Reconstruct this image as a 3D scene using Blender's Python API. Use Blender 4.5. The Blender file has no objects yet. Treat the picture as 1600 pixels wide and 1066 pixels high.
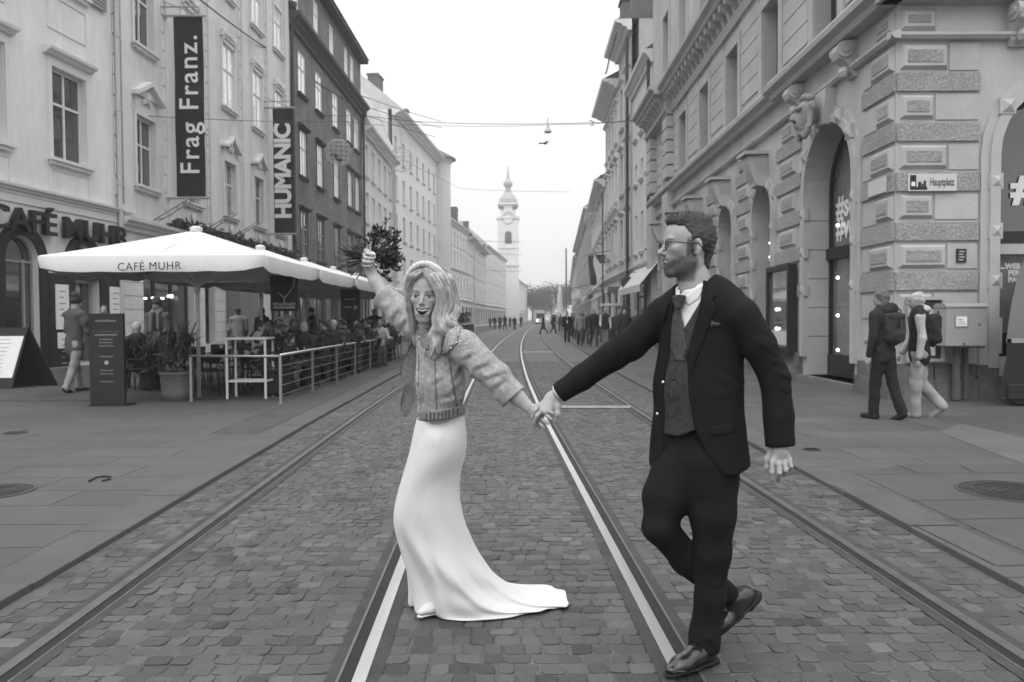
import bpy, math, random, time
import numpy as np
from mathutils import Vector, Matrix
S = bpy.context.scene
COL = S.collection
R = math.radians
T0 = time.time()
# ------------------------------------------------------------------ camera
FPX, CX, CY, HORIZ, CAMZ = 1200.0, 800.0, 533.0, 498.0, 1.41
PITCH, ROLL = math.atan((CY - HORIZ) / FPX), R(0.35)
cd = bpy.data.cameras.new('camera'); cam = bpy.data.objects.new('camera', cd); COL.objects.link(cam)
cd.sensor_width = 36.0; cd.lens = FPX / 1600 * 36; cd.clip_start = 0.1; cd.clip_end = 3000
CAMM = Matrix.Translation((0, 0, CAMZ)) @ Matrix.Rotation(R(90) - PITCH, 4, 'X') @ Matrix.Rotation(-ROLL, 4, 'Z')
cam.matrix_world = CAMM
cd.dof.use_dof = True; cd.dof.focus_distance = 3.4; cd.dof.aperture_fstop = 5.6
S.camera = cam
# ------------------------------------------------------------------ sky, sun, exposure
w = bpy.data.worlds.new('World'); S.world = w; w.use_nodes = True
nt = w.node_tree; nt.nodes.clear()
def wn(t): return nt.nodes.new(t)
wo = wn('ShaderNodeOutputWorld'); bg = wn('ShaderNodeBackground')
sky = wn('ShaderNodeTexSky'); sky.sky_type = 'NISHITA'; sky.sun_disc = False
SUN_EL, SUN_AZ = R(52), R(200)          # behind the camera, a little to its left
sky.sun_elevation = SUN_EL; sky.sun_rotation = SUN_AZ
bw = wn('ShaderNodeRGBToBW'); nt.links.new(sky.outputs[0], bw.inputs[0])
tc = wn('ShaderNodeTexCoord'); sx = wn('ShaderNodeSeparateXYZ'); nt.links.new(tc.outputs['Generated'], sx.inputs[0])
cr = wn('ShaderNodeMapRange'); cr.inputs[1].default_value = 0.30; cr.inputs[2].default_value = 0.85
cr.inputs[3].default_value = 10.0; cr.inputs[4].default_value = 22.0; cr.interpolation_type = 'SMOOTHSTEP'
nt.links.new(sx.outputs[2], cr.inputs[0])   # overcast: cloud deck brightest overhead
cn = wn('ShaderNodeTexNoise'); cn.inputs['Scale'].default_value = 2.2; cn.inputs['Detail'].default_value = 4
nt.links.new(tc.outputs['Generated'], cn.inputs[0])
cm = wn('ShaderNodeMapRange'); cm.inputs[3].default_value = 0.95; cm.inputs[4].default_value = 1.05
nt.links.new(cn.outputs[0], cm.inputs[0])
m1 = wn('ShaderNodeMath'); m1.operation = 'MULTIPLY'; nt.links.new(cr.outputs[0], m1.inputs[0]); nt.links.new(cm.outputs[0], m1.inputs[1])
m2 = wn('ShaderNodeMath'); m2.operation = 'MULTIPLY_ADD'; nt.links.new(bw.outputs[0], m2.inputs[0]); m2.inputs[1].default_value = 0.12
nt.links.new(m1.outputs[0], m2.inputs[2]); nt.links.new(m2.outputs[0], bg.inputs[0])
bg.inputs[1].default_value = 0.1
nt.links.new(bg.outputs[0], wo.inputs[0])
sl = bpy.data.lights.new('sun', 'SUN'); sl.energy = 0.8; sl.angle = R(40); sl.color = (1, 1, 1)
so = bpy.data.objects.new('sun', sl); COL.objects.link(so)
sdir = Vector((math.sin(SUN_AZ) * math.cos(SUN_EL), math.cos(SUN_AZ) * math.cos(SUN_EL), math.sin(SUN_EL)))
so.rotation_euler = sdir.to_track_quat('Z', 'Y').to_euler(); so.location = (0, -10, 30)
S.view_settings.view_transform = 'Standard'; S.view_settings.look = 'None'; S.view_settings.gamma = 1
S.view_settings.use_curve_mapping = False; S.view_settings.exposure = 0.12
S.cycles.use_denoising = True
S.cycles.max_bounces = 6; S.cycles.diffuse_bounces = 3; S.cycles.glossy_bounces = 3
S.cycles.transparent_max_bounces = 8; S.cycles.volume_bounces = 0
S.cycles.caustics_reflective = False; S.cycles.caustics_refractive = False
# ------------------------------------------------------------------ pixel <-> place
_M3 = np.array(CAMM.to_3x3())
def ray(px, py): return _M3 @ np.array([(px - CX) / FPX, -(py - CY) / FPX, -1.0])
def W(px, py, d):
    r = ray(px, py); t = d / r[1]; return np.array([0, 0, CAMZ]) + r * t
def G(px, py, z=0.0):
    r = ray(px, py); t = (z - CAMZ) / r[2]; return np.array([0, 0, CAMZ]) + r * t
# ------------------------------------------------------------------ mesh building
class MB:
    def __init__(s): s.v = []; s.f = []; s.m = []; s.c = None
    def face(s, pts, m=0):
        n = len(s.v); s.v += [tuple(p) for p in pts]; s.f.append(tuple(range(n, n + len(pts)))); s.m.append(m)
    def add(s, v, f, m=0):
        n = len(s.v); s.v += [tuple(p) for p in v]; s.f += [tuple(i + n for i in q) for q in f]; s.m += [m] * len(f)
    def hexa(s, p, m=0):   # p: 8 pts, bottom 4 ccw then top 4
        s.add(p, [(3, 2, 1, 0), (4, 5, 6, 7), (0, 1, 5, 4), (1, 2, 6, 5), (2, 3, 7, 6), (3, 0, 4, 7)], m)
    def box(s, x0, x1, y0, y1, z0, z1, m=0):
        s.hexa([(x0, y0, z0), (x1, y0, z0), (x1, y1, z0), (x0, y1, z0), (x0, y0, z1), (x1, y0, z1), (x1, y1, z1), (x0, y1, z1)], m)
    def fbox(s, F, u0, u1, w0, w1, z0, z1, m=0):   # facade frame: u along, w outwards, z up
        s.hexa([F(u0, w1, z0), F(u1, w1, z0), F(u1, w0, z0), F(u0, w0, z0), F(u0, w1, z1), F(u1, w1, z1), F(u1, w0, z1), F(u0, w0, z1)], m)
    def fprof(s, F, u0, u1, prof, m=0):   # prof: closed [(w,z)] swept along u
        n = len(prof); a = [F(u0, w_, z_) for w_, z_ in prof]; b = [F(u1, w_, z_) for w_, z_ in prof]
        s.add(a + b, [(i, (i + 1) % n, n + (i + 1) % n, n + i) for i in range(n)] + [tuple(range(n - 1, -1, -1)), tuple(range(n, 2 * n))], m)
    def tube(s, pts, rad, n=8, m=0, caps=True):
        pts = [np.array(p, float) for p in pts]; k = len(pts)
        if not hasattr(rad, '__len__'): rad = [rad] * k
        base = len(s.v); up = None
        for i in range(k):
            d = pts[min(i + 1, k - 1)] - pts[max(i - 1, 0)]; d = d / (np.linalg.norm(d) + 1e-9)
            if up is None:
                up = np.array([0, 0, 1.0]) if abs(d[2]) < .9 else np.array([1.0, 0, 0])
            a = np.cross(d, up); a /= (np.linalg.norm(a) + 1e-9); b = np.cross(a, d); up = b
            for j in range(n):
                t = 2 * math.pi * j / n; s.v.append(tuple(pts[i] + rad[i] * (a * math.cos(t) + b * math.sin(t))))
        for i in range(k - 1):
            for j in range(n):
                s.f.append((base + i * n + j, base + i * n + (j + 1) % n, base + (i + 1) * n + (j + 1) % n, base + (i + 1) * n + j)); s.m.append(m)
        if caps:
            s.f.append(tuple(base + j for j in range(n - 1, -1, -1))); s.m.append(m)
            s.f.append(tuple(base + (k - 1) * n + j for j in range(n))); s.m.append(m)
    def lathe(s, c, prof, n=20, m=0):   # prof [(r,z)]
        base = len(s.v); k = len(prof)
        for r, z in prof:
            for j in range(n):
                t = 2 * math.pi * j / n; s.v.append((c[0] + r * math.cos(t), c[1] + r * math.sin(t), c[2] + z))
        for i in range(k - 1):
            for j in range(n):
                s.f.append((base + i * n + j, base + i * n + (j + 1) % n, base + (i + 1) * n + (j + 1) % n, base + (i + 1) * n + j)); s.m.append(m)
        s.f.append(tuple(base + j for j in range(n - 1, -1, -1))); s.m.append(m)
        s.f.append(tuple(base + (k - 1) * n + j for j in range(n))); s.m.append(m)
    def ball(s, c, r, n=10, m=0):
        if not hasattr(r, '__len__'): r = (r, r, r)
        base = len(s.v); k = n // 2
        for i in range(1, k):
            p = math.pi * i / k
            for j in range(n):
                t = 2 * math.pi * j / n
                s.v.append((c[0] + r[0] * math.sin(p) * math.cos(t), c[1] + r[1] * math.sin(p) * math.sin(t), c[2] + r[2] * math.cos(p)))
        a = len(s.v); s.v += [(c[0], c[1], c[2] + r[2]), (c[0], c[1], c[2] - r[2])]
        for i in range(k - 2):
            for j in range(n):
                s.f.append((base + i * n + j, base + (i + 1) * n + j, base + (i + 1) * n + (j + 1) % n, base + i * n + (j + 1) % n)); s.m.append(m)
        for j in range(n):
            s.f.append((a, base + j, base + (j + 1) % n)); s.m.append(m)
            q = base + (k - 2) * n; s.f.append((a + 1, q + (j + 1) % n, q + j)); s.m.append(m)
    def build(s, name, mats, parent=None, smooth=False, bevel=0, auto=None):
        off = np.array(parent_loc(parent)) if parent is not None else np.zeros(3)
        v = np.array(s.v, float).reshape(-1, 3) - off
        me = bpy.data.meshes.new(name); me.from_pydata(v.tolist(), [], s.f)
        mats = mats if isinstance(mats, (list, tuple)) else [mats]
        for q in mats: me.materials.append(q)
        if len(mats) > 1: me.polygons.foreach_set('material_index', s.m)
        if s.c is not None:
            a = me.color_attributes.new('Col', 'FLOAT_COLOR', 'POINT')
            c = np.ones((len(s.v), 4), np.float32); c[:, :3] = np.array(s.c, np.float32)[:, None]; a.data.foreach_set('color', c.ravel())
        if smooth: me.polygons.foreach_set('use_smooth', [True] * len(me.polygons))
        me.update()
        o = bpy.data.objects.new(name, me); COL.objects.link(o)
        if parent is not None: o.parent = parent
        if bevel:
            b = o.modifiers.new('bevel', 'BEVEL'); b.width = bevel; b.segments = 2; b.limit_method = 'ANGLE'; b.angle_limit = R(40)
        return o
def build_split(mb, name, mats, parent=None, **k):   # every separate piece becomes a mesh of its own
    p = list(range(len(mb.v)))
    def find(i):
        while p[i] != i: p[i] = p[p[i]]; i = p[i]
        return i
    for f in mb.f:
        a = find(f[0])
        for i in f[1:]: p[find(i)] = a
    g = {}
    for f in mb.f: g.setdefault(find(f[0]), []).append(f)
    for fs in g.values():
        ids = sorted({i for f in fs for i in f}); mp = {i: j for j, i in enumerate(ids)}
        m_ = MB(); m_.v = [mb.v[i] for i in ids]; m_.f = [tuple(mp[i] for i in f) for f in fs]; m_.m = [0] * len(fs); m_.build(name, mats, parent, **k)
def parent_loc(p):
    l = Vector((0, 0, 0))
    while p is not None: l += p.location; p = p.parent
    return l
def tag(o, label=None, cat=None, group=None, kind=None):
    if label: o['label'] = label
    if cat: o['category'] = cat
    if group: o['group'] = group
    if kind: o['kind'] = kind
    return o
def thing(name, label, cat, loc, group=None):
    o = bpy.data.objects.new(name, None); COL.objects.link(o); o.location = loc; o.empty_display_size = .2
    return tag(o, label, cat, group)
def copy_tree(o, parent=None, loc=None, rz=None):
    c = o.copy(); COL.objects.link(c)
    if parent is not None: c.parent = parent
    if loc is not None: c.location = loc
    if rz is not None: c.rotation_euler = (0, 0, rz)
    for ch in list(o.children): copy_tree(ch, c)
    return c
def frame(A, B, out):
    A = np.array([A[0], A[1]], float); B = np.array([B[0], B[1]], float); L = np.linalg.norm(B - A); u = (B - A) / L
    n = np.array([-u[1], u[0]])
    if np.dot(n, out) < 0: n = -n
    def F(a, b, z): p = A + u * a + n * b; return (p[0], p[1], z)
    F.A, F.u, F.n, F.L = A, u, n, L
    def U(px, py=500, w=0.0):   # where the sight line of a photo column meets this facade
        r = ray(px, py); M_ = np.array([[r[0], -u[0]], [r[1], -u[1]]]); q = A + n * w
        t, s_ = np.linalg.solve(M_, q); return s_
    def Z(px, py, w=0.0):
        r = ray(px, py); M_ = np.array([[r[0], -u[0]], [r[1], -u[1]]]); q = A + n * w
        t, s_ = np.linalg.solve(M_, q); return CAMZ + t * r[2]
    F.U, F.Z = U, Z
    return F
# ------------------------------------------------------------------ materials (the photograph is black and white)
MATS = {}
def M(name, v, rough=.8, var=0.0, scale=3.0, bump=0.0, bscale=40.0, metal=0.0, spec=.3, var2=0.0, scale2=30.0, emit=0.0, attr=False, stretch=(1, 1, 1), coat=0.0, wave=None, trans=0.0, sheen=0.0):
    if name in MATS: return MATS[name]
    m = bpy.data.materials.new(name); m.use_nodes = True; t = m.node_tree; b = t.nodes['Principled BSDF']; L = t.links.new
    b.inputs['Base Color'].default_value = (v, v, v, 1); b.inputs['Roughness'].default_value = rough
    b.inputs['Metallic'].default_value = metal; b.inputs['Specular IOR Level'].default_value = spec
    b.inputs['Coat Weight'].default_value = coat
    b.inputs['Sheen Weight'].default_value = sheen
    if trans: b.inputs['Transmission Weight'].default_value = trans
    co = t.nodes.new('ShaderNodeTexCoord'); mp = t.nodes.new('ShaderNodeMapping'); mp.inputs['Scale'].default_value = stretch
    L(co.outputs['Object'], mp.inputs[0])
    cur = None
    if attr:
        at = t.nodes.new('ShaderNodeVertexColor'); at.layer_name = 'Col'; cur = at.outputs[0]
    def mul(cur, sc, va, det=5.0):
        n = t.nodes.new('ShaderNodeTexNoise'); n.inputs['Scale'].default_value = sc; n.inputs['Detail'].default_value = det; n.inputs['Roughness'].default_value = .6
        L(mp.outputs[0], n.inputs[0])
        r = t.nodes.new('ShaderNodeMapRange'); r.inputs[1].default_value = .3; r.inputs[2].default_value = .7
        r.inputs[3].default_value = 1 - va; r.inputs[4].default_value = 1 + va; L(n.outputs[0], r.inputs[0])
        x = t.nodes.new('ShaderNodeVectorMath'); x.operation = 'SCALE'
        if cur is None: x.inputs[0].default_value = (v, v, v)
        else: L(cur, x.inputs[0])
        L(r.outputs[0], x.inputs['Scale']); return x.outputs[0]
    if var: cur = mul(cur, scale, var)
    if var2: cur = mul(cur, scale2, var2)
    if cur is not None: L(cur, b.inputs['Base Color'])
    if bump:
        n = t.nodes.new('ShaderNodeTexNoise'); n.inputs['Scale'].default_value = bscale; n.inputs['Detail'].default_value = 6; n.inputs['Roughness'].default_value = .65
        L(mp.outputs[0], n.inputs[0]); bp = t.nodes.new('ShaderNodeBump'); bp.inputs['Distance'].default_value = bump; bp.inputs['Strength'].default_value = 1
        L(n.outputs[0], bp.inputs['Height']); L(bp.outputs[0], b.inputs['Normal'])
        if wave:
            wv = t.nodes.new('ShaderNodeTexWave'); wv.inputs['Scale'].default_value = wave; wv.inputs['Distortion'].default_value = 1.0; L(mp.outputs[0], wv.inputs[0])
            ad = t.nodes.new('ShaderNodeMath'); L(n.outputs[0], ad.inputs[0]); L(wv.outputs[0], ad.inputs[1]); L(ad.outputs[0], bp.inputs['Height'])
    if emit:
        b.inputs['Emission Color'].default_value = (1, 1, 1, 1); b.inputs['Emission Strength'].default_value = emit
    MATS[name] = m; return m
def brick_mat(name, v, mortar, bw_, bh, ms, rough=.85, vary=.15, off=.5, bump=.004, scale_noise=2.0, nvar=.15, rot=0.0, sq=1.0, sqf=2):
    m = bpy.data.materials.new(name); m.use_nodes = True; t = m.node_tree; b = t.nodes['Principled BSDF']; L = t.links.new
    g = t.nodes.new('ShaderNodeNewGeometry'); mp = t.nodes.new('ShaderNodeMapping'); mp.inputs['Rotation'].default_value = (0, 0, rot); L(g.outputs['Position'], mp.inputs[0])
    k = t.nodes.new('ShaderNodeTexBrick'); k.inputs['Scale'].default_value = 1; k.inputs['Brick Width'].default_value = bw_; k.inputs['Row Height'].default_value = bh
    k.inputs['Mortar Size'].default_value = ms; k.inputs['Mortar Smooth'].default_value = .3; k.offset = off; k.squash = sq; k.squash_frequency = sqf
    k.inputs['Color1'].default_value = (v * (1 - vary),) * 3 + (1,); k.inputs['Color2'].default_value = (v * (1 + vary),) * 3 + (1,); k.inputs['Mortar'].default_value = (mortar,) * 3 + (1,)
    wob = t.nodes.new('ShaderNodeTexNoise'); wob.inputs['Scale'].default_value = .9; wob.inputs['Detail'].default_value = 1; L(g.outputs['Position'], wob.inputs[0])
    wa = t.nodes.new('ShaderNodeVectorMath'); wa.operation = 'MULTIPLY_ADD'; wa.inputs[1].default_value = (.05, .05, 0); L(wob.outputs['Color'], wa.inputs[0]); L(mp.outputs[0], wa.inputs[2])
    L(wa.outputs[0], k.inputs[0])
    cur = k.outputs[0]
    for sc, va in ((scale_noise, nvar), (60, .10), (.35, .12)):
        n = t.nodes.new('ShaderNodeTexNoise'); n.inputs['Scale'].default_value = sc; n.inputs['Detail'].default_value = 5; L(g.outputs['Position'], n.inputs[0])
        r = t.nodes.new('ShaderNodeMapRange'); r.inputs[1].default_value = .3; r.inputs[2].default_value = .7; r.inputs[3].default_value = 1 - va; r.inputs[4].default_value = 1 + va; L(n.outputs[0], r.inputs[0])
        x = t.nodes.new('ShaderNodeVectorMath'); x.operation = 'SCALE'; L(cur, x.inputs[0]); L(r.outputs[0], x.inputs['Scale']); cur = x.outputs[0]
    vo = t.nodes.new('ShaderNodeTexVoronoi'); vo.inputs['Scale'].default_value = 2.3; vo.inputs['Randomness'].default_value = 1; L(g.outputs['Position'], vo.inputs[0])   # trodden gum and spots
    r = t.nodes.new('ShaderNodeMapRange'); r.inputs[1].default_value = .03; r.inputs[2].default_value = .055; r.inputs[3].default_value = .62; r.inputs[4].default_value = 1; L(vo.outputs['Distance'], r.inputs[0])
    st = t.nodes.new('ShaderNodeTexNoise'); st.inputs['Scale'].default_value = .8; st.inputs['Detail'].default_value = 8; st.inputs['Roughness'].default_value = .7; L(g.outputs['Position'], st.inputs[0])
    r2 = t.nodes.new('ShaderNodeMapRange'); r2.inputs[1].default_value = .55; r2.inputs[2].default_value = .72; r2.inputs[3].default_value = 1; r2.inputs[4].default_value = .68; L(st.outputs[0], r2.inputs[0])
    for q in (r, r2):
        x = t.nodes.new('ShaderNodeVectorMath'); x.operation = 'SCALE'; L(cur, x.inputs[0]); L(q.outputs[0], x.inputs['Scale']); cur = x.outputs[0]
    L(cur, b.inputs['Base Color']); b.inputs['Roughness'].default_value = rough; b.inputs['Specular IOR Level'].default_value = .3
    n2 = t.nodes.new('ShaderNodeTexNoise'); n2.inputs['Scale'].default_value = 90; n2.inputs['Detail'].default_value = 4; L(g.outputs['Position'], n2.inputs[0])
    ma = t.nodes.new('ShaderNodeMath'); ma.operation = 'MULTIPLY_ADD'; L(k.outputs['Fac'], ma.inputs[0]); ma.inputs[1].default_value = -1.0; L(n2.outputs[0], ma.inputs[2])
    bp = t.nodes.new('ShaderNodeBump'); bp.inputs['Distance'].default_value = bump; L(ma.outputs[0], bp.inputs['Height']); L(bp.outputs[0], b.inputs['Normal'])
    return m
def text_mesh(txt, size, depth, name, mat, parent, mat4, bold=0.0, spacing=1.0, align='LEFT', width=None):
    c = bpy.data.curves.new('txt', 'FONT'); c.body = txt; c.size = size; c.extrude = depth / 2; c.offset = bold; c.space_character = spacing; c.align_x = align
    o = bpy.data.objects.new('txt', c); COL.objects.link(o); dg = bpy.context.evaluated_depsgraph_get(); dg.update()
    me = bpy.data.meshes.new_from_object(o.evaluated_get(dg)); bpy.data.objects.remove(o); bpy.data.curves.remove(c)
    v = np.empty(len(me.vertices) * 3); me.vertices.foreach_get('co', v); v = v.reshape(-1, 3)
    if width is not None:
        w_ = v[:, 0].max() - v[:, 0].min(); sc_ = width / w_; v[:, 0] *= sc_
    v = v @ np.array(mat4.to_3x3()).T + np.array(mat4.translation) - np.array(parent_loc(parent))
    me.vertices.foreach_set('co', v.ravel()); me.update()
    me.materials.clear(); me.materials.append(mat)
    p = bpy.data.objects.new(name, me); COL.objects.link(p); p.parent = parent; return p
def basis(o, x, y):
    x = Vector(x).normalized(); y = Vector(y).normalized(); z = x.cross(y)
    return Matrix(((x.x, y.x, z.x, o[0]), (x.y, y.y, z.y, o[1]), (x.z, y.z, z.z, o[2]), (0, 0, 0, 1)))
# ------------------------------------------------------------------ organic shapes: distance fields meshed by surface nets
def A3(p): return np.array(p, float)
class Field:
    def __init__(s, lo, hi, h):
        s.h = h; s.lo = A3(lo); s.n = np.ceil((A3(hi) - s.lo) / h).astype(int) + 1
        s.d = np.full(s.n, 1.0, np.float32)
        s.ax = [s.lo[i] + h * np.arange(s.n[i]) for i in range(3)]
    def _win(s, lo, hi, pad):
        a = np.clip(np.floor((lo - pad - s.lo) / s.h).astype(int), 0, s.n - 1); b = np.clip(np.ceil((hi + pad - s.lo) / s.h).astype(int) + 1, 1, s.n)
        sl = tuple(slice(a[i], b[i]) for i in range(3))
        if min(b - a) <= 0: return None, None
        P = np.stack(np.meshgrid(s.ax[0][sl[0]], s.ax[1][sl[1]], s.ax[2][sl[2]], indexing='ij'), -1)
        return sl, P
    def _mix(s, sl, d, k, op):
        c = s.d[sl]
        if op == 'add':
            if k > 0:
                h = np.clip(.5 + .5 * (c - d) / k, 0, 1); r = c * (1 - h) + d * h - k * h * (1 - h)
            else: r = np.minimum(c, d)
        else:
            if k > 0:
                h = np.clip(.5 - .5 * (c + d) / k, 0, 1); r = c * (1 - h) - d * h + k * h * (1 - h)
            else: r = np.maximum(c, -d)
        s.d[sl] = r
    def cone(s, a, b, ra, rb=None, k=.02, op='add', flat=None, fr=1.0):
        a, b = A3(a), A3(b); rb = ra if rb is None else rb; m = max(ra, rb) * max(1, fr)
        sl, P = s._win(np.minimum(a, b) - m, np.maximum(a, b) + m, k + 2 * s.h)
        if sl is None: return
        q = P - a; ba = b - a; t = np.clip((q @ ba) / (ba @ ba + 1e-12), 0, 1); q = q - t[..., None] * ba
        if flat is not None:
            f = A3(flat); f /= np.linalg.norm(f); q = q + (q @ f)[..., None] * f * (1 / fr - 1)
        d = np.linalg.norm(q, axis=-1) - (ra + (rb - ra) * t)
        s._mix(sl, d, k, op)
    def chain(s, pts, rad, k=.015, **kw):
        for i in range(len(pts) - 1): s.cone(pts[i], pts[i + 1], rad[i], rad[i + 1], k, **kw)
    def ell(s, c, r, k=.02, op='add', rot=None):
        c = A3(c); r = A3(r); m = max(r)
        sl, P = s._win(c - m, c + m, k + 2 * s.h)
        if sl is None: return
        q = P - c
        if rot is not None: q = q @ np.array(rot)      # rows of rot.T = local axes
        k0 = np.linalg.norm(q / r, axis=-1); k1 = np.linalg.norm(q / (r * r), axis=-1) + 1e-9
        s._mix(sl, k0 * (k0 - 1) / k1, k, op)
    def box(s, c, half, rnd=.01, k=.01, op='add', rot=None):
        c = A3(c); half = A3(half); m = np.linalg.norm(half) + rnd
        sl, P = s._win(c - m, c + m, k + 2 * s.h)
        if sl is None: return
        q = P - c
        if rot is not None: q = q @ np.array(rot)
        q = np.abs(q) - half
        d = np.linalg.norm(np.maximum(q, 0), axis=-1) + np.minimum(q.max(-1), 0) - rnd
        s._mix(sl, d, k, op)
    def prism(s, poly, y0, y1, k=0.0, op='add', rnd=0.0):
        """convex-or-not polygon in (x,z), extruded along y from y0 to y1"""
        poly = A3(poly); lo = np.array([poly[:, 0].min(), y0, poly[:, 1].min()]); hi = np.array([poly[:, 0].max(), y1, poly[:, 1].max()])
        sl, P = s._win(lo, hi, k + rnd + 3 * s.h)
        if sl is None: return
        x = P[:, 0, :, 0]; z = P[:, 0, :, 2]; dd = np.full(x.shape, 1e9); sg = np.ones(x.shape)
        n = len(poly)
        for i in range(n):
            a = poly[i]; b = poly[i - 1]; e = b - a; wx = x - a[0]; wz = z - a[1]
            t = np.clip((wx * e[0] + wz * e[1]) / (e @ e + 1e-12), 0, 1)
            dd = np.minimum(dd, (wx - e[0] * t) ** 2 + (wz - e[1] * t) ** 2)
            c1 = z >= a[1]; c2 = z < b[1]; c3 = e[0] * wz > e[1] * wx
            fl = (c1 & c2 & c3) | (~c1 & ~c2 & ~c3); sg = np.where(fl, -sg, sg)
        d2 = (sg * np.sqrt(dd))[:, None, :] - rnd
        yy = P[..., 1]; dy = np.maximum(y0 - yy, yy - y1)
        d = np.maximum(np.broadcast_to(d2, yy.shape), dy)
        s._mix(sl, d, k, op)
    def cut(s, n, p):   # keep the side n points away from
        n = A3(n); n /= np.linalg.norm(n)
        P0 = s.ax[0][:, None, None] * n[0] + s.ax[1][None, :, None] * n[1] + s.ax[2][None, None, :] * n[2] - n @ A3(p)
        s.d = np.maximum(s.d, P0.astype(np.float32))
    def cutat(s, n, p, r):   # plane cut that only acts within r of p
        n = A3(n); n /= np.linalg.norm(n); p = A3(p); sl, P = s._win(p - r, p + r, 0)
        q = P - p; dd = q @ n; near = np.linalg.norm(q, axis=-1) < r
        s.d[sl] = np.where(near, np.maximum(s.d[sl], dd), s.d[sl])
    def wrinkle(s, amp, freq, seed=0, n=7, aniso=(1, 1, 1), fn=None):
        rs = np.random.RandomState(seed); X = s.ax[0][:, None, None]; Y = s.ax[1][None, :, None]; Z = s.ax[2][None, None, :]
        tot = 0
        for i in range(n):
            f = rs.normal(size=3) * A3(aniso); f = f / np.linalg.norm(f) * freq * rs.uniform(.6, 1.8)
            tot = tot + np.sin(f[0] * X + f[1] * Y + f[2] * Z + rs.uniform(0, 6.3))
        tot = tot / math.sqrt(n) * amp
        s.d = (s.d + tot).astype(np.float32)
    def ridge(s, a, b, r, amp):   # a soft crease along a line: raises (amp<0 lowers) the surface near it
        a, b = A3(a), A3(b); sl, P = s._win(np.minimum(a, b) - r * 2, np.maximum(a, b) + r * 2, s.h)
        if sl is None: return
        q = P - a; ba = b - a; t = np.clip((q @ ba) / (ba @ ba), 0, 1); q = q - t[..., None] * ba
        e = np.exp(-(q * q).sum(-1) / (r * r)) * np.sin(np.pi * np.clip(t, .08, .92)); s.d[sl] -= amp * e
    def crease(s, a, b, r, amp):   # fold running from a to b, seen from the front, at whatever depth the cloth lies
        a, b = A3(a)[[0, 2]], A3(b)[[0, 2]]; X = s.ax[0][:, None]; Z = s.ax[2][None, :]; e = b - a
        t = np.clip(((X - a[0]) * e[0] + (Z - a[1]) * e[1]) / (e @ e), 0, 1); dx = X - a[0] - t * e[0]; dz = Z - a[1] - t * e[1]
        s.d -= (amp * np.exp(-(dx * dx + dz * dz) / (r * r)) * np.sin(np.pi * np.clip(t, .06, .94)))[:, None, :].astype(np.float32)
    def shell(s, th): s.d = np.abs(s.d + th) - th
    def mesh(s):
        d = s.d; nx, ny, nz = d.shape
        ins = d < 0; cnt = np.zeros((nx - 1, ny - 1, nz - 1), np.int8)
        for i in (0, 1):
            for j in (0, 1):
                for k in (0, 1): cnt += ins[i:nx - 1 + i, j:ny - 1 + j, k:nz - 1 + k]
        act = np.argwhere((cnt > 0) & (cnt < 8))
        if len(act) == 0: return np.zeros((0, 3)), []
        idx = np.full(cnt.shape, -1, np.int64); idx[tuple(act.T)] = np.arange(len(act))
        cor = np.stack([d[act[:, 0] + i, act[:, 1] + j, act[:, 2] + k] for i in (0, 1) for j in (0, 1) for k in (0, 1)], 1)
        offs = np.array([(i, j, k) for i in (0, 1) for j in (0, 1) for k in (0, 1)], float)
        acc = np.zeros((len(act), 3)); num = np.zeros(len(act))
        for a_ in range(8):
            for bit in (1, 2, 4):
                b_ = a_ | bit
                if b_ == a_: continue
                va, vb = cor[:, a_], cor[:, b_]; m = (va < 0) != (vb < 0)
                t = np.where(m, va / np.where(m, va - vb, 1), 0)
                acc += np.where(m[:, None], offs[a_] + t[:, None] * (offs[b_] - offs[a_]), 0); num += m
        v = s.lo + s.h * (act + acc / num[:, None])
        F = []
        for ax in range(3):
            sh = [slice(None)] * 3; sh2 = [slice(None)] * 3; sh[ax] = slice(0, -1); sh2[ax] = slice(1, None)
            a0 = ins[tuple(sh)]; a1 = ins[tuple(sh2)]; e = np.argwhere(a0 != a1)
            o1, o2 = [(1, 2), (2, 0), (0, 1)][ax]
            ok = (e[:, o1] > 0) & (e[:, o2] > 0) & (e[:, o1] < d.shape[o1] - 1) & (e[:, o2] < d.shape[o2] - 1); e = e[ok]
            if len(e) == 0: continue
            def g(x, y):
                q = e.copy(); q[:, o1] -= x; q[:, o2] -= y; return idx[q[:, 0], q[:, 1], q[:, 2]]
            quad = np.stack([g(1, 1), g(0, 1), g(0, 0), g(1, 0)], 1)
            fl = ~a0[tuple(e.T)]; quad[fl] = quad[fl][:, ::-1]; F.append(quad)
        return v, np.concatenate(F)
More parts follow.
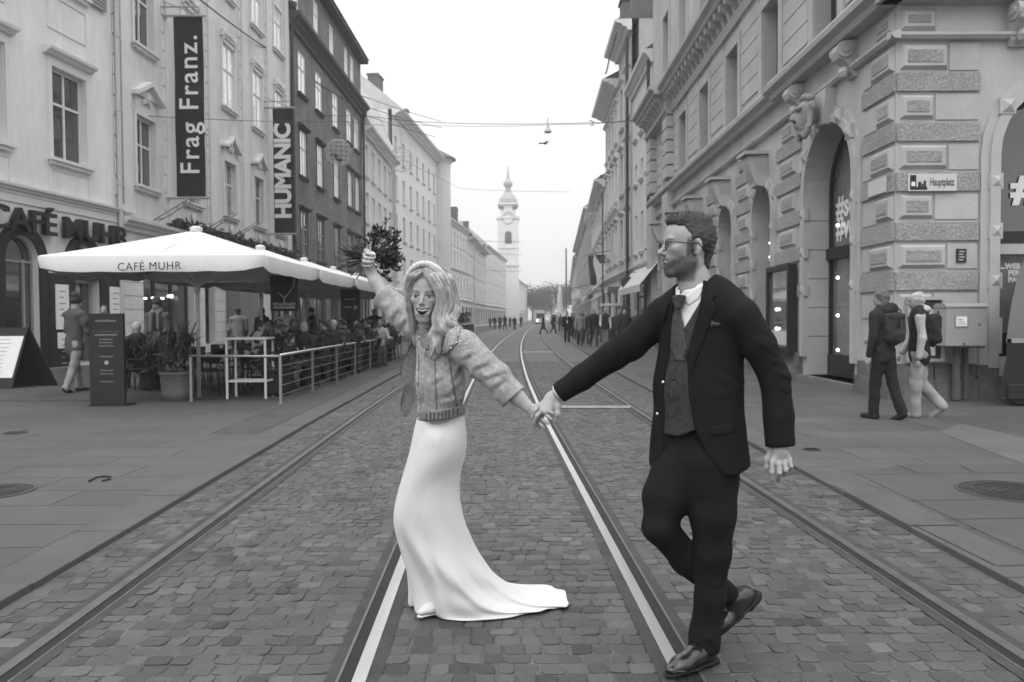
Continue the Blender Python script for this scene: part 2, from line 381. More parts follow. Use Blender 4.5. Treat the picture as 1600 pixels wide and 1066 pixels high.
def net_obj(name, parts, mats, parent, smooth_it=2, colour=None, xf=None):
    """parts: [(verts, faces, colourfn, matindex)] joined into one mesh object"""
    V, Fc, C, MI = [], [], [], []; n = 0
    off = np.array(parent_loc(parent)) if parent is not None else np.zeros(3)
    for v, f, cf, mi in parts:
        if len(v) == 0: continue
        f = np.asarray(f)
        e = np.concatenate([f[:, [0, 1]], f[:, [1, 2]], f[:, [2, 3]], f[:, [3, 0]]])
        for it in range(smooth_it):
            acc = np.zeros_like(v); num = np.zeros(len(v))
            np.add.at(acc, e[:, 0], v[e[:, 1]]); np.add.at(acc, e[:, 1], v[e[:, 0]]); np.add.at(num, e[:, 0], 1); np.add.at(num, e[:, 1], 1)
            v = v + .5 * (acc / np.maximum(num, 1)[:, None] - v)
        C.append(cf(v) if cf is not None else np.full(len(v), .5)); 
        V.append(v); Fc.append(f + n); MI.append(np.full(len(f), mi)); n += len(v)
    V = np.concatenate(V); Fc = np.concatenate(Fc); C = np.concatenate(C); MI = np.concatenate(MI)
    if xf is not None: V = V @ np.array(xf.to_3x3()).T + np.array(xf.translation)
    me = bpy.data.meshes.new(name); me.vertices.add(len(V)); me.vertices.foreach_set('co', (V - off).astype(np.float32).ravel())
    me.loops.add(len(Fc) * 4); me.loops.foreach_set('vertex_index', Fc.astype(np.int32).ravel())
    me.polygons.add(len(Fc)); me.polygons.foreach_set('loop_start', np.arange(len(Fc), dtype=np.int32) * 4)
    me.polygons.foreach_set('use_smooth', np.ones(len(Fc), bool))
    me.update(calc_edges=True)
    for q in (mats if isinstance(mats, (list, tuple)) else [mats]): me.materials.append(q)
    me.polygons.foreach_set('material_index', MI.astype(np.int32))
    a = me.color_attributes.new('Col', 'FLOAT_COLOR', 'POINT'); c = np.ones((len(V), 4), np.float32); c[:, :3] = C[:, None]; a.data.foreach_set('color', c.ravel())
    me.validate(); o = bpy.data.objects.new(name, me); COL.objects.link(o)
    if parent is not None: o.parent = parent
    return o
def sm(a, b, x): t = np.clip((x - a) / (b - a), 0, 1); return t * t * (3 - 2 * t)
def spot(v, c, r, soft=.35):   # 1 inside an ellipsoid patch, 0 outside
    q = np.linalg.norm((v - A3(c)) / A3(r), axis=1); return 1 - sm(1 - soft, 1 + soft, q)
# ------------------------------------------------------------------ ground, road, pavements, rails
rng = np.random.RandomState(7); random.seed(7)
def smooth_curve(P):
    P = A3(P); y = np.arange(P[0, 0], P[-1, 0], .5); x = np.interp(y, P[:, 0], P[:, 1])
    for _ in range(30): x[1:-1] = .25 * x[:-2] + .5 * x[1:-1] + .25 * x[2:]
    return lambda q: np.interp(q, y, x)
R3 = smooth_curve([(-8, .93), (3.17, .66), (8.84, .516), (10.8, .455), (18.5, .354), (27, .35), (35, .41), (48, .62), (80, 1.5), (110, 2.7), (153, 4.6), (250, 10.5), (330, 17)])
R4 = lambda y: R3(y) + 1.435
R2 = lambda y: R3(y) - 1.28
R1 = lambda y: R2(y) - 1.435
XL = smooth_curve([(-8, -2.35), (3.75, -2.5), (9.3, -2.72), (20, -2.9), (40, -3.05), (73, -3.2), (110, -2.6), (160, -.8), (250, 4.0), (330, 10)])
XR = smooth_curve([(-8, 2.75), (3.85, 2.57), (7.4, 2.62), (20, 2.66), (35, 3.06), (55, 3.7), (80, 4.5), (110, 6.0), (153, 8.4), (250, 15), (330, 22)])
PZ = .032
setts_far = brick_mat('sett paving', .15, .105, .17, .115, .014, .8, .22, .5, .006, 3.0, .2)
slab_l = brick_mat('stone slabs', .082, .03, 1.15, .52, .008, .8, .08, .4, .002, .8, .12)
slab_r = brick_mat('pavement slabs', .082, .03, 1.3, .62, .007, .8, .09, .37, .002, .7, .14)
earth = M('ground', .12, .9, .2, .5)
mb = MB(); mb.face([(-400, -60, -.06), (400, -60, -.06), (400, 900, -.06), (-400, 900, -.06)]); tag(mb.build('ground', earth), kind='structure')
def strip(mb, fa, fb, y0, y1, z, step=1.5, m=0):
    ys = np.arange(y0, y1 + .01, step)
    for a, b in zip(ys[:-1], ys[1:]):
        mb.face([(fa(a), a, z), (fb(a), a, z), (fb(b), b, z), (fa(b), b, z)], m)
mb = MB(); strip(mb, XL, XR, 25, 330, -.004)
tag(mb.build('road', setts_far), kind='structure')
joint = M('sett joint sand', .098, .95, .35, 2.5, .004, 120, var2=.25, scale2=70)
swell = lambda x, y: .0020 * math.sin(y * .9 + x) + .0012 * math.sin(x * 2.1 + 1.3 * y)
mb = MB()
ys_ = np.arange(-8, 25.01, .25)
for a_, b_ in zip(ys_[:-1], ys_[1:]):
    for k_ in range(24):
        fx = lambda y, k: XL(y) + (XR(y) - XL(y)) * k / 24
        P_ = [(fx(a_, k_), a_), (fx(a_, k_ + 1), a_), (fx(b_, k_ + 1), b_), (fx(b_, k_), b_)]; mb.face([(x_, y_, swell(x_, y_) * min(1, max(0, (y_ + .4) * 2)) - .0050) for x_, y_ in P_])
tag(mb.build('road', joint), kind='structure')
# individual setts near the camera: one mesh, uneven tops, worn edges
V, Fc, Cc = [], [], []
y = .6; row = 0
edge_l, edge_r = .085, .12
while y < 25:
    h = rng.uniform(.078, .1)
    yc = y + h / 2
    r1, r2, r3, r4 = R1(yc), R2(yc), R3(yc), R4(yc)
    for a, b in ((XL(yc) + .02, r1 - .085), (r1 + .12, r2 - .12), (r2 + .085, r3 - .085), (r3 + .12, r4 - .12), (r4 + .085, XR(yc) - .02)):
        x = a
        while x < b - .05:
            wd = min(rng.uniform(.072, .122), b - x)
            if b - x - wd < .07: wd = b - x
            g = rng.uniform(.002, .005)
            x0, x1, y0, y1 = x + g, x + wd - g, y + g * .8, y + h - g * .8
            tilt = rng.normal(0, .0014, 2); zt = rng.normal(0, .0014)
            j = rng.uniform(-.007, .007, (4, 2)); c4 = A3([(x0, y0), (x1, y0), (x1, y1), (x0, y1)]) + j
            ctr = c4.mean(0); n = len(V)
            wav = swell(x + wd / 2, yc)
            zz = lambda p, dz: (p[0], p[1], zt + wav + dz + tilt[0] * np.sign(p[0] - ctr[0]) + tilt[1] * np.sign(p[1] - ctr[1]))
            # 12-gon-ish outline: each corner cut
            ring = []
            for q in range(4):
                p, nx_, pv = c4[q], c4[(q + 1) % 4], c4[q - 1]; k = rng.uniform(.06, .2)
                ring += [p + (pv - p) * k, p + (nx_ - p) * k]
            ring = A3(ring); inn = ctr + (ring - ctr) * .88 
            for p in ring: V.append(zz(p, -.030))
            for p in ring: V.append(zz(p, -.0026))
            for p in inn: V.append(zz(p, 0))
            V.append(zz(ctr, rng.uniform(0, .003)))
            for q in range(8):
                r_ = (q + 1) % 8
                Fc += [(n + q, n + r_, n + 8 + r_, n + 8 + q), (n + 8 + q, n + 8 + r_, n + 16 + r_, n + 16 + q), (n + 16 + q, n + 16 + r_, n + 24)]
            cv = float(np.clip(rng.normal(.074, .014), .04, .12)); Cc += [cv] * 25
            x += wd
    y += h; row += 1
mb = MB(); mb.v, mb.f, mb.c = V, Fc, Cc; mb.m = [0] * len(Fc)
sett_m = M('granite sett', .13, .62, .16, 1.2, .004, 55, attr=True, var2=.22, scale2=110, spec=.35)
tag(mb.build('road', sett_m), kind='structure')
# rails: head, groove and guard lip in an asphalt bed
steel = M('polished rail steel', .68, .3, .14, 9, metal=1.0, stretch=(1, .1, 1)); steel_d = M('dull rail steel', .16, .45, .2, 8, metal=.6)
asph = M('asphalt filler', .055, .85, .3, 5, .004, 150); grv = M('rail groove', .018, .7, .3, 6)
def rail(fn, side, bright, label):   # side +1: groove lies towards +x
    t = thing('tram_rail', label, 'tram rail', (float(fn(3)), 3, 0), 'tram rails set in the setts')
    ys = np.concatenate([np.arange(-6, 30, .5), np.arange(30, 320, 3)])
    def band(name, o0, o1, z, mat, th=0):
        mb_ = MB()
        for a, b in zip(ys[:-1], ys[1:]):
            p = lambda yy, o: (float(fn(yy)) + side * o, yy, z)
            q = [p(a, o0), p(a, o1), p(b, o1), p(b, o0)]
            if side < 0: q = q[::-1]
            mb_.face(q)
            if th:
                for oo in (o0, o1):
                    q = [p(a, oo), p(b, oo)]; mb_.face([q[0], q[1], (q[1][0], q[1][1], z - th), (q[0][0], q[0][1], z - th)])
        mb_.build(name, mat, t)
    band('rail_head', -.038, .016, .006, bright, .05); band('guard_lip', .068, .080, .004, steel_d, .05)
    band('groove', .016, .068, .0005, grv); band('asphalt_bed', -.095, -.038, .002, asph); band('asphalt_strip', .080, .13, .002, asph)
rail(R1, 1, steel_d, 'far left dull tram rail beside the kerb of the café terrace')
rail(R2, -1, steel, "shiny tram rail running under the hem of the bride's white dress")
rail(R3, 1, steel, "bright curving tram rail that passes under the couple's joined hands")
rail(R4, -1, steel_d, 'far right thin tram rail behind the groom, nearest the postbox pavement')
# pavements with a low kerb
def kerb(fn, side, name):
    mb_ = MB(); y = -6.0
    while y < 300:
        L_ = 1.0 if y < 40 else 4.0
        g = .006
        for a, b in (((0, 0), (.30, 0)),):
            x0a, x0b = float(fn(y + g)), float(fn(y + L_ - g)); s_ = side
            dz = rng.normal(0, .002)
            p = [(x0a, y + g), (x0a + s_ * .32, y + g), (x0b + s_ * .32, y + L_ - g), (x0b, y + L_ - g)]
            if s_ < 0: p = [p[1], p[0], p[3], p[2]]
            mb_.hexa([(q[0], q[1], -.05) for q in p] + [(q[0], q[1], PZ + .004 + dz) for q in p])
        y += L_
    return tag(mb_.build(name, M('kerb granite', .088, .8, .15, 2, .003, 90, var2=.12, scale2=60), bevel=.006), kind='structure')
kerb(XL, -1, 'kerb'); kerb(XR, 1, 'kerb')
mb = MB(); strip(mb, lambda y: -60, lambda y: XL(y) - .32, -8, 330, PZ, 2.0)
tag(mb.build('pavement', slab_l), kind='structure')
mb = MB(); strip(mb, lambda y: XR(y) + .32, lambda y: 60, -8, 330, PZ, 2.0)
tag(mb.build('pavement', slab_r), kind='structure')
ribm = M('ribbed paving', .118, .85, .12, 1.5, .012, 3, stretch=(1, 1, 1), wave=5.5)
def sheet(name, pts, mat, z):
    mb_ = MB(); mb_.face([(p[0], p[1], z) for p in pts]); return tag(mb_.build(name, mat), kind='structure')
strip_l = MB(); strip(strip_l, lambda y: XL(y) - 1.0, lambda y: XL(y) - .38, 9.3, 60, PZ + .004)
for k_ in range(11): strip(strip_l, lambda y: XL(y) - .98 + .055 * k_, lambda y: XL(y) - .98 + .055 * k_ + .028, 9.35, 60, PZ + .011)
tag(strip_l.build('pavement', ribm), kind='structure')
q = [G(1468, 676, PZ), G(1640, 742, PZ), G(1640, 694, PZ), G(1500, 662, PZ)]; sheet('pavement', q, ribm, PZ + .004)
# smoother tarmac patch of the right foreground, with saw-cut joints
tar = M('smooth tarmac', .076, .8, .14, 1.2, .002, 140, var2=.1, scale2=50)
q = [(3.0, 6.75), (2.98, 4.0), (3.1, -6), (30, -6), G(1900, 726, PZ), G(1420, 726, PZ), G(1335, 739, PZ)]
sheet('pavement', q, tar, PZ + .003)
cut = M('saw cut joint', .02, .9)
def joint_line(a, b, wd=.007):
    a, b = A3(a), A3(b); d = (b - a) / np.linalg.norm(b - a); n = np.array([-d[1], d[0], 0]) * wd / 2
    mbj.face([a - n, b - n, b + n, a + n])
mbj = MB(); z = PZ + .007
for (a, b) in (((1335, 741), (1600, 738)), ((1300, 757), (1555, 883)), ((1370, 783), (1600, 779)), ((1430, 812), (1600, 809)), ((1400, 726), (1432, 738)), ((1500, 727), (1520, 737)), ((1558, 884), (1640, 882))):
    joint_line(G(*a, z), G(*b, z))
tag(mbj.build('pavement', cut), kind='structure')
white_road = M('worn white marking', .26, .8, .3, 6)
mb = MB()
for (a, b, c_, d_) in (((862, 634), (985, 634), (985, 637.5), (862, 637.5)),):
    for q in ((a, b, c_, d_),): mb.face([G(*p, .009) for p in q][::-1])
mb.face([G(*p, .006) for p in ((815, 549), (864, 549), (864, 551), (815, 551))][::-1])
tag(mb.build('road_marking', white_road), kind='structure')
iron = M('cast iron', .05, .55, .25, 8, .003, 60, metal=.4); iron_l = M('worn iron', .085, .5, .25, 10, metal=.4)
def manhole(c, r, label):
    t = thing('manhole_cover', label, 'manhole cover', (c[0], c[1], PZ), 'manhole covers in the pavement')
    mb_ = MB(); mb_.lathe((c[0], c[1], 0), [(r, PZ), (r, PZ + .008), (r * .93, PZ + .008), (r * .93, PZ + .002)], 40); mb_.build('rim', iron_l, t)
    mb_ = MB(); mb_.lathe((c[0], c[1], 0), [(r * .92, PZ), (r * .92, PZ + .006)], 40)
    for k in range(1, 5):
        rr = r * .92 * k / 5
        mb_.lathe((c[0], c[1], 0), [(rr, PZ + .005), (rr, PZ + .011), (rr - .03, PZ + .011), (rr - .03, PZ + .005)], 32)
    mb_.build('lid', iron, t)
def gp(px, py): return G(px, py, PZ)
c0 = gp(1586, 769); manhole(c0, float(gp(1586, 769)[0] - gp(1502, 769)[0]), 'large round iron manhole cover at the right edge of the foreground')
c0 = gp(-10, 769); manhole(c0, float(gp(47, 769)[0] - gp(-10, 769)[0]), 'round iron manhole cover at the left edge of the foreground')
c0 = gp(25, 676.5); manhole(c0, float(gp(42, 676)[0] - gp(25, 676)[0]), 'small iron cover in the slabs in front of the white menu board')
c0 = gp(1268, 703); manhole(c0, float(gp(1282, 703)[0] - gp(1268, 703)[0]), "small iron cover in the pavement just right of the groom's hanging hand")
# a bent twig lying on the slabs
mb = MB(); pts = [gp(139, 754) + A3((0, 0, .012)), gp(150, 748) + A3((0, 0, .012)), gp(163, 746.5) + A3((0, 0, .014)), gp(173, 747) + A3((0, 0, .012)), gp(170, 751) + A3((0, 0, .012)), gp(160, 753.5) + A3((0, 0, .012))]
mb.tube(pts, .008, 6); tag(mb.build('cable_loop', M('black rubber', .025, .6)), 'small bent loop of dark cable lying on the left slabs', 'cable')
# ------------------------------------------------------------------ facade kit
def poly_prism(mb, F, poly, w0, w1, m=0):
    n = len(poly); a = [F(u, w0, z) for u, z in poly]; b = [F(u, w1, z) for u, z in poly]
    mb.add(a + b, [(i, (i + 1) % n, n + (i + 1) % n, n + i) for i in range(n)] + [tuple(range(n - 1, -1, -1)), tuple(range(n, 2 * n))], m)
def arc_pts(u0, u1, zs, n=14):
    r = (u1 - u0) / 2; c = (u0 + u1) / 2
    return [(c - r * math.cos(math.pi * i / n), zs + r * math.sin(math.pi * i / n)) for i in range(n + 1)]
def wall(mb, F, u0, u1, z0, z1, ops, depth=.22, w=0.0, m=0):
    """front skin with real openings; op = (ua, ub, za, zb, arched[, depth])"""
    us = sorted({u0, u1, *[o[0] for o in ops], *[o[1] for o in ops]}); zs = sorted({z0, z1, *[o[2] for o in ops], *[o[3] for o in ops]})
    us = [x for x in us if u0 <= x <= u1]; zs = [x for x in zs if z0 <= x <= z1]
    for a, b in zip(us[:-1], us[1:]):
        run = None
        for c, d in list(zip(zs[:-1], zs[1:])) + [(None, None)]:
            hole = c is None or any(o[0] - 1e-6 <= a and b <= o[1] + 1e-6 and o[2] - 1e-6 <= c and d <= o[3] + 1e-6 for o in ops)
            if hole:
                if run: mb.face([F(a, w, run[0]), F(b, w, run[0]), F(b, w, run[1]), F(a, w, run[1])], m); run = None
            else: run = (run[0] if run else c, d)
    for o in ops:
        ua, ub, za, zb, ar = o[:5]; dp = o[5] if len(o) > 5 else depth
        if ar:
            sp = zb - (ub - ua) / 2; P = arc_pts(ua, ub, sp)
            for i in range(len(P) - 1):
                p, q = P[i], P[i + 1]; cz = zb; cu = ua if i < len(P) // 2 else ub
                mb.face([F(p[0], w, p[1]), F(q[0], w, q[1]), F(cu, w, cz)], m)
                mb.face([F(p[0], w, p[1]), F(p[0], w - dp, p[1]), F(q[0], w - dp, q[1]), F(q[0], w, q[1])], m)
            edges = [((ua, za), (ua, sp)), ((ub, za), (ub, sp)), ((ua, za), (ub, za))]
        else: edges = [((ua, za), (ua, zb)), ((ub, za), (ub, zb)), ((ua, za), (ub, za)), ((ua, zb), (ub, zb))]
        for p, q in edges: mb.face([F(p[0], w, p[1]), F(q[0], w, q[1]), F(q[0], w - dp, q[1]), F(p[0], w - dp, p[1])], m)
def arch_band(mb, F, u0, u1, z0, zs, wd, w0, w1, m=0, legs=True, n=14):
    a = arc_pts(u0, u1, zs, n); b = arc_pts(u0 - wd, u1 + wd, zs, n)
    if legs: a = [(u0, z0)] + a + [(u1, z0)]; b = [(u0 - wd, z0)] + b + [(u1 + wd, z0)]
    for i in range(len(a) - 1):
        mb.hexa([F(a[i][0], w1, a[i][1]), F(b[i][0], w1, b[i][1]), F(b[i][0], w0, b[i][1]), F(a[i][0], w0, a[i][1]),
                 F(a[i + 1][0], w1, a[i + 1][1]), F(b[i + 1][0], w1, b[i + 1][1]), F(b[i + 1][0], w0, b[i + 1][1]), F(a[i + 1][0], w0, a[i + 1][1])], m)
def bars(mb, F, u0, u1, z0, z1, w, t=.06, th=.05, mull=(.5,), trans=(.66,)):
    mb.fbox(F, u0, u0 + t, w, w + th, z0, z1); mb.fbox(F, u1 - t, u1, w, w + th, z0, z1)
    mb.fbox(F, u0 + t, u1 - t, w, w + th, z0, z0 + t); mb.fbox(F, u0 + t, u1 - t, w, w + th, z1 - t, z1)
    for k in trans: z = z0 + (z1 - z0) * k; mb.fbox(F, u0 + t, u1 - t, w + .004, w + th + .012, z - t * .6, z + t * .6)
    for k in mull: u = u0 + (u1 - u0) * k; mb.fbox(F, u - t * .6, u + t * .6, w + .002, w + th + .006, z0 + t, z1 - t)
def window(F, parent, u, zb, wd, h, fm, pm, sm_=None, style='plain', w=-.2, mull=(.5,), trans=(.66,), t=.06, sd=.0, band=.15):
    u0, u1, z1 = u - wd / 2, u + wd / 2, zb + h
    mb = MB(); bars(mb, F, u0 + .005, u1 - .005, zb + .005, z1 - .005, w, t, .05, mull, trans); o = mb.build('window', fm, parent)
    mb = MB(); mb.fbox(F, u0 + t, u1 - t, w + .005, w + .02, zb + t, z1 - t); mb.build('pane', pm, o)
    if sm_ is not None:
        s = MB()
        s.fbox(F, u0 - .2, u1 + .2, sd, sd + .17, zb - .10, zb - .02); s.fbox(F, u0 - .14, u1 + .14, sd, sd + .11, zb - .2, zb - .10)
        if style != 'bare':
            s.fbox(F, u0 - band, u0 - .01, sd, sd + .05, zb - .02, z1 + .01); s.fbox(F, u1 + .01, u1 + band, sd, sd + .05, zb - .02, z1 + .01)
            s.fbox(F, u0 - band, u1 + band, sd, sd + .052, z1 + .01, z1 + band)
        if style in ('hood', 'panel'):
            z = z1 + band + .12; s.fbox(F, u0 - .12, u1 + .12, sd, sd + .035, z1 + band, z)
            s.fprof(F, u0 - .28, u1 + .28, [(sd, z), (sd + .09, z), (sd + .14, z + .07), (sd + .24, z + .10), (sd + .26, z + .17), (sd, z + .22)])
            if style == 'panel':
                s.fbox(F, u0 - .1, u1 + .1, sd, sd + .025, z + .35, z + .95); s.fbox(F, u0 - .02, u1 + .02, sd + .025, sd + .04, z + .42, z + .88)
        if style == 'lintel':
            z = z1 + .08; s.fprof(F, u0 - .25, u1 + .25, [(sd, z), (sd + .12, z), (sd + .26, z + .1), (sd + .26, z + .16), (sd, z + .24)])
        if style == 'gable':
            z = z1 + .55
            s.fbox(F, u0 - .1, u1 + .1, sd, sd + .03, z1 + band, z)
            for a, b in ((u0 - .28, u), (u1 + .28, u)):
                poly_prism(s, F, [(a, z), (a, z + .13), (b, z + .63), (b, z + .48)], sd, sd + .28)
            poly_prism(s, F, [(u0 - .1, z + .08), (u1 + .1, z + .08), (u, z + .5)], sd, sd + .09)
            s.ball(F(u, sd + .09, z + .1), (.11, .17, .2), 10)
            for k in (-1, 1): s.ball(F(u + k * .18, sd + .06, z - .06), (.07, .12, .1), 8)
        if style == 'curl':
            z = z1 + .5
            s.fbox(F, u0 - .1, u1 + .1, sd, sd + .03, z1 + band, z)
            P = [(u0 - .32, z), (u0 - .1, z + .02), (u - .18, z + .30), (u, z + .52), (u + .18, z + .30), (u1 + .1, z + .02), (u1 + .32, z)]
            for p, q in zip(P[:-1], P[1:]): poly_prism(s, F, [p, (p[0], p[1] + .11), (q[0], q[1] + .11), q], sd, sd + .25)
            for k in (-.14, .14): s.ball(F(u + k, sd + .07, z + .05), (.07, .13, .16), 8)
            s.ball(F(u, sd + .09, z + .2), (.08, .1, .13), 8); s.ball(F(u, sd + .05, zb - .55), (.05, .22, .2), 8); s.ball(F(u, sd + .05, zb - .8), (.04, .1, .16), 8)
        if style == 'swag':
            z = z1 + .28
            for k in range(-4, 5): s.ball(F(u + k * .17, sd + .08, z + .16 - .012 * k * k + .05 * math.sin(k * 3)), (.07, .12, .1 + .03 * (k % 2)), 8)
            for k in (-1, 1): s.ball(F(u + k * .55, sd + .1, z + .12), (.09, .14, .18), 8); s.ball(F(u + k * .66, sd + .07, z - .12), (.06, .08, .16), 8)
            s.fprof(F, u0 - .2, u1 + .2, [(sd, z - .1), (sd + .1, z - .1), (sd + .12, z - .03), (sd, z)])
        s.build('window_surround', sm_, o)
    return o
def cornice(mb, F, u0, u1, z, h, out, w=0.0):
    mb.fprof(F, u0, u1, [(w, z), (w + out * .25, z), (w + out * .3, z + h * .25), (w + out * .55, z + h * .4), (w + out * .6, z + h * .55), (w + out * .95, z + h * .7), (w + out, z + h * .95), (w, z + h)])
def shed(mb, F, u0, u1, z0, z1, dep=9.0, w=-.4, m=0): mb.fbox(F, u0 + .01, u1 - .01, w - dep, w, z0, z1, m)
ROOF_HALF = [5.0]
def roof(mb, F, u0, u1, z, rise, half=None, over=.5, m=0):
    half = half or ROOF_HALF[0]
    mb.add([F(u0, over, z), F(u1, over, z), F(u1, -half, z + rise), F(u0, -half, z + rise), F(u0, -2 * half, z), F(u1, -2 * half, z)],
           [(0, 1, 2, 3), (3, 2, 5, 4), (0, 3, 4), (1, 5, 2), (0, 4, 5, 1)], m)
def pipe(F, u, z0, z1, w=.1, r=.055, name='downpipe', mat=None, parent=None, head=False):
    mb = MB(); mb.tube([F(u, w, z0), F(u, w, z1)], r, 8)
    z = z0 + 1
    while z < z1: mb.tube([F(u, w, z), F(u, w, z + .06)], r * 1.25, 8); z += 2.2
    if head: mb.tube([F(u, w, z1), F(u, w + .05, z1 + .25), F(u, w + .05, z1 + .5)], [r, r * 2.4, r * 2.8], 8)
    return mb.build(name, mat, parent)
# plaster and glass
pl_w = M('white plaster', .68, .9, .10, .9, .003, 25, var2=.07, scale2=4, stretch=(1, 1, .3)); pl_w2 = M('pale plaster', .60, .9, .11, .8, .003, 25, var2=.08, scale2=4, stretch=(1, 1, .3))
pl_trim = M('painted stucco trim', .64, .85, .05, 1.5, .002, 40); pl_dk = M('weathered dark plaster', .155, .92, .28, .55, .004, 18, var2=.2, scale2=3)
dk_trim = M('dark stone trim', .075, .85, .2, 3); far_w = M('haze-paled plaster', .74, .9, .06, .6); gl_f = M('haze-paled far glass', .38, .15, .2, 1.1, spec=.8); pl_g = M('grey plaster', .42, .9, .1, .6, .003, 20, var2=.06, scale2=5); pl_g2 = M('mid grey plaster', .33, .9, .1, .6, .003, 20, var2=.06, scale2=5)  # far walls and panes: distance haze put into a paler colour
st_s = M('smooth sandstone', .42, .85, .15, .8, .002, 60, var2=.06, scale2=22); st_r = M('vermiculated sandstone', .33, .92, .15, 1.2, .04, 20, var2=.30, scale2=26)
st_d = M('weathered plinth stone', .13, .9, .3, 2.2, .006, 30, var2=.2, scale2=12); st_t = M('sandstone moulding', .42, .85, .1, 1.4, .002, 50)
fr_w = M('white window frame', .66, .6); fr_d = M('dark window frame', .05, .5); fr_g = M('grey window frame', .3, .6)
gl_d = M('dark glass', .035, .04, .25, 1.3, spec=.9, coat=1.0); gl_b = M('curtain and sky reflection glass', .88, .12, .22, 1.1, spec=.8, coat=1.0, var2=.12, scale2=6); gl_m = M('grey glass', .16, .06, .45, 1.2, spec=.8, coat=1.0)  # gl_b: curtains plus the bright sky's reflection, painted as pane colour
sky_gl = M('white sky reflection glass', .9, .15, .06, .9, spec=.8, coat=1.0)  # reflected sky painted as a white pane colour
roof_t = M('roof tiles', .12, .85, .2, 1.5, .01, 12); roof_l = M('pale roof tiles', .55, .9, .12, 1.5, .01, 14)
zinc = M('zinc', .33, .5, .15, 3, metal=.5); pipe_d = M('dark pipe', .04, .5); pipe_l = M('painted pipe', .5, .6)
black = M('black panel', .022, .45, .2, 3); ironb = M('black iron', .02, .5)
paper = M('white paper', .8, .8, .03, 4); ink = M('printed ink', .03, .8); ink_g = M('grey ink', .3, .8)

# ---------------- left 1: the café building
F = frame((-12.87, 14), (-11.865, 23.3), (1, 0)); L = F.L; U, Z = F.U, F.Z
b = thing('cafe_building', 'white plastered café building with black arched doors and big letters, at the left edge', 'building', (-12.2, 20, 0))
zc = 4.62
a1 = (U(8), U(62), .12, Z(35, 368), True, .3); a2 = (U(112), U(151), 2.6, Z(131, 383), True, .3); dr = (U(116), U(156), .2, Z(136, 437), False, .5)
wbu = (U(88), U(140), Z(88, 247), Z(88, 107)); wau = (wbu[0] - 3.0, wbu[1] - 3.0, wbu[2], wbu[3])
mb = MB()
ops = [a1, a2, (wbu[0], wbu[1], wbu[2], wbu[3], False), (wau[0], wau[1], wau[2], wau[3], False), (wbu[0], wbu[1], 10.5, 12.9, False), (wau[0], wau[1], 10.5, 12.9, False)]
ops[1] = (a2[0], a2[1], dr[3] + .12, a2[3], True, .3); ops.append((dr[0], dr[1], dr[2], dr[3], False, .5))
wall(mb, F, 0, L, 0, 15, ops); shed(mb, F, 0, L, 0, 15)
mb.build('wall', pl_w, b)
mb = MB(); cornice(mb, F, 0, L, zc - .05, .24, .2); mb.fbox(F, 0, L, 0, .04, zc - .25, zc - .06)
for q in (wau, wbu):   # recessed apron panels below and above the windows
    for za, zb_ in ((wbu[2] - .95, wbu[2] - .3), (wbu[3] + 1.0, wbu[3] + 1.9)):
        x0, x1 = q[0] - .1, q[1] + .1
        for aa in ((x0, x1, za, za + .03), (x0, x1, zb_ - .03, zb_), (x0, x0 + .03, za + .03, zb_ - .03), (x1 - .03, x1, za + .03, zb_ - .03)): mb.fbox(F, aa[0], aa[1], 0, .025, aa[2], aa[3])
build_split(mb, 'cornice', pl_trim, b)
for q in (wbu, wau):
    window(F, b, (q[0] + q[1]) / 2, q[2], q[1] - q[0], q[3] - q[2], fr_w, gl_d, pl_trim, 'hood', t=.055, trans=(.62,))
    o = window(F, b, (q[0] + q[1]) / 2, 10.5, q[1] - q[0], 2.4, fr_w, gl_m, pl_trim, 'hood')
    for k in (-1, 1):
        s = MB(); uc = (q[0] + q[1]) / 2 + k * ((q[1] - q[0]) / 2 + .5)
        s.fbox(F, uc - .45, uc + .45, .06, .1, 10.45, 12.9)
        for j in range(26): s.fbox(F, uc - .38, uc + .38, .1, .125, 10.55 + j * .09, 10.6 + j * .09)
        s.build('shutter', fr_g, o)
mb = MB(); arch_band(mb, F, a1[0], a1[1], .06, a1[3] - (a1[1] - a1[0]) / 2, .30, 0, .05); arch_band(mb, F, ops[1][0], ops[1][1], ops[1][2], a2[3] - (a2[1] - a2[0]) / 2, .26, 0, .05)
mb.fbox(F, U(76), dr[0], 0, .055, .06, dr[3] + .1); mb.fbox(F, dr[1], U(191), 0, .055, .06, dr[3] + .1); mb.fbox(F, dr[0], dr[1], 0, .056, dr[3], dr[3] + .1)
build_split(mb, 'shopfront_panel', black, b)
def glazed_arch(q, par, fm, pm, trans, mull, w=-.22, nm='window'):
    sp = q[3] - (q[1] - q[0]) / 2; m_ = MB(); arch_band(m_, F, q[0] + .05, q[1] - .05, q[2], sp, .06, w, w + .06)
    for k in trans: m_.fbox(F, q[0] + .05, q[1] - .05, w + .003, w + .07, q[2] + (sp - q[2]) * k - .03, q[2] + (sp - q[2]) * k + .03)
    for k in mull: u_ = q[0] + (q[1] - q[0]) * k; m_.fbox(F, u_ - .03, u_ + .03, w + .004, w + .065, q[2], sp)
    o = m_.build(nm, fm, par); p_ = MB(); P = [(q[0], q[2])] + arc_pts(q[0], q[1], sp) + [(q[1], q[2])]
    poly_prism(p_, F, P, w - .02, w + .012); p_.build('pane', pm, o); return o
o = glazed_arch(a1, b, fr_g, gl_d, (.98, .28), (.72,), nm='arched_door')
m_ = MB(); m_.fbox(F, a1[0] + .12, a1[1] - .12, -.19, -.16, a1[2], a1[2] + .35); m_.build('kick_board', black, o)
glazed_arch(ops[1], b, fr_g, gl_d, (), (), nm='fanlight')
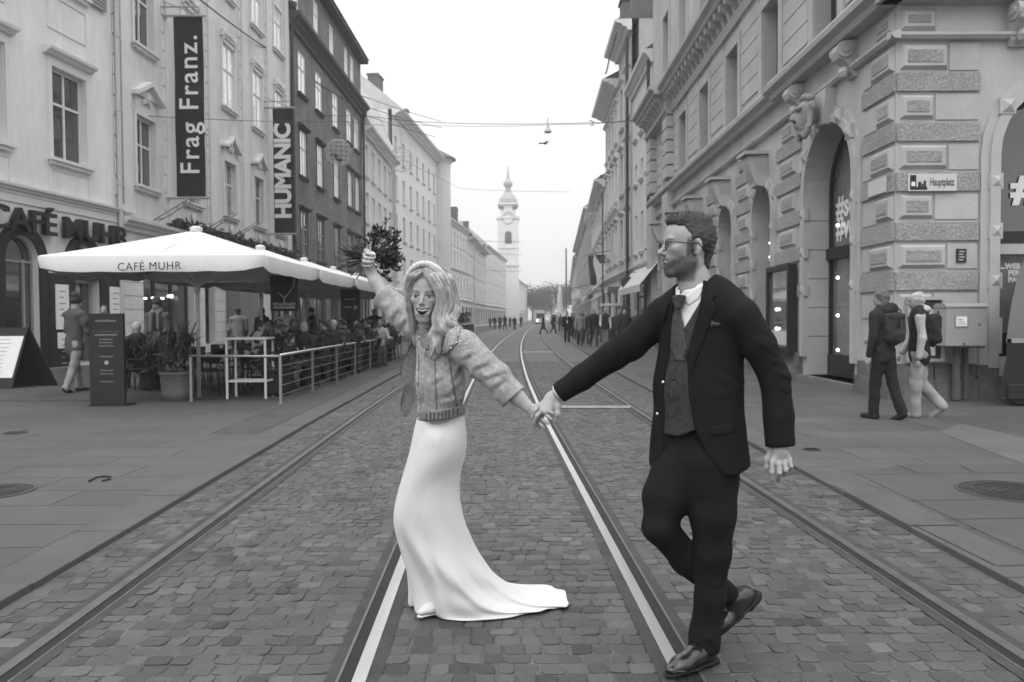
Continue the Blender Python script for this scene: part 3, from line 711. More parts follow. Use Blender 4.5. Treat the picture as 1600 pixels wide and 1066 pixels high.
m_ = MB(); bars(m_, F, dr[0] + .02, dr[1] - .02, dr[2], dr[3] - .02, -.3, .08, .07, (), ()); o = m_.build('door', M('light metal frame', .45, .4, metal=.5), b)
m_ = MB(); m_.fbox(F, dr[0] + .1, dr[1] - .1, -.29, -.27, dr[2] + .1, dr[3] - .1); m_.build('pane', gl_d, o)
for (pa, pb, ya, yb) in ((84, 104, 444, 515), (169, 187, 448, 490), (86, 104, 520, 545)):
    u0, u1 = U(pa), U(pb); z1, z0 = Z(pa, ya, .06), Z(pa, yb, .06)
    m_ = MB(); m_.fbox(F, u0, u1, .058, .085, z0, z1); o = m_.build('menu_case', paper, b)
    m_ = MB()
    for k in range(5): m_.fbox(F, u0 + .12, u1 - .12 - .1 * (k % 2), .087, .089, z1 - .2 - k * .16, z1 - .17 - k * .16)
    m_.build('menu_print', ink_g, o)
mb = MB(); mb.fbox(F, U(60), L, .06, .42, .02, .19); mb.build('step', M('step stone', .16, .85, .15, 3), b)
let = M('black metal letters', .02, .4)
zb_, zt_ = Z(43, 352, .12), Z(43, 322, .12)
text_mesh('CAFÉ MUHR', (.56) / .70, .14, 'sign_lettering', let, b, basis(F(U(-26, 330, .1), .16, Z(150, 379, .1)), (F.u[0], F.u[1], 0), (0, 0, 1)), bold=.012, width=U(195, 366, .1) - U(-26, 330, .1))
pipe(F, U(186), .1, 15, .12, .07, 'downpipe', pipe_l, b); pipe(F, U(191.5), 4.4, 15, .09, .045, 'downpipe', zinc, b)
def roofcap(F, b, z, L, rise=4, dark=True, over=.55):
    mb = MB(); roof(mb, F, 0, L, z, rise, 5, over); mb.build('roof', roof_t if dark else roof_l, b)
roofcap(F, b, 15, L)
# ---------------- left 2: stucco house with pilasters and ornaments
F = frame((-11.86, 23.32), (-11.57, 40.3), (1, 0)); L = F.L; U, Z = F.U, F.Z
b = thing('stucco_house', 'pale ornate stucco house with pedimented windows behind the two black banners', 'building', (-11.8, 30, 0))
cols = [1.75, 5.2, 8.85, 12.3, 15.4]; rows = [(5.75, 7.95), (10.2, 12.75), (14.8, 16.9)]; ww = 1.25
ops = [(c - ww / 2, c + ww / 2, a, z, False) for c in cols for a, z in rows]
gops = [(U(224), U(304), .5, 3.75, False, .35), (U(320), U(336), .5, 3.75, False, .35), (U(398), U(412), .3, 3.6, False, .35), (U(424), U(446), .3, 3.6, False, .35)]
mb = MB(); wall(mb, F, 0, L, 0, 19.5, ops + gops); shed(mb, F, 0, L, 0, 19.5); mb.build('wall', pl_w2, b)
for i, c in enumerate(cols):
    window(F, b, c, 5.75, ww, 2.2, fr_w, gl_m if i in (2,) else gl_d, pl_trim, 'gable' if i == 0 else 'curl', trans=(.6,))
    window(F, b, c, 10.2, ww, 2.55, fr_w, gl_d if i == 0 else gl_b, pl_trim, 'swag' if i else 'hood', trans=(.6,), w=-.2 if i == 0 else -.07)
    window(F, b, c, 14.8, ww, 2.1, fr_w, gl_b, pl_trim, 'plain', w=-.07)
for u in [0.35] + [(a + c) / 2 for a, c in zip(cols[:-1], cols[1:])] + [L - .35]:   # pilasters with banded blocks
    mb = MB()
    mb.fbox(F, u - .32, u + .32, 0, .1, 4.9, 18.4); mb.fbox(F, u - .42, u + .42, 0, .16, 18.4, 18.7); mb.fbox(F, u - .4, u + .4, 0, .14, 4.75, 4.95)
    for k in range(22): mb.fbox(F, u - .52, u - .34, 0, .03, 5.2 + k * .6, 5.72 + k * .6); mb.fbox(F, u + .34, u + .52, 0, .03, 5.2 + k * .6, 5.72 + k * .6)
    mb.build('pilaster', pl_trim, b)
mb = MB(); cornice(mb, F, 0, L, 4.2, .4, .35); cornice(mb, F, 0, L, 18.7, .8, .8); build_split(mb, 'cornice', pl_trim, b)
for g, c in (((0, U(223)), 0), ((U(305), U(319)), 0), ((U(337), U(352)), 0), ((U(384), U(397)), 0)):
    mb = MB()
    for k in range(9): mb.fbox(F, g[0] + .01, g[1] - .01, .0, .05, .1 + k * .42, .5 + k * .42)
    mb.build('banded_pier', pl_w, b)
mb = MB(); mb.fbox(F, U(353), U(383), 0, .6, .05, 4.1); mb.build('square_pier', M('grey pier', .2, .9, .1, 2), b)
for g in gops:
    m_ = MB(); bars(m_, F, g[0], g[1], g[2], g[3], -.3, .07, .06, (.33, .66) if g[1] - g[0] > 3 else (.5,), (.75,)); o = m_.build('shop_window', fr_d, b)
    m_ = MB(); m_.fbox(F, g[0], g[1], -.34, -.29, g[2], g[3]); m_.build('pane', gl_d, o)
lamp = M('lit lamp glass', .9, .4, emit=4.0)
for i, p in enumerate(((235, 466), (262, 466), (279, 463))):
    m_ = MB(); u = U(p[0]); z = Z(*p)
    if i < 2: m_.fbox(F, u - .5, u + .3, -.285, -.25, z - .03, z + .03)
    else: m_.ball(F(u, -.24, z), .07, 10)
    m_.build('shop_lamp', lamp, b)
for p in (246, 318, 360):   # light floodlight arms over the shopfronts
    u = U(p); m_ = MB(); z = 4.75
    m_.tube([F(u, 0, z), F(u, .55, z + .15)], .02, 6); m_.tube([F(u, .1, z - .05), F(u + .3, 1.25, z + .75)], .025, 6); m_.tube([F(u - .35, .1, z - .05), F(u - .05, 1.25, z + .75)], .025, 6); m_.tube([F(u - .2, .75, z + .4), F(u + .15, .75, z + .4)], .02, 6)
    m_.build('awning_arm', zinc, b)
m_ = MB(); rs = np.random.RandomState(3)
for k in range(1500):
    u = rs.uniform(U(262), L); c = A3(F(u, .2 + rs.normal(0, .16), 4.66 + abs(rs.normal(0, .13)))); d_ = rs.normal(size=3) * .07; e = rs.normal(size=3) * .05
    m_.face([c - d_, c + e, c + d_, c - e])
tag(m_.build('cornice_plants', M('dark leaves', .06, .8, .3, 5)), 'low row of dark green plants along the shop cornice above the café umbrellas', 'plants', kind='stuff')
roofcap(F, b, 19.5, L)
# ---------------- left 3: dark weathered house
F = frame((-11.57, 40.32), (-11.34, 58.7), (1, 0)); L = F.L; U, Z = F.U, F.Z
b = thing('dark_townhouse', 'tall dark weathered townhouse with bright windows beyond the vertical shoe shop banner', 'building', (-11.4, 50, 0))
cols = [U(472.5, 200), U(498.5, 200), U(524, 200), U(545, 200), U(556.5, 200)]; rows = [(4.9, 7.4), (9.35, 11.85), (13.85, 16.1)]; ww = 1.35
acols = [U(p, 60) for p in (462, 493.5, 517.5, 540, 549)]
ops = [(c - ww / 2, c + ww / 2, a, z, False) for c in cols for a, z in rows] + [(c - .5, c + .5, 18.0, 20.2, False) for c in acols]
gops = [(1.0 + 3.6 * k, 3.6 + 3.6 * k, .4, 3.5, False, .3) for k in range(5)]
mb = MB(); wall(mb, F, 0, L, 0, 20.9, ops + gops, .18); shed(mb, F, 0, L, 0, 20.9); mb.build('wall', pl_dk, b)
for c in cols:
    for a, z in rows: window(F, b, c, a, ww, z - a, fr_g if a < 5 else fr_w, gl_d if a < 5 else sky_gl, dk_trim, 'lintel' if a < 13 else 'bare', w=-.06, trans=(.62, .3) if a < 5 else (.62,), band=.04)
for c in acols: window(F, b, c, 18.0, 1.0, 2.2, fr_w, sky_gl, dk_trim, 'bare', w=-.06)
for g in gops:
    m_ = MB(); bars(m_, F, g[0], g[1], g[2], g[3], -.25, .07, .06, (.5,), (.75,)); o = m_.build('shop_window', fr_d, b)
    m_ = MB(); m_.fbox(F, g[0], g[1], -.28, -.24, g[2], g[3]); m_.build('pane', gl_m, o)
mb = MB(); cornice(mb, F, 0, L, 16.75, .75, .7); mb.build('cornice', dk_trim, b)
mb = MB(); mb.fbox(F, 0, L, 0, .6, 20.7, 20.95); roof(mb, F, 0, L, 20.95, 4.5, 5, .7); mb.build('roof', M('dark roof', .05, .8, .2, 2), b)
pipe(F, .12, .1, 17.4, .2, .09, 'downpipe', pipe_d, b, True); pipe(F, L - .15, .1, 16.6, .2, .09, 'downpipe', pipe_d, b, True)
# ---------------- left 4..8: paler houses fading into the distance
def house(name, label, A, B, zt, mat, cols, rows, ww, glass, trim, roofkind='tile', rise=4, ground=True, style='plain', cz=None, frames=None, over=.5, chim=()):
    F = frame(A, B, (1, 0) if A[0] < 3 else (-1, 0)); L = F.L
    b = thing(name, label, 'building', ((A[0] + B[0]) / 2, (A[1] + B[1]) / 2, 0))
    ops = [(c - ww / 2, c + ww / 2, a, z, False) for c in cols(L) for a, z in rows]; gops = []
    if ground:
        n = max(1, int(L / 3.4)); s_ = L / n; gops = [(k * s_ + .45, (k + 1) * s_ - .45, .3, 3.3, False, .3) for k in range(n)]
    mb = MB(); wall(mb, F, 0, L, 0, zt, ops + gops, .2); shed(mb, F, 0, L, 0, zt); mb.build('wall', mat, b)
    for a, z in rows:
        for c in cols(L): window(F, b, c, a, ww, z - a, frames or fr_w, glass, trim, style, w=-.15)
    for g in gops:
        m_ = MB(); bars(m_, F, g[0], g[1], g[2], g[3], -.25, .07, .06, (.5,), (.75,)); o = m_.build('shop_window', fr_d, b)
        m_ = MB(); m_.fbox(F, g[0], g[1], -.28, -.24, g[2], g[3]); m_.build('pane', gl_m, o)
    mb = MB(); cornice(mb, F, 0, L, zt - .6, .6, over + .15)
    for z in (cz or (3.9,)): cornice(mb, F, 0, L, z, .3, .25)
    build_split(mb, 'cornice', trim, b)
    mb = MB(); roof(mb, F, 0, L, zt, rise, None, over); r_ = mb.build('roof', roof_l if roofkind == 'pale' else roof_t, b)
    for (u, w_, h) in chim:
        mb = MB(); z = zt + rise * (1 - abs(-5 - w_) / 5); mb.fbox(F, u - .5, u + .5, w_ - .5, w_ + .5, z - .5, z + h); mb.fbox(F, u - .6, u + .6, w_ - .6, w_ + .6, z + h, z + h + .15); mb.build('chimney', roof_t, r_)
    return F, b
ev = lambda n, e=1.2: (lambda L: [e + (L - 2 * e) * (k + .0) / (n - 1) for k in range(n)])
ROOF_HALF[0] = 1.7
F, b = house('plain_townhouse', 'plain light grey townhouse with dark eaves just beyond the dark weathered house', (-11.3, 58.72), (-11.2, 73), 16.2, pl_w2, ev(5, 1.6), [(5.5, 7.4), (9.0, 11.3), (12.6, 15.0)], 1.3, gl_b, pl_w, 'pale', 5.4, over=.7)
ROOF_HALF[0] = 5.0
pipe(F, F.L - .1, .1, 15.5, .2, .12, 'downpipe', pipe_l, b)
F, b = house('tall_stucco_house', 'tall pale house with rounded bay, deep eaves and crowded chimneys in mid street', (-11.2, 73.05), (-8.95, 98.5), 21.3, far_w, ev(8, 1.4), [(5.2, 7.6), (9.2, 11.6), (13.0, 15.3), (16.8, 19)], 1.15, gl_f, far_w, 'pale', 5, chim=((3, -2.5, 1.5), (8, -3.5, 1.8), (13, -2.0, 1.2), (18, -3, 1.6)), over=1.0, style='bare')
mb = MB(); c = F(F.L - 1.6, 0, 0); mb.lathe(c, [(1.5, 4.4), (1.5, 20.7), (1.9, 21.3)], 20); mb.lathe(c, [(1.8, 4.2), (1.9, 4.5), (1.5, 4.5)], 20); mb.build('round_bay', pl_trim, b)
mb = MB(); mb.lathe(c, [(2.2, 21.3), (2.15, 21.5), (.1, 22.6)], 20); mb.build('bay_roof', roof_t, b)
house('neoclassical_house', 'long pale low house with regular narrow windows beyond the rounded bay', (-9.4, 98.6), (-6.9, 122.5), 15.2, far_w, ev(9, 1.2), [(4.9, 7.6), (9.0, 11.2), (12.0, 13.8)], 1.1, gl_f, far_w, 'pale', 2.5, style='bare', cz=(4.0, 8.3))
house('distant_townhouse', 'distant row house with overhanging dark eaves and a vertical shop sign', (-6.9, 122.6), (-5.3, 156), 14.6, pl_w, ev(10, 1.4), [(4.8, 7.2), (8.6, 10.8), (11.8, 13.4)], 1.1, gl_f, pl_trim, 'tile', 5.5, style='bare', chim=((6, -3, 2), (16, -4, 2), (25, -3, 2)), over=.9)
house('far_gabled_house', 'far pale house with tall shopfront next to the church tower', (-5.3, 156.1), (-1.5, 200), 16.5, far_w, ev(10, 1.6), [(5, 8), (9.2, 11.6), (12.4, 14.4)], 1.3, gl_f, pl_trim, 'pale', 5, style='bare')
house('church_side_house', 'far narrow front below the church tower with a stepped gable', (-1.2, 216), (6.2, 300), 14.0, far_w, ev(14, 2), [(4.8, 7.2), (8.4, 10.6), (11.2, 12.8)], 1.2, gl_f, pl_trim, 'tile', 4, style='bare')
# church tower
t = thing('church_tower', 'pale baroque church tower with clock and onion spire at the end of the street', 'church tower', (-.6, 213, 0))
F = frame((-3.6, 210.5), (1.9, 210.5), (0, -1)); zt = F.Z(797, 340)
mb = MB(); mb.box(-3.6, 1.9, 210.6, 216, 0, zt); 
for x in (-3.6, 1.5): mb.box(x - .12, x + .52, 210.45, 210.62, 0, zt - .4)
mb.box(-3.9, 2.2, 210.3, 216.3, 15.8, 16.6); mb.box(-3.8, 2.1, 210.4, 216.2, 20.6, 21.1); mb.build('tower_wall', far_w, t)
mb = MB(); mb.box(-4.0, 2.3, 210.2, 216.4, zt - .3, zt + .35); arch_band(mb, F, 1.2, 4.3, zt, zt + .2, .5, -.1, .5, legs=False); mb.box(-3.0, 1.3, 211.2, 215.4, zt + .35, zt + 3.6); mb.box(-3.7, 2.0, 210.5, 216.1, zt + 3.6, zt + 4.1); mb.build('belfry', far_w, t)
cx, cy_ = -.85, 213.3
mb = MB(); s_ = .205
prof = [(2.4, zt + 4.1), (2.6, zt + 4.5), (2.5, zt + 5.2), (1.9, zt + 6.2), (1.1, zt + 7.1), (.75, zt + 7.9), (.7, zt + 8.6), (1.15, zt + 9.0), (1.3, zt + 9.6), (1.1, zt + 10.2), (.6, zt + 10.8), (.35, zt + 11.8), (.22, zt + 13), (.08, zt + 14.2)]
mb.lathe((cx, cy_, 0), prof, 16); mb.ball((cx, cy_, zt + 14.3), .22, 8); mb.build('spire', M('pale copper', .4, .7, .1, 1), t)
mb = MB(); mb.lathe((0, 0, 0), [(1.15, 0), (1.15, .1)], 24); me = mb
me.v = [(cx + p[0], 210.4 - p[2], zt - .5 + p[1]) for p in me.v]; me.build('clock_face', M('clock dial', .75, .7), t)
mb = MB(); arch_band(mb, F, 2.0, 3.5, zt - 7, zt - 4.6, .15, .0, .14); mb.build('bell_window', M('louvre', .12, .8), t)
mb = MB(); mb.fbox(F, 2.0, 3.5, 0, .1, zt - 7, zt - 4); mb.build('louvre', M('louvre', .12, .8), t)
for x in (-2.75, 1.05):
    mb = MB(); mb.box(x - .7, x + .7, 210.9, 211.3, zt + 2.4, zt + 3.1); mb.build('belfry_opening', M('louvre', .12, .8), t)
# ---------------- right 1: rusticated corner palace
C0 = (6.32, 12.7)
FS = frame(C0, (6.66, 36.2), (-1, 0)); FF = frame(C0, (16.3, 12.74), (0, -1))
b = thing('corner_palace', 'rusticated sandstone corner building with arched portals and a bearded mask keystone, on the right', 'building', (C0[0], C0[1], 0))
zc = lambda y: 1.41 + (494.5 - y) * .010583
PIL = .0
zband = [(zc(148) - .812 * k, zc(118) - .812 * k) for k in range(5)]            # rough bands, top one first
zblk = [(zc(114) , zc(74))] + [(zc(190) - .812 * k, zc(152) - .812 * k) for k in range(5)]
zstr = zc(70); zcor = zc(14)
P1 = (1.5, 3.9); PF = (1.68, 4.08); spr = 4.05
sarch = [(P1[0], P1[1], .16, spr + (P1[1] - P1[0]) / 2, True, .56)]
for k in range(6):
    u0 = 6.0 + 3.5 * k
    if u0 + 1.9 < FS.L: sarch.append((u0 + .1, u0 + 1.65, .5, 4.75, True, .55))
farch = [(PF[0], PF[1], .1, spr + (PF[1] - PF[0]) / 2, True, .7), (PF[0] + 4.9, PF[1] + 4.9, .1, spr + (PF[1] - PF[0]) / 2, True, .7)]
swin = [(FS.U(1205, 100) + .0 + 3.45 * k, 0) for k in range(-1, 5)]
swins = [(u - .62, u + .62, 6.95, 9.15, False, .42) for u, _ in swin if .9 < u < FS.L - .8]
swins2 = [(a, b_, 11.6, 14.2, False, .35) for a, b_, *_ in swins]
fwins = [(2.4, 3.7, 7.2, 9.4, False, .42), (7.3, 8.6, 7.2, 9.4, False, .42)]
mb = MB()
wall(mb, FS, 0, FS.L, 0, 18, sarch + swins + swins2, .4); wall(mb, FF, 0, FF.L, 0, 18, farch + fwins, .4)
shed(mb, FS, 1.2, FS.L, 0, 18, 9, -1.15)
mb.build('wall', st_s, b)
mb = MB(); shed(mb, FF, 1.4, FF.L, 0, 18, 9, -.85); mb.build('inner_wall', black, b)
def block(ms, mr, F, u0, u1, z0, z1, w=.0, h=.07, mar=.075):   # bevelled quoin with a rough field
    a = mar * .75
    lo = [F(u0, w, z0), F(u1, w, z0), F(u1, w, z1), F(u0, w, z1)]; hi = [F(u0 + a, w + h, z0 + a), F(u1 - a, w + h, z0 + a), F(u1 - a, w + h, z1 - a), F(u0 + a, w + h, z1 - a)]
    ms.add(lo + hi, [(0, 1, 5, 4), (1, 2, 6, 5), (2, 3, 7, 6), (3, 0, 4, 7), (4, 5, 6, 7)])
    c = mar * 1.5
    if u1 - u0 > 2.5 * c: fld.fbox(F, u0 + c, u1 - c, w + h - .01, w + h + .012, z0 + c, z1 - c)
smo, rgh, fld, ash = MB(), MB(), MB(), MB()
def bandrow(F, u0, u1, z0, z1, w=.05):
    rgh.fbox(F, u0, u1, -.02, w, z0 + .012, z1 - .012)
def courses(F, u0, u1, quoin='left', upto=0):
    """one pier between openings: rough bands with quoins and plain ashlar between"""
    for k, (z0, z1) in enumerate(zband): bandrow(F, u0, u1, z0, z1)
    for k, (z0, z1) in enumerate(zblk):
        ln = .84 if k % 2 == 0 else .62
        if quoin == 'left':
            q0, q1 = u0 + .045, u0 + ln; block(smo, rgh, F, q0, q1, z0, z1)
            if u1 - q1 > .12: ash.fbox(F, q1 + .02, u1 - .01, -.02, .022, z0 - .005, z1 + .005)
        else:
            m_ = (u0 + u1) / 2; hw = min((u1 - u0) / 2 - .04, .5 if k % 2 else .42); block(smo, rgh, F, m_ - hw, m_ + hw, z0, z1)
courses(FS, 0.0, 1.18); courses(FF, 0.0, 1.36)
piers = [(4.24, 5.86)] + [(6.0 + 3.5 * k + 1.9, 6.0 + 3.5 * (k + 1) - .14) for k in range(5) if 6.0 + 3.5 * (k + 1) < FS.L]
for p in piers: courses(FS, p[0], p[1], 'mid')
courses(FF, 4.42, 6.2, 'mid')
for F, L_ in ((FS, FS.L), (FF, FF.L)):   # upper quoins between string course and cornice
    block(smo, rgh, F, .045, .64, zc(54), zc(21)); 
    for k in range(9):
        z0 = zcor + .75 + k * .62; 
        if k != 5: block(smo, rgh, F, .05, .84 if k % 2 else .62, z0, z0 + .52)
# joints of the smooth upper storey
for a, b_ in zip([0.9] + [o[1] + .34 for o in swins], [o[0] - .34 for o in swins] + [FS.L - .3]):
    if b_ - a > .3:
        for k in range(6): ash.fbox(FS, a, b_, 0, .035, zcor + .78 + k * .47, zcor + 1.22 + k * .47)
build_split(smo, 'quoin_block', st_s, b); build_split(rgh, 'rough_band', st_r, b); build_split(fld, 'rough_field', st_r, b); build_split(ash, 'ashlar_block', st_s, b)
# mouldings
mb = MB()
for F, ua, ub in ((FS, -.16, FS.L), (FF, -.16, FF.L)):
    mb.fprof(F, ua, ub, [(0, zstr), (.1, zstr + .01), (.15, zstr + .06), (.15, zstr + .1), (.08, zstr + .13), (0, zstr + .14)])
build_split(mb, 'string_course', st_t, b)
mb = MB()
for F, ua, ub in ((FS, -.3, 5.6), (FS, 5.61, FS.L), (FF, -.3, FF.L)):
    q = .0 if ua > 5 else .12
    mb.fprof(F, ua - q * .5, ub, [(0, zcor), (.16 + q, zcor), (.2 + q, zcor + .1), (.34 + q, zcor + .16), (.36 + q, zcor + .26), (.28 + q, zcor + .3), (.22 + q, zcor + .42), (0, zcor + .5)])
mb.build('cornice', st_t, b)
mb = MB()
for a, b_ in ((5.7, FS.L - 4.2),): mb.fprof(FS, a, b_, [(0, 9.75), (.12, 9.78), (.16, 9.95), (0, 10.0)])
for a, b_, q in ((0, 5.6, .2), (5.6, 18.4, 0), (18.4, FS.L, .3)):
    mb.fprof(FS, a, b_, [(0, 10.4), (.5 + q, 10.4), (.55 + q, 10.52), (.7 + q, 10.6), (.72 + q, 10.72), (.4 + q, 10.85), (0, 10.9)])
    mb.fprof(FS, a, b_, [(0, 9.7), (.1 + q, 9.7), (.14 + q, 9.82), (0, 9.85)]); mb.fbox(FS, a, b_, 0, .06 + q, 9.85, 10.4); mb.fbox(FS, a, b_, 0, .2 + q, 10.9, 11.3)
mb.fprof(FF, -.3, FF.L, [(0, 10.4), (.6, 10.4), (.65, 10.52), (.8, 10.6), (.82, 10.72), (.5, 10.85), (0, 10.9)])
build_split(mb, 'dentil_cornice', st_t, b)
k = 0; u = .3
while u < FS.L - .3:
    q = .2 if u < 5.6 else (.3 if u > 18.4 else 0)
    mb = MB(); mb.fprof(FS, u, u + .2, [(.06 + q, 9.9), (.16 + q, 9.95), (.24 + q, 10.15), (.44 + q, 10.2), (.46 + q, 10.39), (.06 + q, 10.39)]); mb.build('bracket', st_t, b); u += .58
mb = MB()   # avant-corps at the far end and plain piers
mb.fbox(FS, 18.4, 19.6, 0, .3, 0, zcor); mb.fbox(FS, 22.3, FS.L, 0, .3, 0, zcor)
for z0 in [zcor + .6 + .5 * k for k in range(6)]: mb.fbox(FS, 18.4, 19.5, 0, .32, z0, z0 + .44); mb.fbox(FS, 22.4, FS.L, 0, .32, z0, z0 + .44)
build_split(mb, 'end_pier', st_s, b)
for o in swins + swins2:
    window(FS, b, (o[0] + o[1]) / 2, o[2], o[1] - o[0], o[3] - o[2], fr_d, gl_d, st_t, 'plain', w=-.38, trans=(.66,), band=.28)
for o in fwins: window(FF, b, (o[0] + o[1]) / 2, o[2], o[1] - o[0], o[3] - o[2], fr_d, gl_d, st_t, 'plain', w=-.38)
# arch mouldings with diamond-cut blocks, keystones, glazing
tooth_z = [(z0 + z1) / 2 for z0, z1 in zband]
def pyr(mb, F, u0, u1, z0, z1, w0, h):
    mb.add([F(u0, w0, z0), F(u1, w0, z0), F(u1, w0, z1), F(u0, w0, z1), F((u0 + u1) / 2, w0 + h, (z0 + z1) / 2)], [(0, 1, 4), (1, 2, 4), (2, 3, 4), (3, 0, 4)])
for F, lst in ((FS, sarch), (FF, farch)):
    for i, o in enumerate(lst):
        big = i == 0 or F is FF; wd = .30 if big else .2; sp = o[3] - (o[1] - o[0]) / 2
        mb = MB(); arch_band(mb, F, o[0], o[1], .55 if big else .5, sp, wd * .55, 0, .10); arch_band(mb, F, o[0] - wd * .55, o[1] + wd * .55, .55 if big else .5, sp, wd * .45, 0, .055)
        build_split(mb, 'arch_moulding', st_t, b)
        for z in tooth_z[1:] if not big else tooth_z[2:]:
            for ua, ub in ((o[0] - wd * .62, o[0] + .05), (o[1] - .05, o[1] + wd * .62)):
                mb = MB(); mb.fbox(F, ua, ub, 0, .085, z - .13, z + .13); pyr(mb, F, ua + .02, ub - .02, z - .115, z + .115, .085, .06); mb.build('diamond_block', st_t, b)
        rr = (o[1] - o[0]) / 2 + wd * .5; uc = (o[0] + o[1]) / 2
        for an in ((35, 62, 118, 145) if big else (45, 135)):
            a = R(an); u, z = uc + rr * math.cos(a), sp + rr * math.sin(a); s_ = .13 if big else .09
            mb = MB(); mb.fbox(F, u - s_, u + s_, .05, .115, z - s_, z + s_); pyr(mb, F, u - s_ + .02, u + s_ - .02, z - s_ + .02, z + s_ - .02, .115, .07); mb.build('diamond_block', st_t, b)
        mb = MB(); zt = o[3]
        poly_prism(mb, F, [(uc - .2, zt - .05), (uc + .2, zt - .05), (uc + .32, zt + .62), (uc - .32, zt + .62)], .0, .22 if big else .3)
        if not big: mb.fprof(F, uc - .26, uc + .26, [(0, zt - .1), (.28, zt - .02), (.42, zt + .3), (.5, zt + .55), (.5, zt + .68), (0, zt + .72)]); mb.fbox(F, uc - .36, uc + .36, 0, .6, zt + .72, zt + .8)
        mb.build('keystone', st_t, b)
        # radiating voussoirs carved as rough wedges beside the keystone
        # glazing deep in the arch
        dp = o[5]; w = -dp + .02
        m_ = MB(); arch_band(m_, F, o[0] + .06, o[1] - .06, o[2], sp, .08, w, w + .08)
        m_.fbox(F, o[0], o[1], w + .003, w + .14, 2.62, 2.86)
        m_.fbox(F, o[0], o[1], w + .003, w + .1, o[2], o[2] + .45)
        if big: m_.fbox(F, uc - .05, uc + .05, w + .004, w + .09, o[2], 2.7)
        g_ = m_.build('shop_window', black, b)
        m_ = MB(); poly_prism(m_, F, [(o[0], o[2])] + arc_pts(o[0], o[1], sp) + [(o[1], o[2])], w - .03, w); m_.build('pane', gl_m if F is FS else gl_d, g_)
# mask on the big street portal
def bearded_mask(c, parent):
    f = Field(c - .55, c + .55, .016); A = lambda x, y, z: c + A3((x, y, z))   # faces -x
    f.ell(A(0, 0, .05), (.22, .2, .27), .03); f.ell(A(-.12, 0, -.12), (.16, .16, .2), .05); f.cone(A(-.2, 0, .08), A(-.3, 0, -.05), .04, .06, .03)
    f.cone(A(-.22, -.13, .13), A(-.22, .13, .13), .05, k=.03); f.ell(A(-.25, -.09, .05), (.05, .055, .04), .02, 'sub'); f.ell(A(-.25, .09, .05), (.05, .055, .04), .02, 'sub')
    f.ell(A(-.27, 0, -.14), (.06, .08, .035), .02, 'sub')
    rs = np.random.RandomState(5)
    for k in range(26):
        a = rs.uniform(-1, 1); q = A(-.16 + .1 * abs(a), a * .2, -.2 - rs.uniform(0, .22)); f.ell(q, (.06, .055, .07), .015)
    for k in range(34):
        t_ = rs.uniform(-1.7, 1.7); p = rs.uniform(.1, .9); q = A(-.12 * p + .05, .24 * math.sin(t_), .12 + .26 * math.cos(t_)); f.ell(q, (.075, .07, .07), .012)
    for k in (-1, 1): f.cone(A(0, k * .2, .1), A(-.05, k * .26, -.25), .07, .05, .02)
    v, q = f.mesh(); return net_obj('mask_keystone', [(v, q, None, 0)], st_d2, parent, 1)
st_d2 = M('weathered carved stone', .25, .9, .3, 5, .004, 50)
c = A3(FS((sarch[0][0] + sarch[0][1]) / 2 + .1, .42, 5.42)); bearded_mask(c, b)
def scroll(F, u, w, z, h, parent, nm='corbel'):
    mb = MB(); P = [(0, -h * .5), (.06, -h * .5), (.12, -h * .3), (.12, -.05), (.22, 0.05), (.34, .12), (.38, .24), (.34, .36), (.24, .42), (0, .44)]
    mb.fprof(F, u - .15, u + .15, [(w + p, z + q) for p, q in P])
    for s_ in (-.16, .16):
        p0 = F(u + s_ - .03, w + .24, z + .26); p1 = F(u + s_ + .03, w + .24, z + .26); mb.tube([p0, p1], .15, 14); mb.tube([F(u + s_ * 1.25 - .02, w + .24, z + .26), F(u + s_ * 1.25 + .02, w + .24, z + .26)], .07, 10)
    mb.ball(F(u, w + .2, z - .12), (.1, .14, .12), 8)
    return mb.build(nm, st_t, parent)
scroll(FS, 1.6, 0, zcor - .47, .45, b); scroll(FS, 4.2, 0, zcor - .47, .45, b); scroll(FF, 1.95, 0, zcor - .45, .5, b); scroll(FF, 4.2, 0, zcor - .45, .5, b)
mb = MB()   # plinth
for F, segs in ((FS, [(-.1, 1.2)] + [(p[0] - .1, p[1] + .1) for p in piers]), (FF, [(-.1, .62), (.63, 1.32), (4.4, 6.2)])):
    for a, b_ in segs: mb.fbox(F, a, b_, -.3, .14, .0, .36); mb.fbox(F, a + .01, b_ - .01, -.3, .09, .361, .62)
build_split(mb, 'plinth', st_d, b)
mb = MB(); mb.fbox(FF, 1.34, 1.72, -.3, .12, 0, .42); mb.fbox(FF, 1.33, 1.70, -.3, .08, .421, .60); build_split(mb, 'plinth', st_d, b)
mb = MB(); mb.fbox(FS, P1[0] - .25, P1[1] + .25, -.56, .14, 0, .16); mb.build('door_step', M('step stone', .16, .85, .15, 3), b)
for a, ua, ub, w0 in ((P1, P1[0] - .001, P1[1], 0),):   # ashlar joints in the deep reveal
    mb = MB()
    for z in [.98 + .62 * k for k in range(5)]: mb.fbox(FS, P1[1] - .002, P1[1] + .02, -.54, -.02, z, z + .018)
    build_split(mb, 'reveal_joint', M('dark joint mortar', .12, .9), b)  # dark mortar lines between the blocks
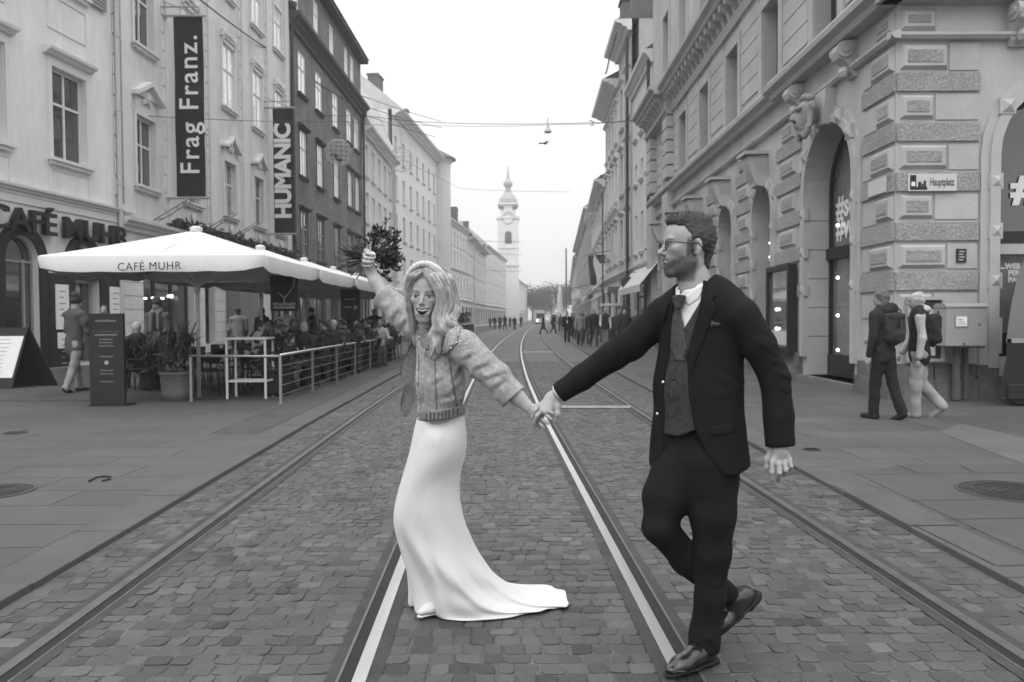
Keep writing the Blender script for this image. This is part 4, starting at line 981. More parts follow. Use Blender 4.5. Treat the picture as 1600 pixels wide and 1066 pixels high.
# shop lettering on the panes
vin = M('white vinyl lettering', .78, .6)
def vinyl(txt, F, u, w, z, size, width=None, flip=False, bold=.02):
    d = (F.u[0], F.u[1], 0) if not flip else (-F.u[0], -F.u[1], 0)
    text_mesh(txt, size, .006, 'vinyl_lettering', vin, b, basis(F(u, w, z), d, (0, 0, 1)), bold=bold, width=width)
vinyl('#so', FS, FS.U(1307, 330, -.53), -.53, 3.50, .66, 1.0, True); vinyl('#vo', FS, FS.U(1307, 330, -.53), -.53, 3.06, .66, 1.0, True)
vinyl('#so', FF, FF.U(1581, 290, -.66), -.655, FF.Z(1581, 314, -.66), .66, 1.25, bold=.025)
u0 = FF.U(1563, 420, -.66)
vinyl('...WEIL', FF, u0, -.655, FF.Z(1563, 420, -.66), .125, None, bold=.008)
vinyl('PERF', FF, FF.U(1575, 430, -.66), -.655, FF.Z(1563, 430.5, -.66), .125, None, bold=.008)
vinyl('PASS', FF, FF.U(1575, 430, -.66), -.655, FF.Z(1563, 441, -.66), .125, None, bold=.008)
mb = MB(); m_ = mb; z1, z0 = FF.Z(1580, 400, -.6), FF.Z(1580, 520, -.6); m_.fbox(FF, PF[0] + .1, PF[1] - .1, -.675, -.66, z0, z1); m_.build('window_poster', M('grey poster', .2, .5, .35, 1.2), b)
mb = MB(); mb.fbox(FF, PF[0] + .005, PF[1] - .005, -.69, -.5, FF.Z(1580, 398, -.6), FF.Z(1580, 382, -.6)); mb.build('window_transom', st_t, b)
mb = MB(); mb.fbox(FF, PF[0], PF[0] + .5, -.64, -.6, .75, 1.38); mb.fbox(FF, PF[0], PF[0] + .5, -.3, -.27, .12, .72); mb.build('paper_notice', paper, b)
# fairy lamps in the shop windows
for F, w, pts in ((FS, -.5, ((1309, 352), (1309, 434), (1309, 493), (1309, 547))), (FS, -.5, ((1203, 402), (1203, 380), (1145, 399), (1147, 388)))):
    for p in pts:
        m_ = MB(); u = F.U(p[0], p[1], w + .1); c = F(u, w + .1, F.Z(p[0], p[1], w + .1)); m_.ball(c, .036, 10); m_.build('window_lamp', lamp, b)
m_ = MB(); P = arc_pts(P1[0] + .75, P1[0] + 1.5, 2.98, 8); poly_prism(m_, FS, [(P1[0] + .75, 2.88)] + P + [(P1[0] + 1.5, 2.88)], -.53, -.52); m_.build('arched_sticker', M('pale sticker', .55, .6), b)
m_ = MB(); m_.fbox(FS, P1[0] + .55, P1[0] + 1.25, -.53, -.51, .62, 1.3); m_.build('shop_notice', M('pale sticker', .55, .6), b)
mb = MB(); mb.box(6.0, 17, 12.4, 37, 18.0, 18.4); mb.build('roof', roof_t, b)
# display case on the pier between the first two arches
t = thing('display_case', 'tall black glazed display case on the pier beside the big street portal', 'display case', FS(5.55, .15, .6))
u0, u1 = FS.U(1234, 480, .2), FS.U(1199, 480, .2); z0, z1 = FS.Z(1234, 553, .2), FS.Z(1234, 412, .2); u1 = max(u1, u0 + 1.1)
mb = MB(); mb.fbox(FS, u0, u1, .05, .14, z0, z1); mb.fbox(FS, u0, u0 + .1, .14, .24, z0, z1); mb.fbox(FS, u1 - .1, u1, .14, .24, z0, z1); mb.fbox(FS, u0 + .1, u1 - .1, .14, .24, z0, z0 + .14); mb.fbox(FS, u0 + .1, u1 - .1, .14, .24, z1 - .12, z1); mb.build('case_frame', black, t)
mb = MB(); mb.fbox(FS, u0 + .1, u1 - .1, .141, .17, z0 + .14, z1 - .12); mb.build('pane', gl_m, t)
for k, zz in enumerate((.55, 1.0)):
    mb = MB(); mb.ball(FS((u0 + u1) / 2 + .1, .2, z0 + zz), .04, 8); mb.build('case_lamp', lamp, t)
mb = MB(); mb.fbox(FS, u0 + .2, u1 - .2, .171, .18, z0 + .18, z0 + .5); mb.build('poster', M('pale sticker', .55, .6), t)
# signs on the corner
t = thing('street_sign', 'pale rectangular street name sign reading Hauptplatz with a small picture, on the corner quoins', 'street sign', FF(.6, .06, 3.4))
u0, u1, z0, z1 = FF.U(1418, 285, .06), FF.U(1494, 285, .06), FF.Z(1450, 299, .06), FF.Z(1450, 272, .06)
mb = MB(); mb.fbox(FF, u0, u1, .055, .085, z0, z1); mb.build('sign_plate', M('enamel plate', .55, .4), t, bevel=.004)
mb = MB(); h = z1 - z0; a = u0 + .03; d_ = .0875
mb.fbox(FF, a, a + .1, .085, d_, z0 + .02, z1 - .02); mb.fbox(FF, a + .1, a + .28, .085, d_, z0 + .02, z0 + .07); mb.fbox(FF, a + .13, a + .18, .085, d_, z0 + .07, z0 + .15); mb.fbox(FF, a + .22, a + .26, .085, d_, z0 + .07, z0 + .17); mb.fbox(FF, a + .185, a + .215, .085, d_, z0 + .07, z0 + .12)
mb.build('sign_picture', ink, t)
mb = MB(); mb.fbox(FF, a + .02, a + .08, d_, d_ + .002, z0 + .08, z0 + .15); mb.build('picture_highlight', paper, t)
text_mesh('Hauptplatz', .17, .003, 'sign_lettering', M('sign ink', .12, .7), t, basis(FF(a + .32, .087, z0 + .09), (1, 0, 0), (0, 0, 1)), bold=.004, width=u1 - a - .37)
t = thing('house_plaque', 'small pale blank plaque round the corner from the street name sign', 'plaque', FS(.5, .05, 3.3))
mb = MB(); mb.fbox(FS, FS.U(1385, 290, .06), FS.U(1358, 290, .06), .055, .08, FS.Z(1370, 305, .06), FS.Z(1370, 281, .06)); mb.build('plaque_plate', M('enamel plate', .55, .4), t, bevel=.004)
t = thing('dark_plaque', 'small dark square plaque with pale marks above the postbox', 'plaque', FF(1.05, .03, 2.35))
u0, u1, z0, z1 = FF.U(1494, 400, .03), FF.U(1509, 400, .03), FF.Z(1500, 410, .03), FF.Z(1500, 389, .03)
mb = MB(); mb.fbox(FF, u0, u1, .02, .05, z0, z1); mb.build('plaque_plate', M('dark enamel', .03, .4), t)
mb = MB()
for k in range(4): mb.fbox(FF, u0 + .03 + .01 * (k % 2), u1 - .05 + .02 * (k % 2), .05, .053, z0 + .03 + k * .045, z0 + .05 + k * .045)
mb.build('plaque_mark', M('pale mark', .4), t)
# notice case and postbox
t = thing('notice_case', 'framed wall notice case with white paper, behind the blond pedestrian', 'notice case', FF(.75, .1, .9))
u0, u1, z0, z1 = FF.U(1416, 500, .12), FF.U(1474, 500, .12), FF.Z(1470, 565, .12), FF.Z(1470, 464, .12)
mb = MB(); mb.fbox(FF, u0, u1, .1, .13, z0, z1)
for a in ((u0, u0 + .05, z0, z1), (u1 - .05, u1, z0, z1), (u0 + .05, u1 - .05, z0, z0 + .05), (u0 + .05, u1 - .05, z1 - .05, z1)): mb.fbox(FF, a[0], a[1], .13, .18, a[2], a[3])
mb.build('case_frame', M('aluminium frame', .42, .45, metal=.4), t)
mb = MB(); mb.fbox(FF, u0 + .05, u1 - .05, .13, .14, z0 + .05, z1 - .05); mb.build('case_back', M('dark felt', .05), t)
mb = MB(); mb.fbox(FF, u0 + .1, u1 - .14, .14, .146, z0 + .1, z1 - .2); mb.build('notice_sheet', M('pale notice', .6), t)
t = thing('postbox', 'boxy grey postbox with a small label window on a thin post at the corner', 'postbox', FF(1.0, .3, .05))
pbx = M('postbox enamel', .30, .4, .08, 3, spec=.5); wl = .32
u0, u1, z0, z1 = FF.U(1476, 510, .5), FF.U(1540, 510, .5), FF.Z(1500, 541, .5), FF.Z(1500, 479, .5)
mb = MB(); mb.fbox(FF, u0, u1, .2, .55, z0, z1 - .02); mb.build('box_body', pbx, t, bevel=.012)
mb = MB(); mb.fprof(FF, u0 - .012, u1 + .012, [(.19, z1 - .02), (.565, z1 - .02), (.565, z1 + .01), (.5, z1 + .05), (.25, z1 + .05), (.19, z1 + .02)]); mb.build('box_lid', pbx, t, bevel=.006)
mb = MB(); mb.fbox(FF, u0 + .04, u1 - .04, .55, .556, z0 - .03, z0 - .005); mb.build('bottom_lip', M('dark enamel', .03, .4), t)
a = u0 + .13; mb = MB(); mb.fbox(FF, a, a + .21, .55, .562, z0 + .30, z0 + .49); mb.build('label_frame', M('steel frame', .35, .4, metal=.6), t)
mb = MB(); mb.fbox(FF, a + .02, a + .19, .562, .565, z0 + .32, z0 + .47); mb.build('collection_label', paper, t)
for k in range(3):
    mb = MB(); mb.fbox(FF, a + .04, a + .16 - .02 * k, .565, .567, z0 + .35 + .035 * k, z0 + .362 + .035 * k); mb.build('label_line', ink_g, t)
mb = MB(); mb.fbox(FF, u0 + .02, u0 + .05, .08, .2, z0 + .1, z0 + .5); mb.fbox(FF, u0 + .28, u0 + .36, .24, .32, .05, z0); mb.fbox(FF, u1 - .16, u1 - .1, .12, .22, .05, z0); mb.build('post', M('postbox post', .12, .6), t)
mb = MB(); mb.tube([FF(u1 - .13, .55, z0 + .34), FF(u1 - .13, .562, z0 + .34)], .012, 8); mb.tube([FF(u0 + .28, .55, z0 + .04), FF(u0 + .28, .565, z0 + .04)], .014, 8); mb.build('lock', ironb, t)
# pole beside the notice case
t = thing('bollard_post', 'thin dark upright post on the pavement behind the light trousered pedestrian', 'post', G(1458, 622))
mb = MB(); c = G(1458, 622); mb.tube([(c[0], c[1], 0), (c[0], c[1], .95)], .03, 10); mb.ball((c[0], c[1], .95), .035, 8); mb.build('post_shaft', M('grey post', .1, .5), t)
# ---------------- right 2..6
def rhouse(*a, **k): return house(*a, **k)
F, b2 = rhouse('plain_gable_house', 'plain smooth house with dark gutter edge just past the corner palace', (6.68, 36.25), (6.75, 43), 14.0, pl_w2, ev(3, 1.4), [(4.9, 6.9), (8.6, 9.6), (11, 12)], .7, gl_d, pl_trim, 'tile', 4, style='bare', over=.35)
pipe(F, .2, .1, 13.5, .2, .08, 'downpipe', pipe_d, b2)
F, b2 = rhouse('turreted_house', 'tall narrow house with ornamental chimney turret on the right side', (6.75, 43.05), (6.85, 49), 18.0, pl_g, ev(2, 1.6), [(5, 7.4), (9, 11.4), (13, 15.4)], 1.2, gl_m, pl_trim, 'tile', 3.5, style='hood', over=.8, chim=((1.0, -.6, 2.2), (4.9, -.5, 2.4)))
pipe(F, .15, .1, 17, .25, .09, 'downpipe', pipe_d, b2)
rhouse('stucco_row_house', 'grey stucco house with balcony cornices behind the hanging wire globes', (6.85, 49.05), (7.1, 58), 16.6, pl_w2, ev(4, 1.3), [(5, 7.4), (9, 11.4), (12.8, 15)], 1.1, gl_m, pl_trim, 'tile', 3, style='hood', over=.9, cz=(3.9, 8.2), chim=((2, -1, 1.6),))
rhouse('flag_house', 'low pale row house with flags and awnings on the right', (7.1, 58.05), (8.7, 84), 11.9, pl_w, ev(7, 1.5), [(4.8, 7.2), (8.6, 10.8)], 1.2, gl_m, pl_trim, 'tile', 3.5, style='hood', over=.7, cz=(3.9, 7.9), chim=((4, -2, 1.5), (14, -2, 1.8)))
rhouse('distant_row_house', 'distant right hand row house with small roof turrets', (8.7, 84.05), (11.9, 140), 13.6, pl_g2, ev(14, 1.6), [(4.8, 7.2), (8.6, 10.8)], 1.2, gl_m, pl_trim, 'tile', 4, style='bare', over=.7, chim=((8, -2, 3), (25, -2, 2.5), (40, -1, 2)))
rhouse('far_row_house', 'farthest right hand row house beside the end of the street', (11.9, 140.1), (19.5, 250), 12.8, pl_g, ev(20, 2), [(4.8, 7.2), (8.4, 10.4)], 1.2, gl_m, pl_trim, 'tile', 4, style='bare', over=.6)
# slender church spire peeping over the roofs
t = thing('thin_spire', 'needle thin pale spire rising above the right hand roofs', 'spire', (14, 80, 18)); c = W(996, 52, 80)
mb = MB(); mb.lathe((c[0], c[1], 0), [(1.6, 15), (1.5, c[2] - 1), (.9, c[2]), (.05, c[2] + 4.0)], 8); mb.build('spire_roof', M('pale copper', .4, .7, .1, 1), t)
# ------------------------------------------------------------------ café terrace, banners, street furniture
canv = M('canvas', .62, .8, .04, 2, .002, 60); canv_in = M('umbrella pole paint', .55, .5)
UX, UY0 = -5.62, 13.75
def make_umbrella(x, y, label, half=1.74, zr=2.44, za=3.02, group='café umbrellas along the terrace'):
    t = thing('cafe_umbrella', label, 'umbrella', (x, y, PZ), group)
    mb = MB(); n = 12; rings = 7; per = []
    cor = [(-1, -1), (1, -1), (1, 1), (-1, 1)]
    for e in range(4):
        a, c = A3(cor[e]), A3(cor[(e + 1) % 4])
        for i in range(n):
            q = i / n; p = a + (c - a) * q; sag = math.sin(math.pi * q); per.append((p * (1 - .035 * sag), sag))
    N = len(per); base = len(mb.v)
    for k in range(rings + 1):
        r = .05 + .95 * k / rings
        for p, sag in per:
            z = zr + (za - zr) * (1 - r) ** 1.08 - .05 * sag * r * (1 - r) * 2 + .01 * sag * r ** 3
            mb.v.append((x + p[0] * half * r, y + p[1] * half * r, z))
    for k in range(rings):
        for i in range(N): mb.f.append((base + k * N + i, base + k * N + (i + 1) % N, base + (k + 1) * N + (i + 1) % N, base + (k + 1) * N + i)); mb.m.append(0)
    b0 = base + rings * N; v0 = len(mb.v)
    for j, (dz, ex) in enumerate(((-.02, 1.012), (-.27, 1.0))):
        for i, (p, sag) in enumerate(per):
            wv = 1 + .008 * math.sin(i * 2.1) * (j)
            z = zr + .01 * sag + dz + (.07 * (1 - sag) ** 4 if j else 0) + .008 * j * math.cos(i * 2.1)
            mb.v.append((x + p[0] * half * ex * wv, y + p[1] * half * ex * wv, z))
    for j in range(2):
        lo = b0 if j == 0 else v0
        for i in range(N): mb.f.append((lo + i, lo + (i + 1) % N, v0 + j * N + (i + 1) % N, v0 + j * N + i)); mb.m.append(0)
    mb.build('canopy', canv, t, True)
    mb = MB(); mb.tube([(x, y, PZ), (x, y, za)], .035, 12); mb.tube([(x, y, 1.9), (x, y, 2.0)], .05, 12); mb.build('pole', canv_in, t, True)
    mb = MB(); mb.lathe((x, y, 0), [(.1, za - .03), (.11, za + .04), (.06, za + .07)], 14); mb.build('top_cap', canv, t)
    for dx, dy in cor + [(0, -1), (0, 1), (1, 0), (-1, 0)]:
        mb = MB(); mb.tube([(x, y, za - .06), (x + dx * half * .97, y + dy * half * .97, zr - .02)], .014, 6); mb.tube([(x, y, 2.0), (x + dx * half * .45, y + dy * half * .45, za - .06 - (za - zr) * .47)], .012, 6); mb.build('rib', canv_in, t)
    return t
u0 = make_umbrella(UX, UY0, 'nearest white square café umbrella, with dark lettering on its front valance')
text_mesh('CAFÉ MUHR', .175, .003, 'valance_lettering', ink, u0, basis((W(184, 420, UY0 - 1.76)[0], UY0 - 1.775, W(230, 423, UY0 - 1.76)[2]), (1, 0, .02), (0, 0, 1)), spacing=1.1, width=float(W(283, 418, UY0 - 1.76)[0] - W(184, 418, UY0 - 1.76)[0]))
ul = ['white café umbrella second from the front, next to the lettered one', 'white café umbrella third from the front, behind the hanging heart poster', 'white café umbrella fourth from the front, partly behind the bouquet', "white café umbrella farthest along the terrace, behind the bride's raised arm"]
for k in range(4): make_umbrella(UX + .03 * (k % 2), UY0 + 3.5 * (k + 1), ul[k])
make_umbrella(-6.0, 52, "white umbrella of the farther terrace, just right of the bride's hair", 2.3, 2.6, 3.6, 'umbrellas of the farther terrace')
make_umbrella(-6.2, 61, 'small pale far umbrella behind the farther terrace', 2.3, 2.6, 3.4, 'umbrellas of the farther terrace')
mb = MB(); mb.face([(-11.4, 13.2, PZ + .006), (-4.02, 13.2, PZ + .006), (-4.06, 31, PZ + .006), (-11.2, 31, PZ + .006)]); tag(mb.build('terrace_shade_sheet', M('dark terrace shade', .06, .85, .25, 2)), kind='structure')  # added dark sheet, its colour deepens the shade under the umbrellas
# terrace railing: one section along the street, one across the end
sst = M('brushed steel', .55, .3, .08, 6, metal=1.0); sst_d = M('steel post', .32, .4, metal=.7)
pc = G(439, 631, PZ); px0 = G(306, 628, PZ); HR = .80
t = thing('terrace_railing', 'steel railing along the café terrace facing the tram track', 'railing', (pc[0], pc[1], PZ), 'terrace railings')
pe = A3((-3.98, 29.5, PZ)); nb = 9
mb = MB(); mb.tube([pc + A3((0, 0, HR)), pe + A3((0, 0, HR))], .024, 10); mb.build('handrail', sst, t, True)
for i in range(nb):
    p = pc + (pe - pc) * i / (nb - 1); mb = MB(); mb.box(p[0] - .02, p[0] + .02, p[1] - .02, p[1] + .02, PZ, PZ + HR - .02); mb.box(p[0] - .05, p[0] + .05, p[1] - .05, p[1] + .05, PZ, PZ + .012); mb.build('post', sst_d, t)
for k in range(4): mb = MB(); z = .14 + .16 * k; mb.tube([pc + A3((0, 0, z)), pe + A3((0, 0, z))], .006, 6); mb.build('cable', sst_d, t)
t = thing('terrace_railing', 'short steel railing across the near end of the terrace behind the white bar table', 'railing', (px0[0], px0[1], PZ), 'terrace railings')
mb = MB(); mb.tube([px0 + A3((-.1, .02, HR - .02)), pc + A3((-.03, .02, HR - .02))], .022, 10); mb.build('handrail', sst_d, t, True)
mb = MB(); p = px0 + A3((-.08, .02, 0)); mb.box(p[0] - .02, p[0] + .02, p[1] - .02, p[1] + .02, PZ, PZ + HR - .04); mb.build('post', sst_d, t)
# white bar table and stool
wht = M('white enamel tube', .58, .5)
def frame_table(name, label, cat, c, w_, d_, h, shelf=None, t_=.035):
    t = thing(name, label, cat, (c[0], c[1], PZ)); x, y = c[0], c[1]
    mb = MB(); mb.box(x - w_ / 2, x + w_ / 2, y - d_ / 2, y + d_ / 2, PZ + h - .04, PZ + h); mb.build('tabletop' if cat == 'table' else 'seat', wht, t, bevel=.004)
    for sx_ in (-1, 1):
        for sy_ in (-1, 1):
            a, b_ = x + sx_ * (w_ / 2 - t_), y + sy_ * (d_ / 2 - t_); mb = MB(); mb.box(a - t_ / 2, a + t_ / 2, b_ - t_ / 2, b_ + t_ / 2, PZ, PZ + h - .04); mb.build('leg', wht, t)
    if shelf:
        for sy_ in (-1, 1): mb = MB(); b_ = y + sy_ * (d_ / 2 - t_); mb.box(x - w_ / 2 + t_ * 1.5, x + w_ / 2 - t_ * 1.5, b_ - .02, b_ + .02, PZ + shelf, PZ + shelf + .03); mb.build('stretcher', wht, t)
        for sx_ in (-1, 1): mb = MB(); a = x + sx_ * (w_ / 2 - t_); mb.box(a - .018, a + .018, y - d_ / 2 + t_ * 1.5, y + d_ / 2 - t_ * 1.5, PZ + shelf, PZ + shelf + .028); mb.build('stretcher', wht, t)
    return t
c = G(392, 622, PZ); frame_table('bar_table', 'tall white square framed bar table in front of the terrace railing', 'table', c, .74, .5, 1.08, .30)
c = G(405, 606, PZ); frame_table('bar_stool', 'white backless bar stool tucked under the tall white bar table', 'stool', c, .5, .36, .74, .25, .03)
# black bistro chairs and tables
blk = M('black chair shell', .02, .5)
def make_chair(c, rz, label):
    t = thing('bistro_chair', label, 'chair', (0, 0, 0), 'black chairs of the café terrace')
    mb = MB(); mb.box(-.21, .21, -.2, .21, .43, .455); mb.build('seat', blk, t, bevel=.01)
    mb = MB(); P = [(-.21, -.2), (-.12, -.25), (.12, -.25), (.21, -.2)]
    for p, q in zip(P[:-1], P[1:]): mb.hexa([(p[0], p[1], .55), (q[0], q[1], .55), (q[0], q[1] - .02, .55), (p[0], p[1] - .02, .55), (p[0], p[1] - .07, .84), (q[0], q[1] - .07, .84), (q[0], q[1] - .09, .84), (p[0], p[1] - .09, .84)])
    mb.build('backrest', blk, t)
    for sx_ in (-1, 1):
        mb = MB(); mb.tube([(sx_ * .2, .2, 0), (sx_ * .19, .17, .43)], .012, 6); mb.build('leg', blk, t)
        mb = MB(); mb.tube([(sx_ * .2, -.24, 0), (sx_ * .19, -.18, .43), (sx_ * .19, -.27, .82)], .012, 6); mb.build('leg', blk, t)
        mb = MB(); mb.tube([(sx_ * .22, .18, .43), (sx_ * .23, .16, .64), (sx_ * .22, -.2, .64)], .012, 6); mb.build('armrest', blk, t)
    t.location = (c[0], c[1], PZ); t.rotation_euler = (0, 0, rz); return t
def make_table(c, label):
    t = thing('bistro_table', label, 'table', (0, 0, 0), 'small dark tables of the café terrace')
    mb = MB(); mb.lathe((0, 0, 0), [(.34, .715), (.35, .73), (.34, .745)], 24); mb.build('tabletop', M('dark tabletop', .05, .4), t)
    mb = MB(); mb.tube([(0, 0, .02), (0, 0, .715)], .03, 10); mb.lathe((0, 0, 0), [(.22, 0), (.22, .015), (.04, .04)], 20); mb.build('pedestal', blk, t)
    t.location = (c[0], c[1], PZ); return t
tabs = [(-5.0, 14.2), (-6.6, 14.9), (-4.75, 16.4), (-6.4, 17.2), (-4.8, 18.8), (-6.3, 19.8), (-4.75, 21.2), (-6.2, 22.4), (-4.8, 23.7), (-4.8, 26.0)]
tl = ['first dark café table behind the white bar table', 'dark café table under the lettered umbrella, left of its pole', 'dark café table beside the second post of the railing', 'dark café table in the second row under the second umbrella', 'dark café table beside the middle of the railing', 'dark café table in the second row under the third umbrella', 'dark café table beside the railing below the second hanging poster', 'dark café table near the shop wall below the fourth umbrella', "dark café table near the bride's raised sleeve", 'farthest dark café table at the end of the terrace']
ts = ['table behind the white bar table', 'table under the lettered umbrella', 'table by the second railing post', 'table under the second umbrella', 'table at the middle of the railing', 'table under the third umbrella', 'table below the second hanging poster', 'table below the fourth umbrella', 'table near the raised denim sleeve', 'table at the terrace end']
tab0 = make_table(tabs[0], tl[0])
for p, l in list(zip(tabs, tl))[1:]: o = copy_tree(tab0, None, (p[0], p[1], PZ)); o['label'] = l
chairs = []
for i, (x, y) in enumerate(tabs):
    for j, (dx, dy, rz) in enumerate(((-.62, .1, -1.45), (.62, -.05, 1.6), (.05, .68, 3.1))):
        if i in (2, 4, 6) and j == 1: continue
        chairs.append((x + dx, y + dy, rz, ('black armchair on the wall side of the ', 'black armchair on the street side of the ', 'black armchair at the far side of the ')[j] + ts[i]))
chairs += [(W(365, 560, 15.6)[0], 15.6, 2.6, 'empty black armchair seen just right of the lettered umbrella pole'), (W(343, 560, 17)[0], 17.0, 3.4, 'empty black armchair before the pale banded pier')]
ch0 = make_chair(chairs[0], chairs[0][2], chairs[0][3])
for x, y, rz, l in chairs[1:]: o = copy_tree(ch0, None, (x, y, PZ), rz); o['label'] = l
# cups and menu sheets on the tables
for i, (x, y) in enumerate(tabs):
    for dx, dy in ((.12, -.1), (-.14, .08)):
        mb = MB(); mb.lathe((x + dx, y + dy, PZ + .745), [(.05, 0), (.055, .006), (.03, .012), (.038, .06), (.042, .075)], 12); tag(mb.build('coffee_cup', pl_w, None, True), 'small white coffee cup standing on a dark café table', 'cup', 'coffee cups on the café tables')
# planters
wick = M('woven planter', .16, .85, .2, 6, .012, 60, stretch=(1, 1, 3)); soil = M('soil', .03, .95); leafm = M('dark long leaves', .075, .55, .35, 6, spec=.4); leafm2 = M('shrub leaves', .05, .6, .4, 6, spec=.4)
def planter(c, r, h, label, plant='palm', seed=1, ph=.9, group='planters of the café terrace', mat=None):
    t = thing('planter', label, 'planter', (c[0], c[1], PZ), group); rs = np.random.RandomState(seed); x, y = c[0], c[1]
    mb = MB(); mb.lathe((x, y, PZ), [(r * .82, 0), (r * .9, h * .3), (r, h - .05), (r * 1.06, h - .04), (r * 1.06, h), (r * .93, h), (r * .9, h - .06)], 26); mb.build('pot', mat or wick, t, True)
    mb = MB(); mb.lathe((x, y, PZ), [(r * .9, h - .07), (r * .9, h - .06)], 20); mb.build('soil', soil, t)
    mb = MB()
    if plant == 'palm':
        for k in range(240):
            a = rs.uniform(0, 6.28); el = rs.uniform(.1, 1.45); L_ = rs.uniform(.4, .62) * ph; o = A3((x + rs.normal(0, r * .38), y + rs.normal(0, r * .38), PZ + h + rs.uniform(0, ph * .55)))
            d = A3((math.cos(a) * math.cos(el), math.sin(a) * math.cos(el), math.sin(el))); s_ = A3((-math.sin(a), math.cos(a), 0)); pts = []
            for i in range(5):
                q = i / 4; pts.append((o + d * L_ * q + A3((0, 0, -.34 * L_ * q * q * (1.3 - el * .5))), .018 * (1 - q) ** .6 * (1 + q)))
            for (p, w_), (q, v_) in zip(pts[:-1], pts[1:]): mb.face([p - s_ * w_, p + s_ * w_, q + s_ * v_, q - s_ * v_])
    else:
        for k in range(420):
            o = A3((x, y, PZ + h + ph * .45)) + rs.normal(size=3) * A3((r * .55, r * .55, ph * .24)); d = rs.normal(size=3); d /= np.linalg.norm(d); e = np.cross(d, rs.normal(size=3)); e /= np.linalg.norm(e)
            L_ = rs.uniform(.07, .13); mb.face([o - d * L_, o + e * L_ * .4, o + d * L_, o - e * L_ * .4])
    mb.build('foliage', leafm if plant == 'palm' else leafm2, t)
    return t
c = G(268, 628, PZ); planter((c[0], c[1] + .25), .285, .50, 'big woven planter with a spiky long leaved plant beside the black menu stand', 'palm', 2, 1.0)
c = G(225, 612, PZ); planter((c[0], c[1] + .4), .26, .34, 'lower dark planter with drooping leaves half hidden by the black menu stand', 'palm', 4, .85, mat=M('dark pot', .03, .7))
pls = ['leafy planter inside the railing at its first post', 'leafy planter inside the railing at its second post', 'leafy planter inside the railing below the heart poster', 'leafy planter inside the middle of the railing', 'leafy planter inside the railing below the second hanging poster', 'leafy planter near the far end of the railing', "leafy planter by the bride's open jacket"]
for k in range(7): planter((-4.3, 14.0 + 2.1 * k), .27, .5, pls[k], 'shrub', 10 + k, .75, mat=M('dark pot', .03, .7))
# menu stand, sandwich board
t = thing('menu_stand', 'tall black printed menu stand standing in front of the café planters', 'menu stand', G(170, 635, PZ))
a, c = G(141, 635, PZ), G(198, 634, PZ); h = W(170, 490, a[1])[2] - PZ
mb = MB(); mb.box(a[0], c[0], a[1], a[1] + .06, PZ + .02, PZ + h); mb.build('panel', black, t, bevel=.004)
mb = MB(); mb.box(a[0] - .03, c[0] + .03, a[1] - .02, a[1] + .3, PZ, PZ + .02); mb.build('foot', ironb, t)
mb = MB(); y = a[1] - .003; mw = (c[0] - a[0]); ctr = (a[0] + c[0]) / 2; rs = np.random.RandomState(2)
def scribble(mb, cx_, z, w_, h_, y, rs):   # a line of too-small-to-read print
    x = cx_ - w_ / 2
    while x < cx_ + w_ / 2: l = rs.uniform(.012, .03); mb.box(x, min(x + l, cx_ + w_ / 2), y - .001, y + .002, z, z + h_ * rs.uniform(.6, 1)); x += l + .008
for z, w_, h_ in ((.91, .34, .035), (.76, .36, .03), (.715, .22, .02), (.68, .22, .02), (.645, .24, .02), (.53, .2, .018), (.38, .2, .02), (.345, .22, .016), (.26, .2, .02)): scribble(mb, ctr, PZ + h * z, w_, h_ * 1.2, y, rs)
mb.box(a[0] + .05, c[0] - .05, y, y + .002, PZ + h * .805, PZ + h * .808); mb.build('menu_print', M('faded print', .2, .7), t)
mb = MB(); mb.lathe((0, 0, 0), [(.035, 0), (.035, .004)], 16); mb.v = [(ctr + p[0], y - p[2] , PZ + h * .47 + p[1]) for p in mb.v]; mb.build('logo_disc', M('faded print light', .35, .7), t)
t = thing('sandwich_board', 'black sandwich board with a white menu sheet at the left edge, before the arched door', 'sandwich board', G(30, 605, PZ))
y = G(40, 607, PZ)[1]; x0, x1 = W(-25, 560, y)[0], W(38, 512, y)[0]; zt = W(38, 512, y)[2]
xa, xb, xc = W(-38, 606, y)[0], W(24, 606, y)[0], W(62, 604, y)[0]
mb = MB(); mb.hexa([(xa, y - .12, PZ), (xb, y - .12, PZ), (xb, y - .09, PZ), (xa, y - .09, PZ), (x0, y + .12, zt), (x1, y + .12, zt), (x1, y + .15, zt), (x0, y + .15, zt)]); mb.build('front_board', black, t)
mb = MB(); mb.hexa([(xa, y + .62, PZ), (xc, y + .62, PZ), (xc, y + .65, PZ), (xa, y + .65, PZ), (x0, y + .155, zt), (x1 + .0, y + .155, zt), (x1, y + .185, zt), (x0, y + .185, zt)]); mb.build('back_board', black, t)
mb = MB(); f_ = lambda s_, q: A3((xa, y - .125, PZ)) * (1 - q) + A3((x0, y + .115, zt)) * q + A3((1, 0, 0)) * s_ * ((xb - xa) * (1 - q) + (x1 - x0) * q)
P = [f_(.06, .18), f_(.94, .18), f_(.96, .86), f_(.06, .86)]; mb.hexa([p + A3((0, -.004, 0)) for p in P[:2]] + [p for p in P[1::-1]] + [p + A3((0, -.004, 0)) for p in (P[3], P[2])] + [P[2], P[3]]); mb.build('menu_sheet', paper, t)
mb = MB(); rs = np.random.RandomState(8)
for k in range(9):
    q = .8 - k * .065; w_ = rs.uniform(.15, .4); p = f_(.5 - w_ / 2, q) + A3((0, -.006, 0)); r_ = f_(.5 + w_ / 2, q) + A3((0, -.006, 0)); mb.face([p, r_, r_ + A3((0, .003, .012)), p + A3((0, .003, .012))])
mb.build('menu_print', ink_g, t)
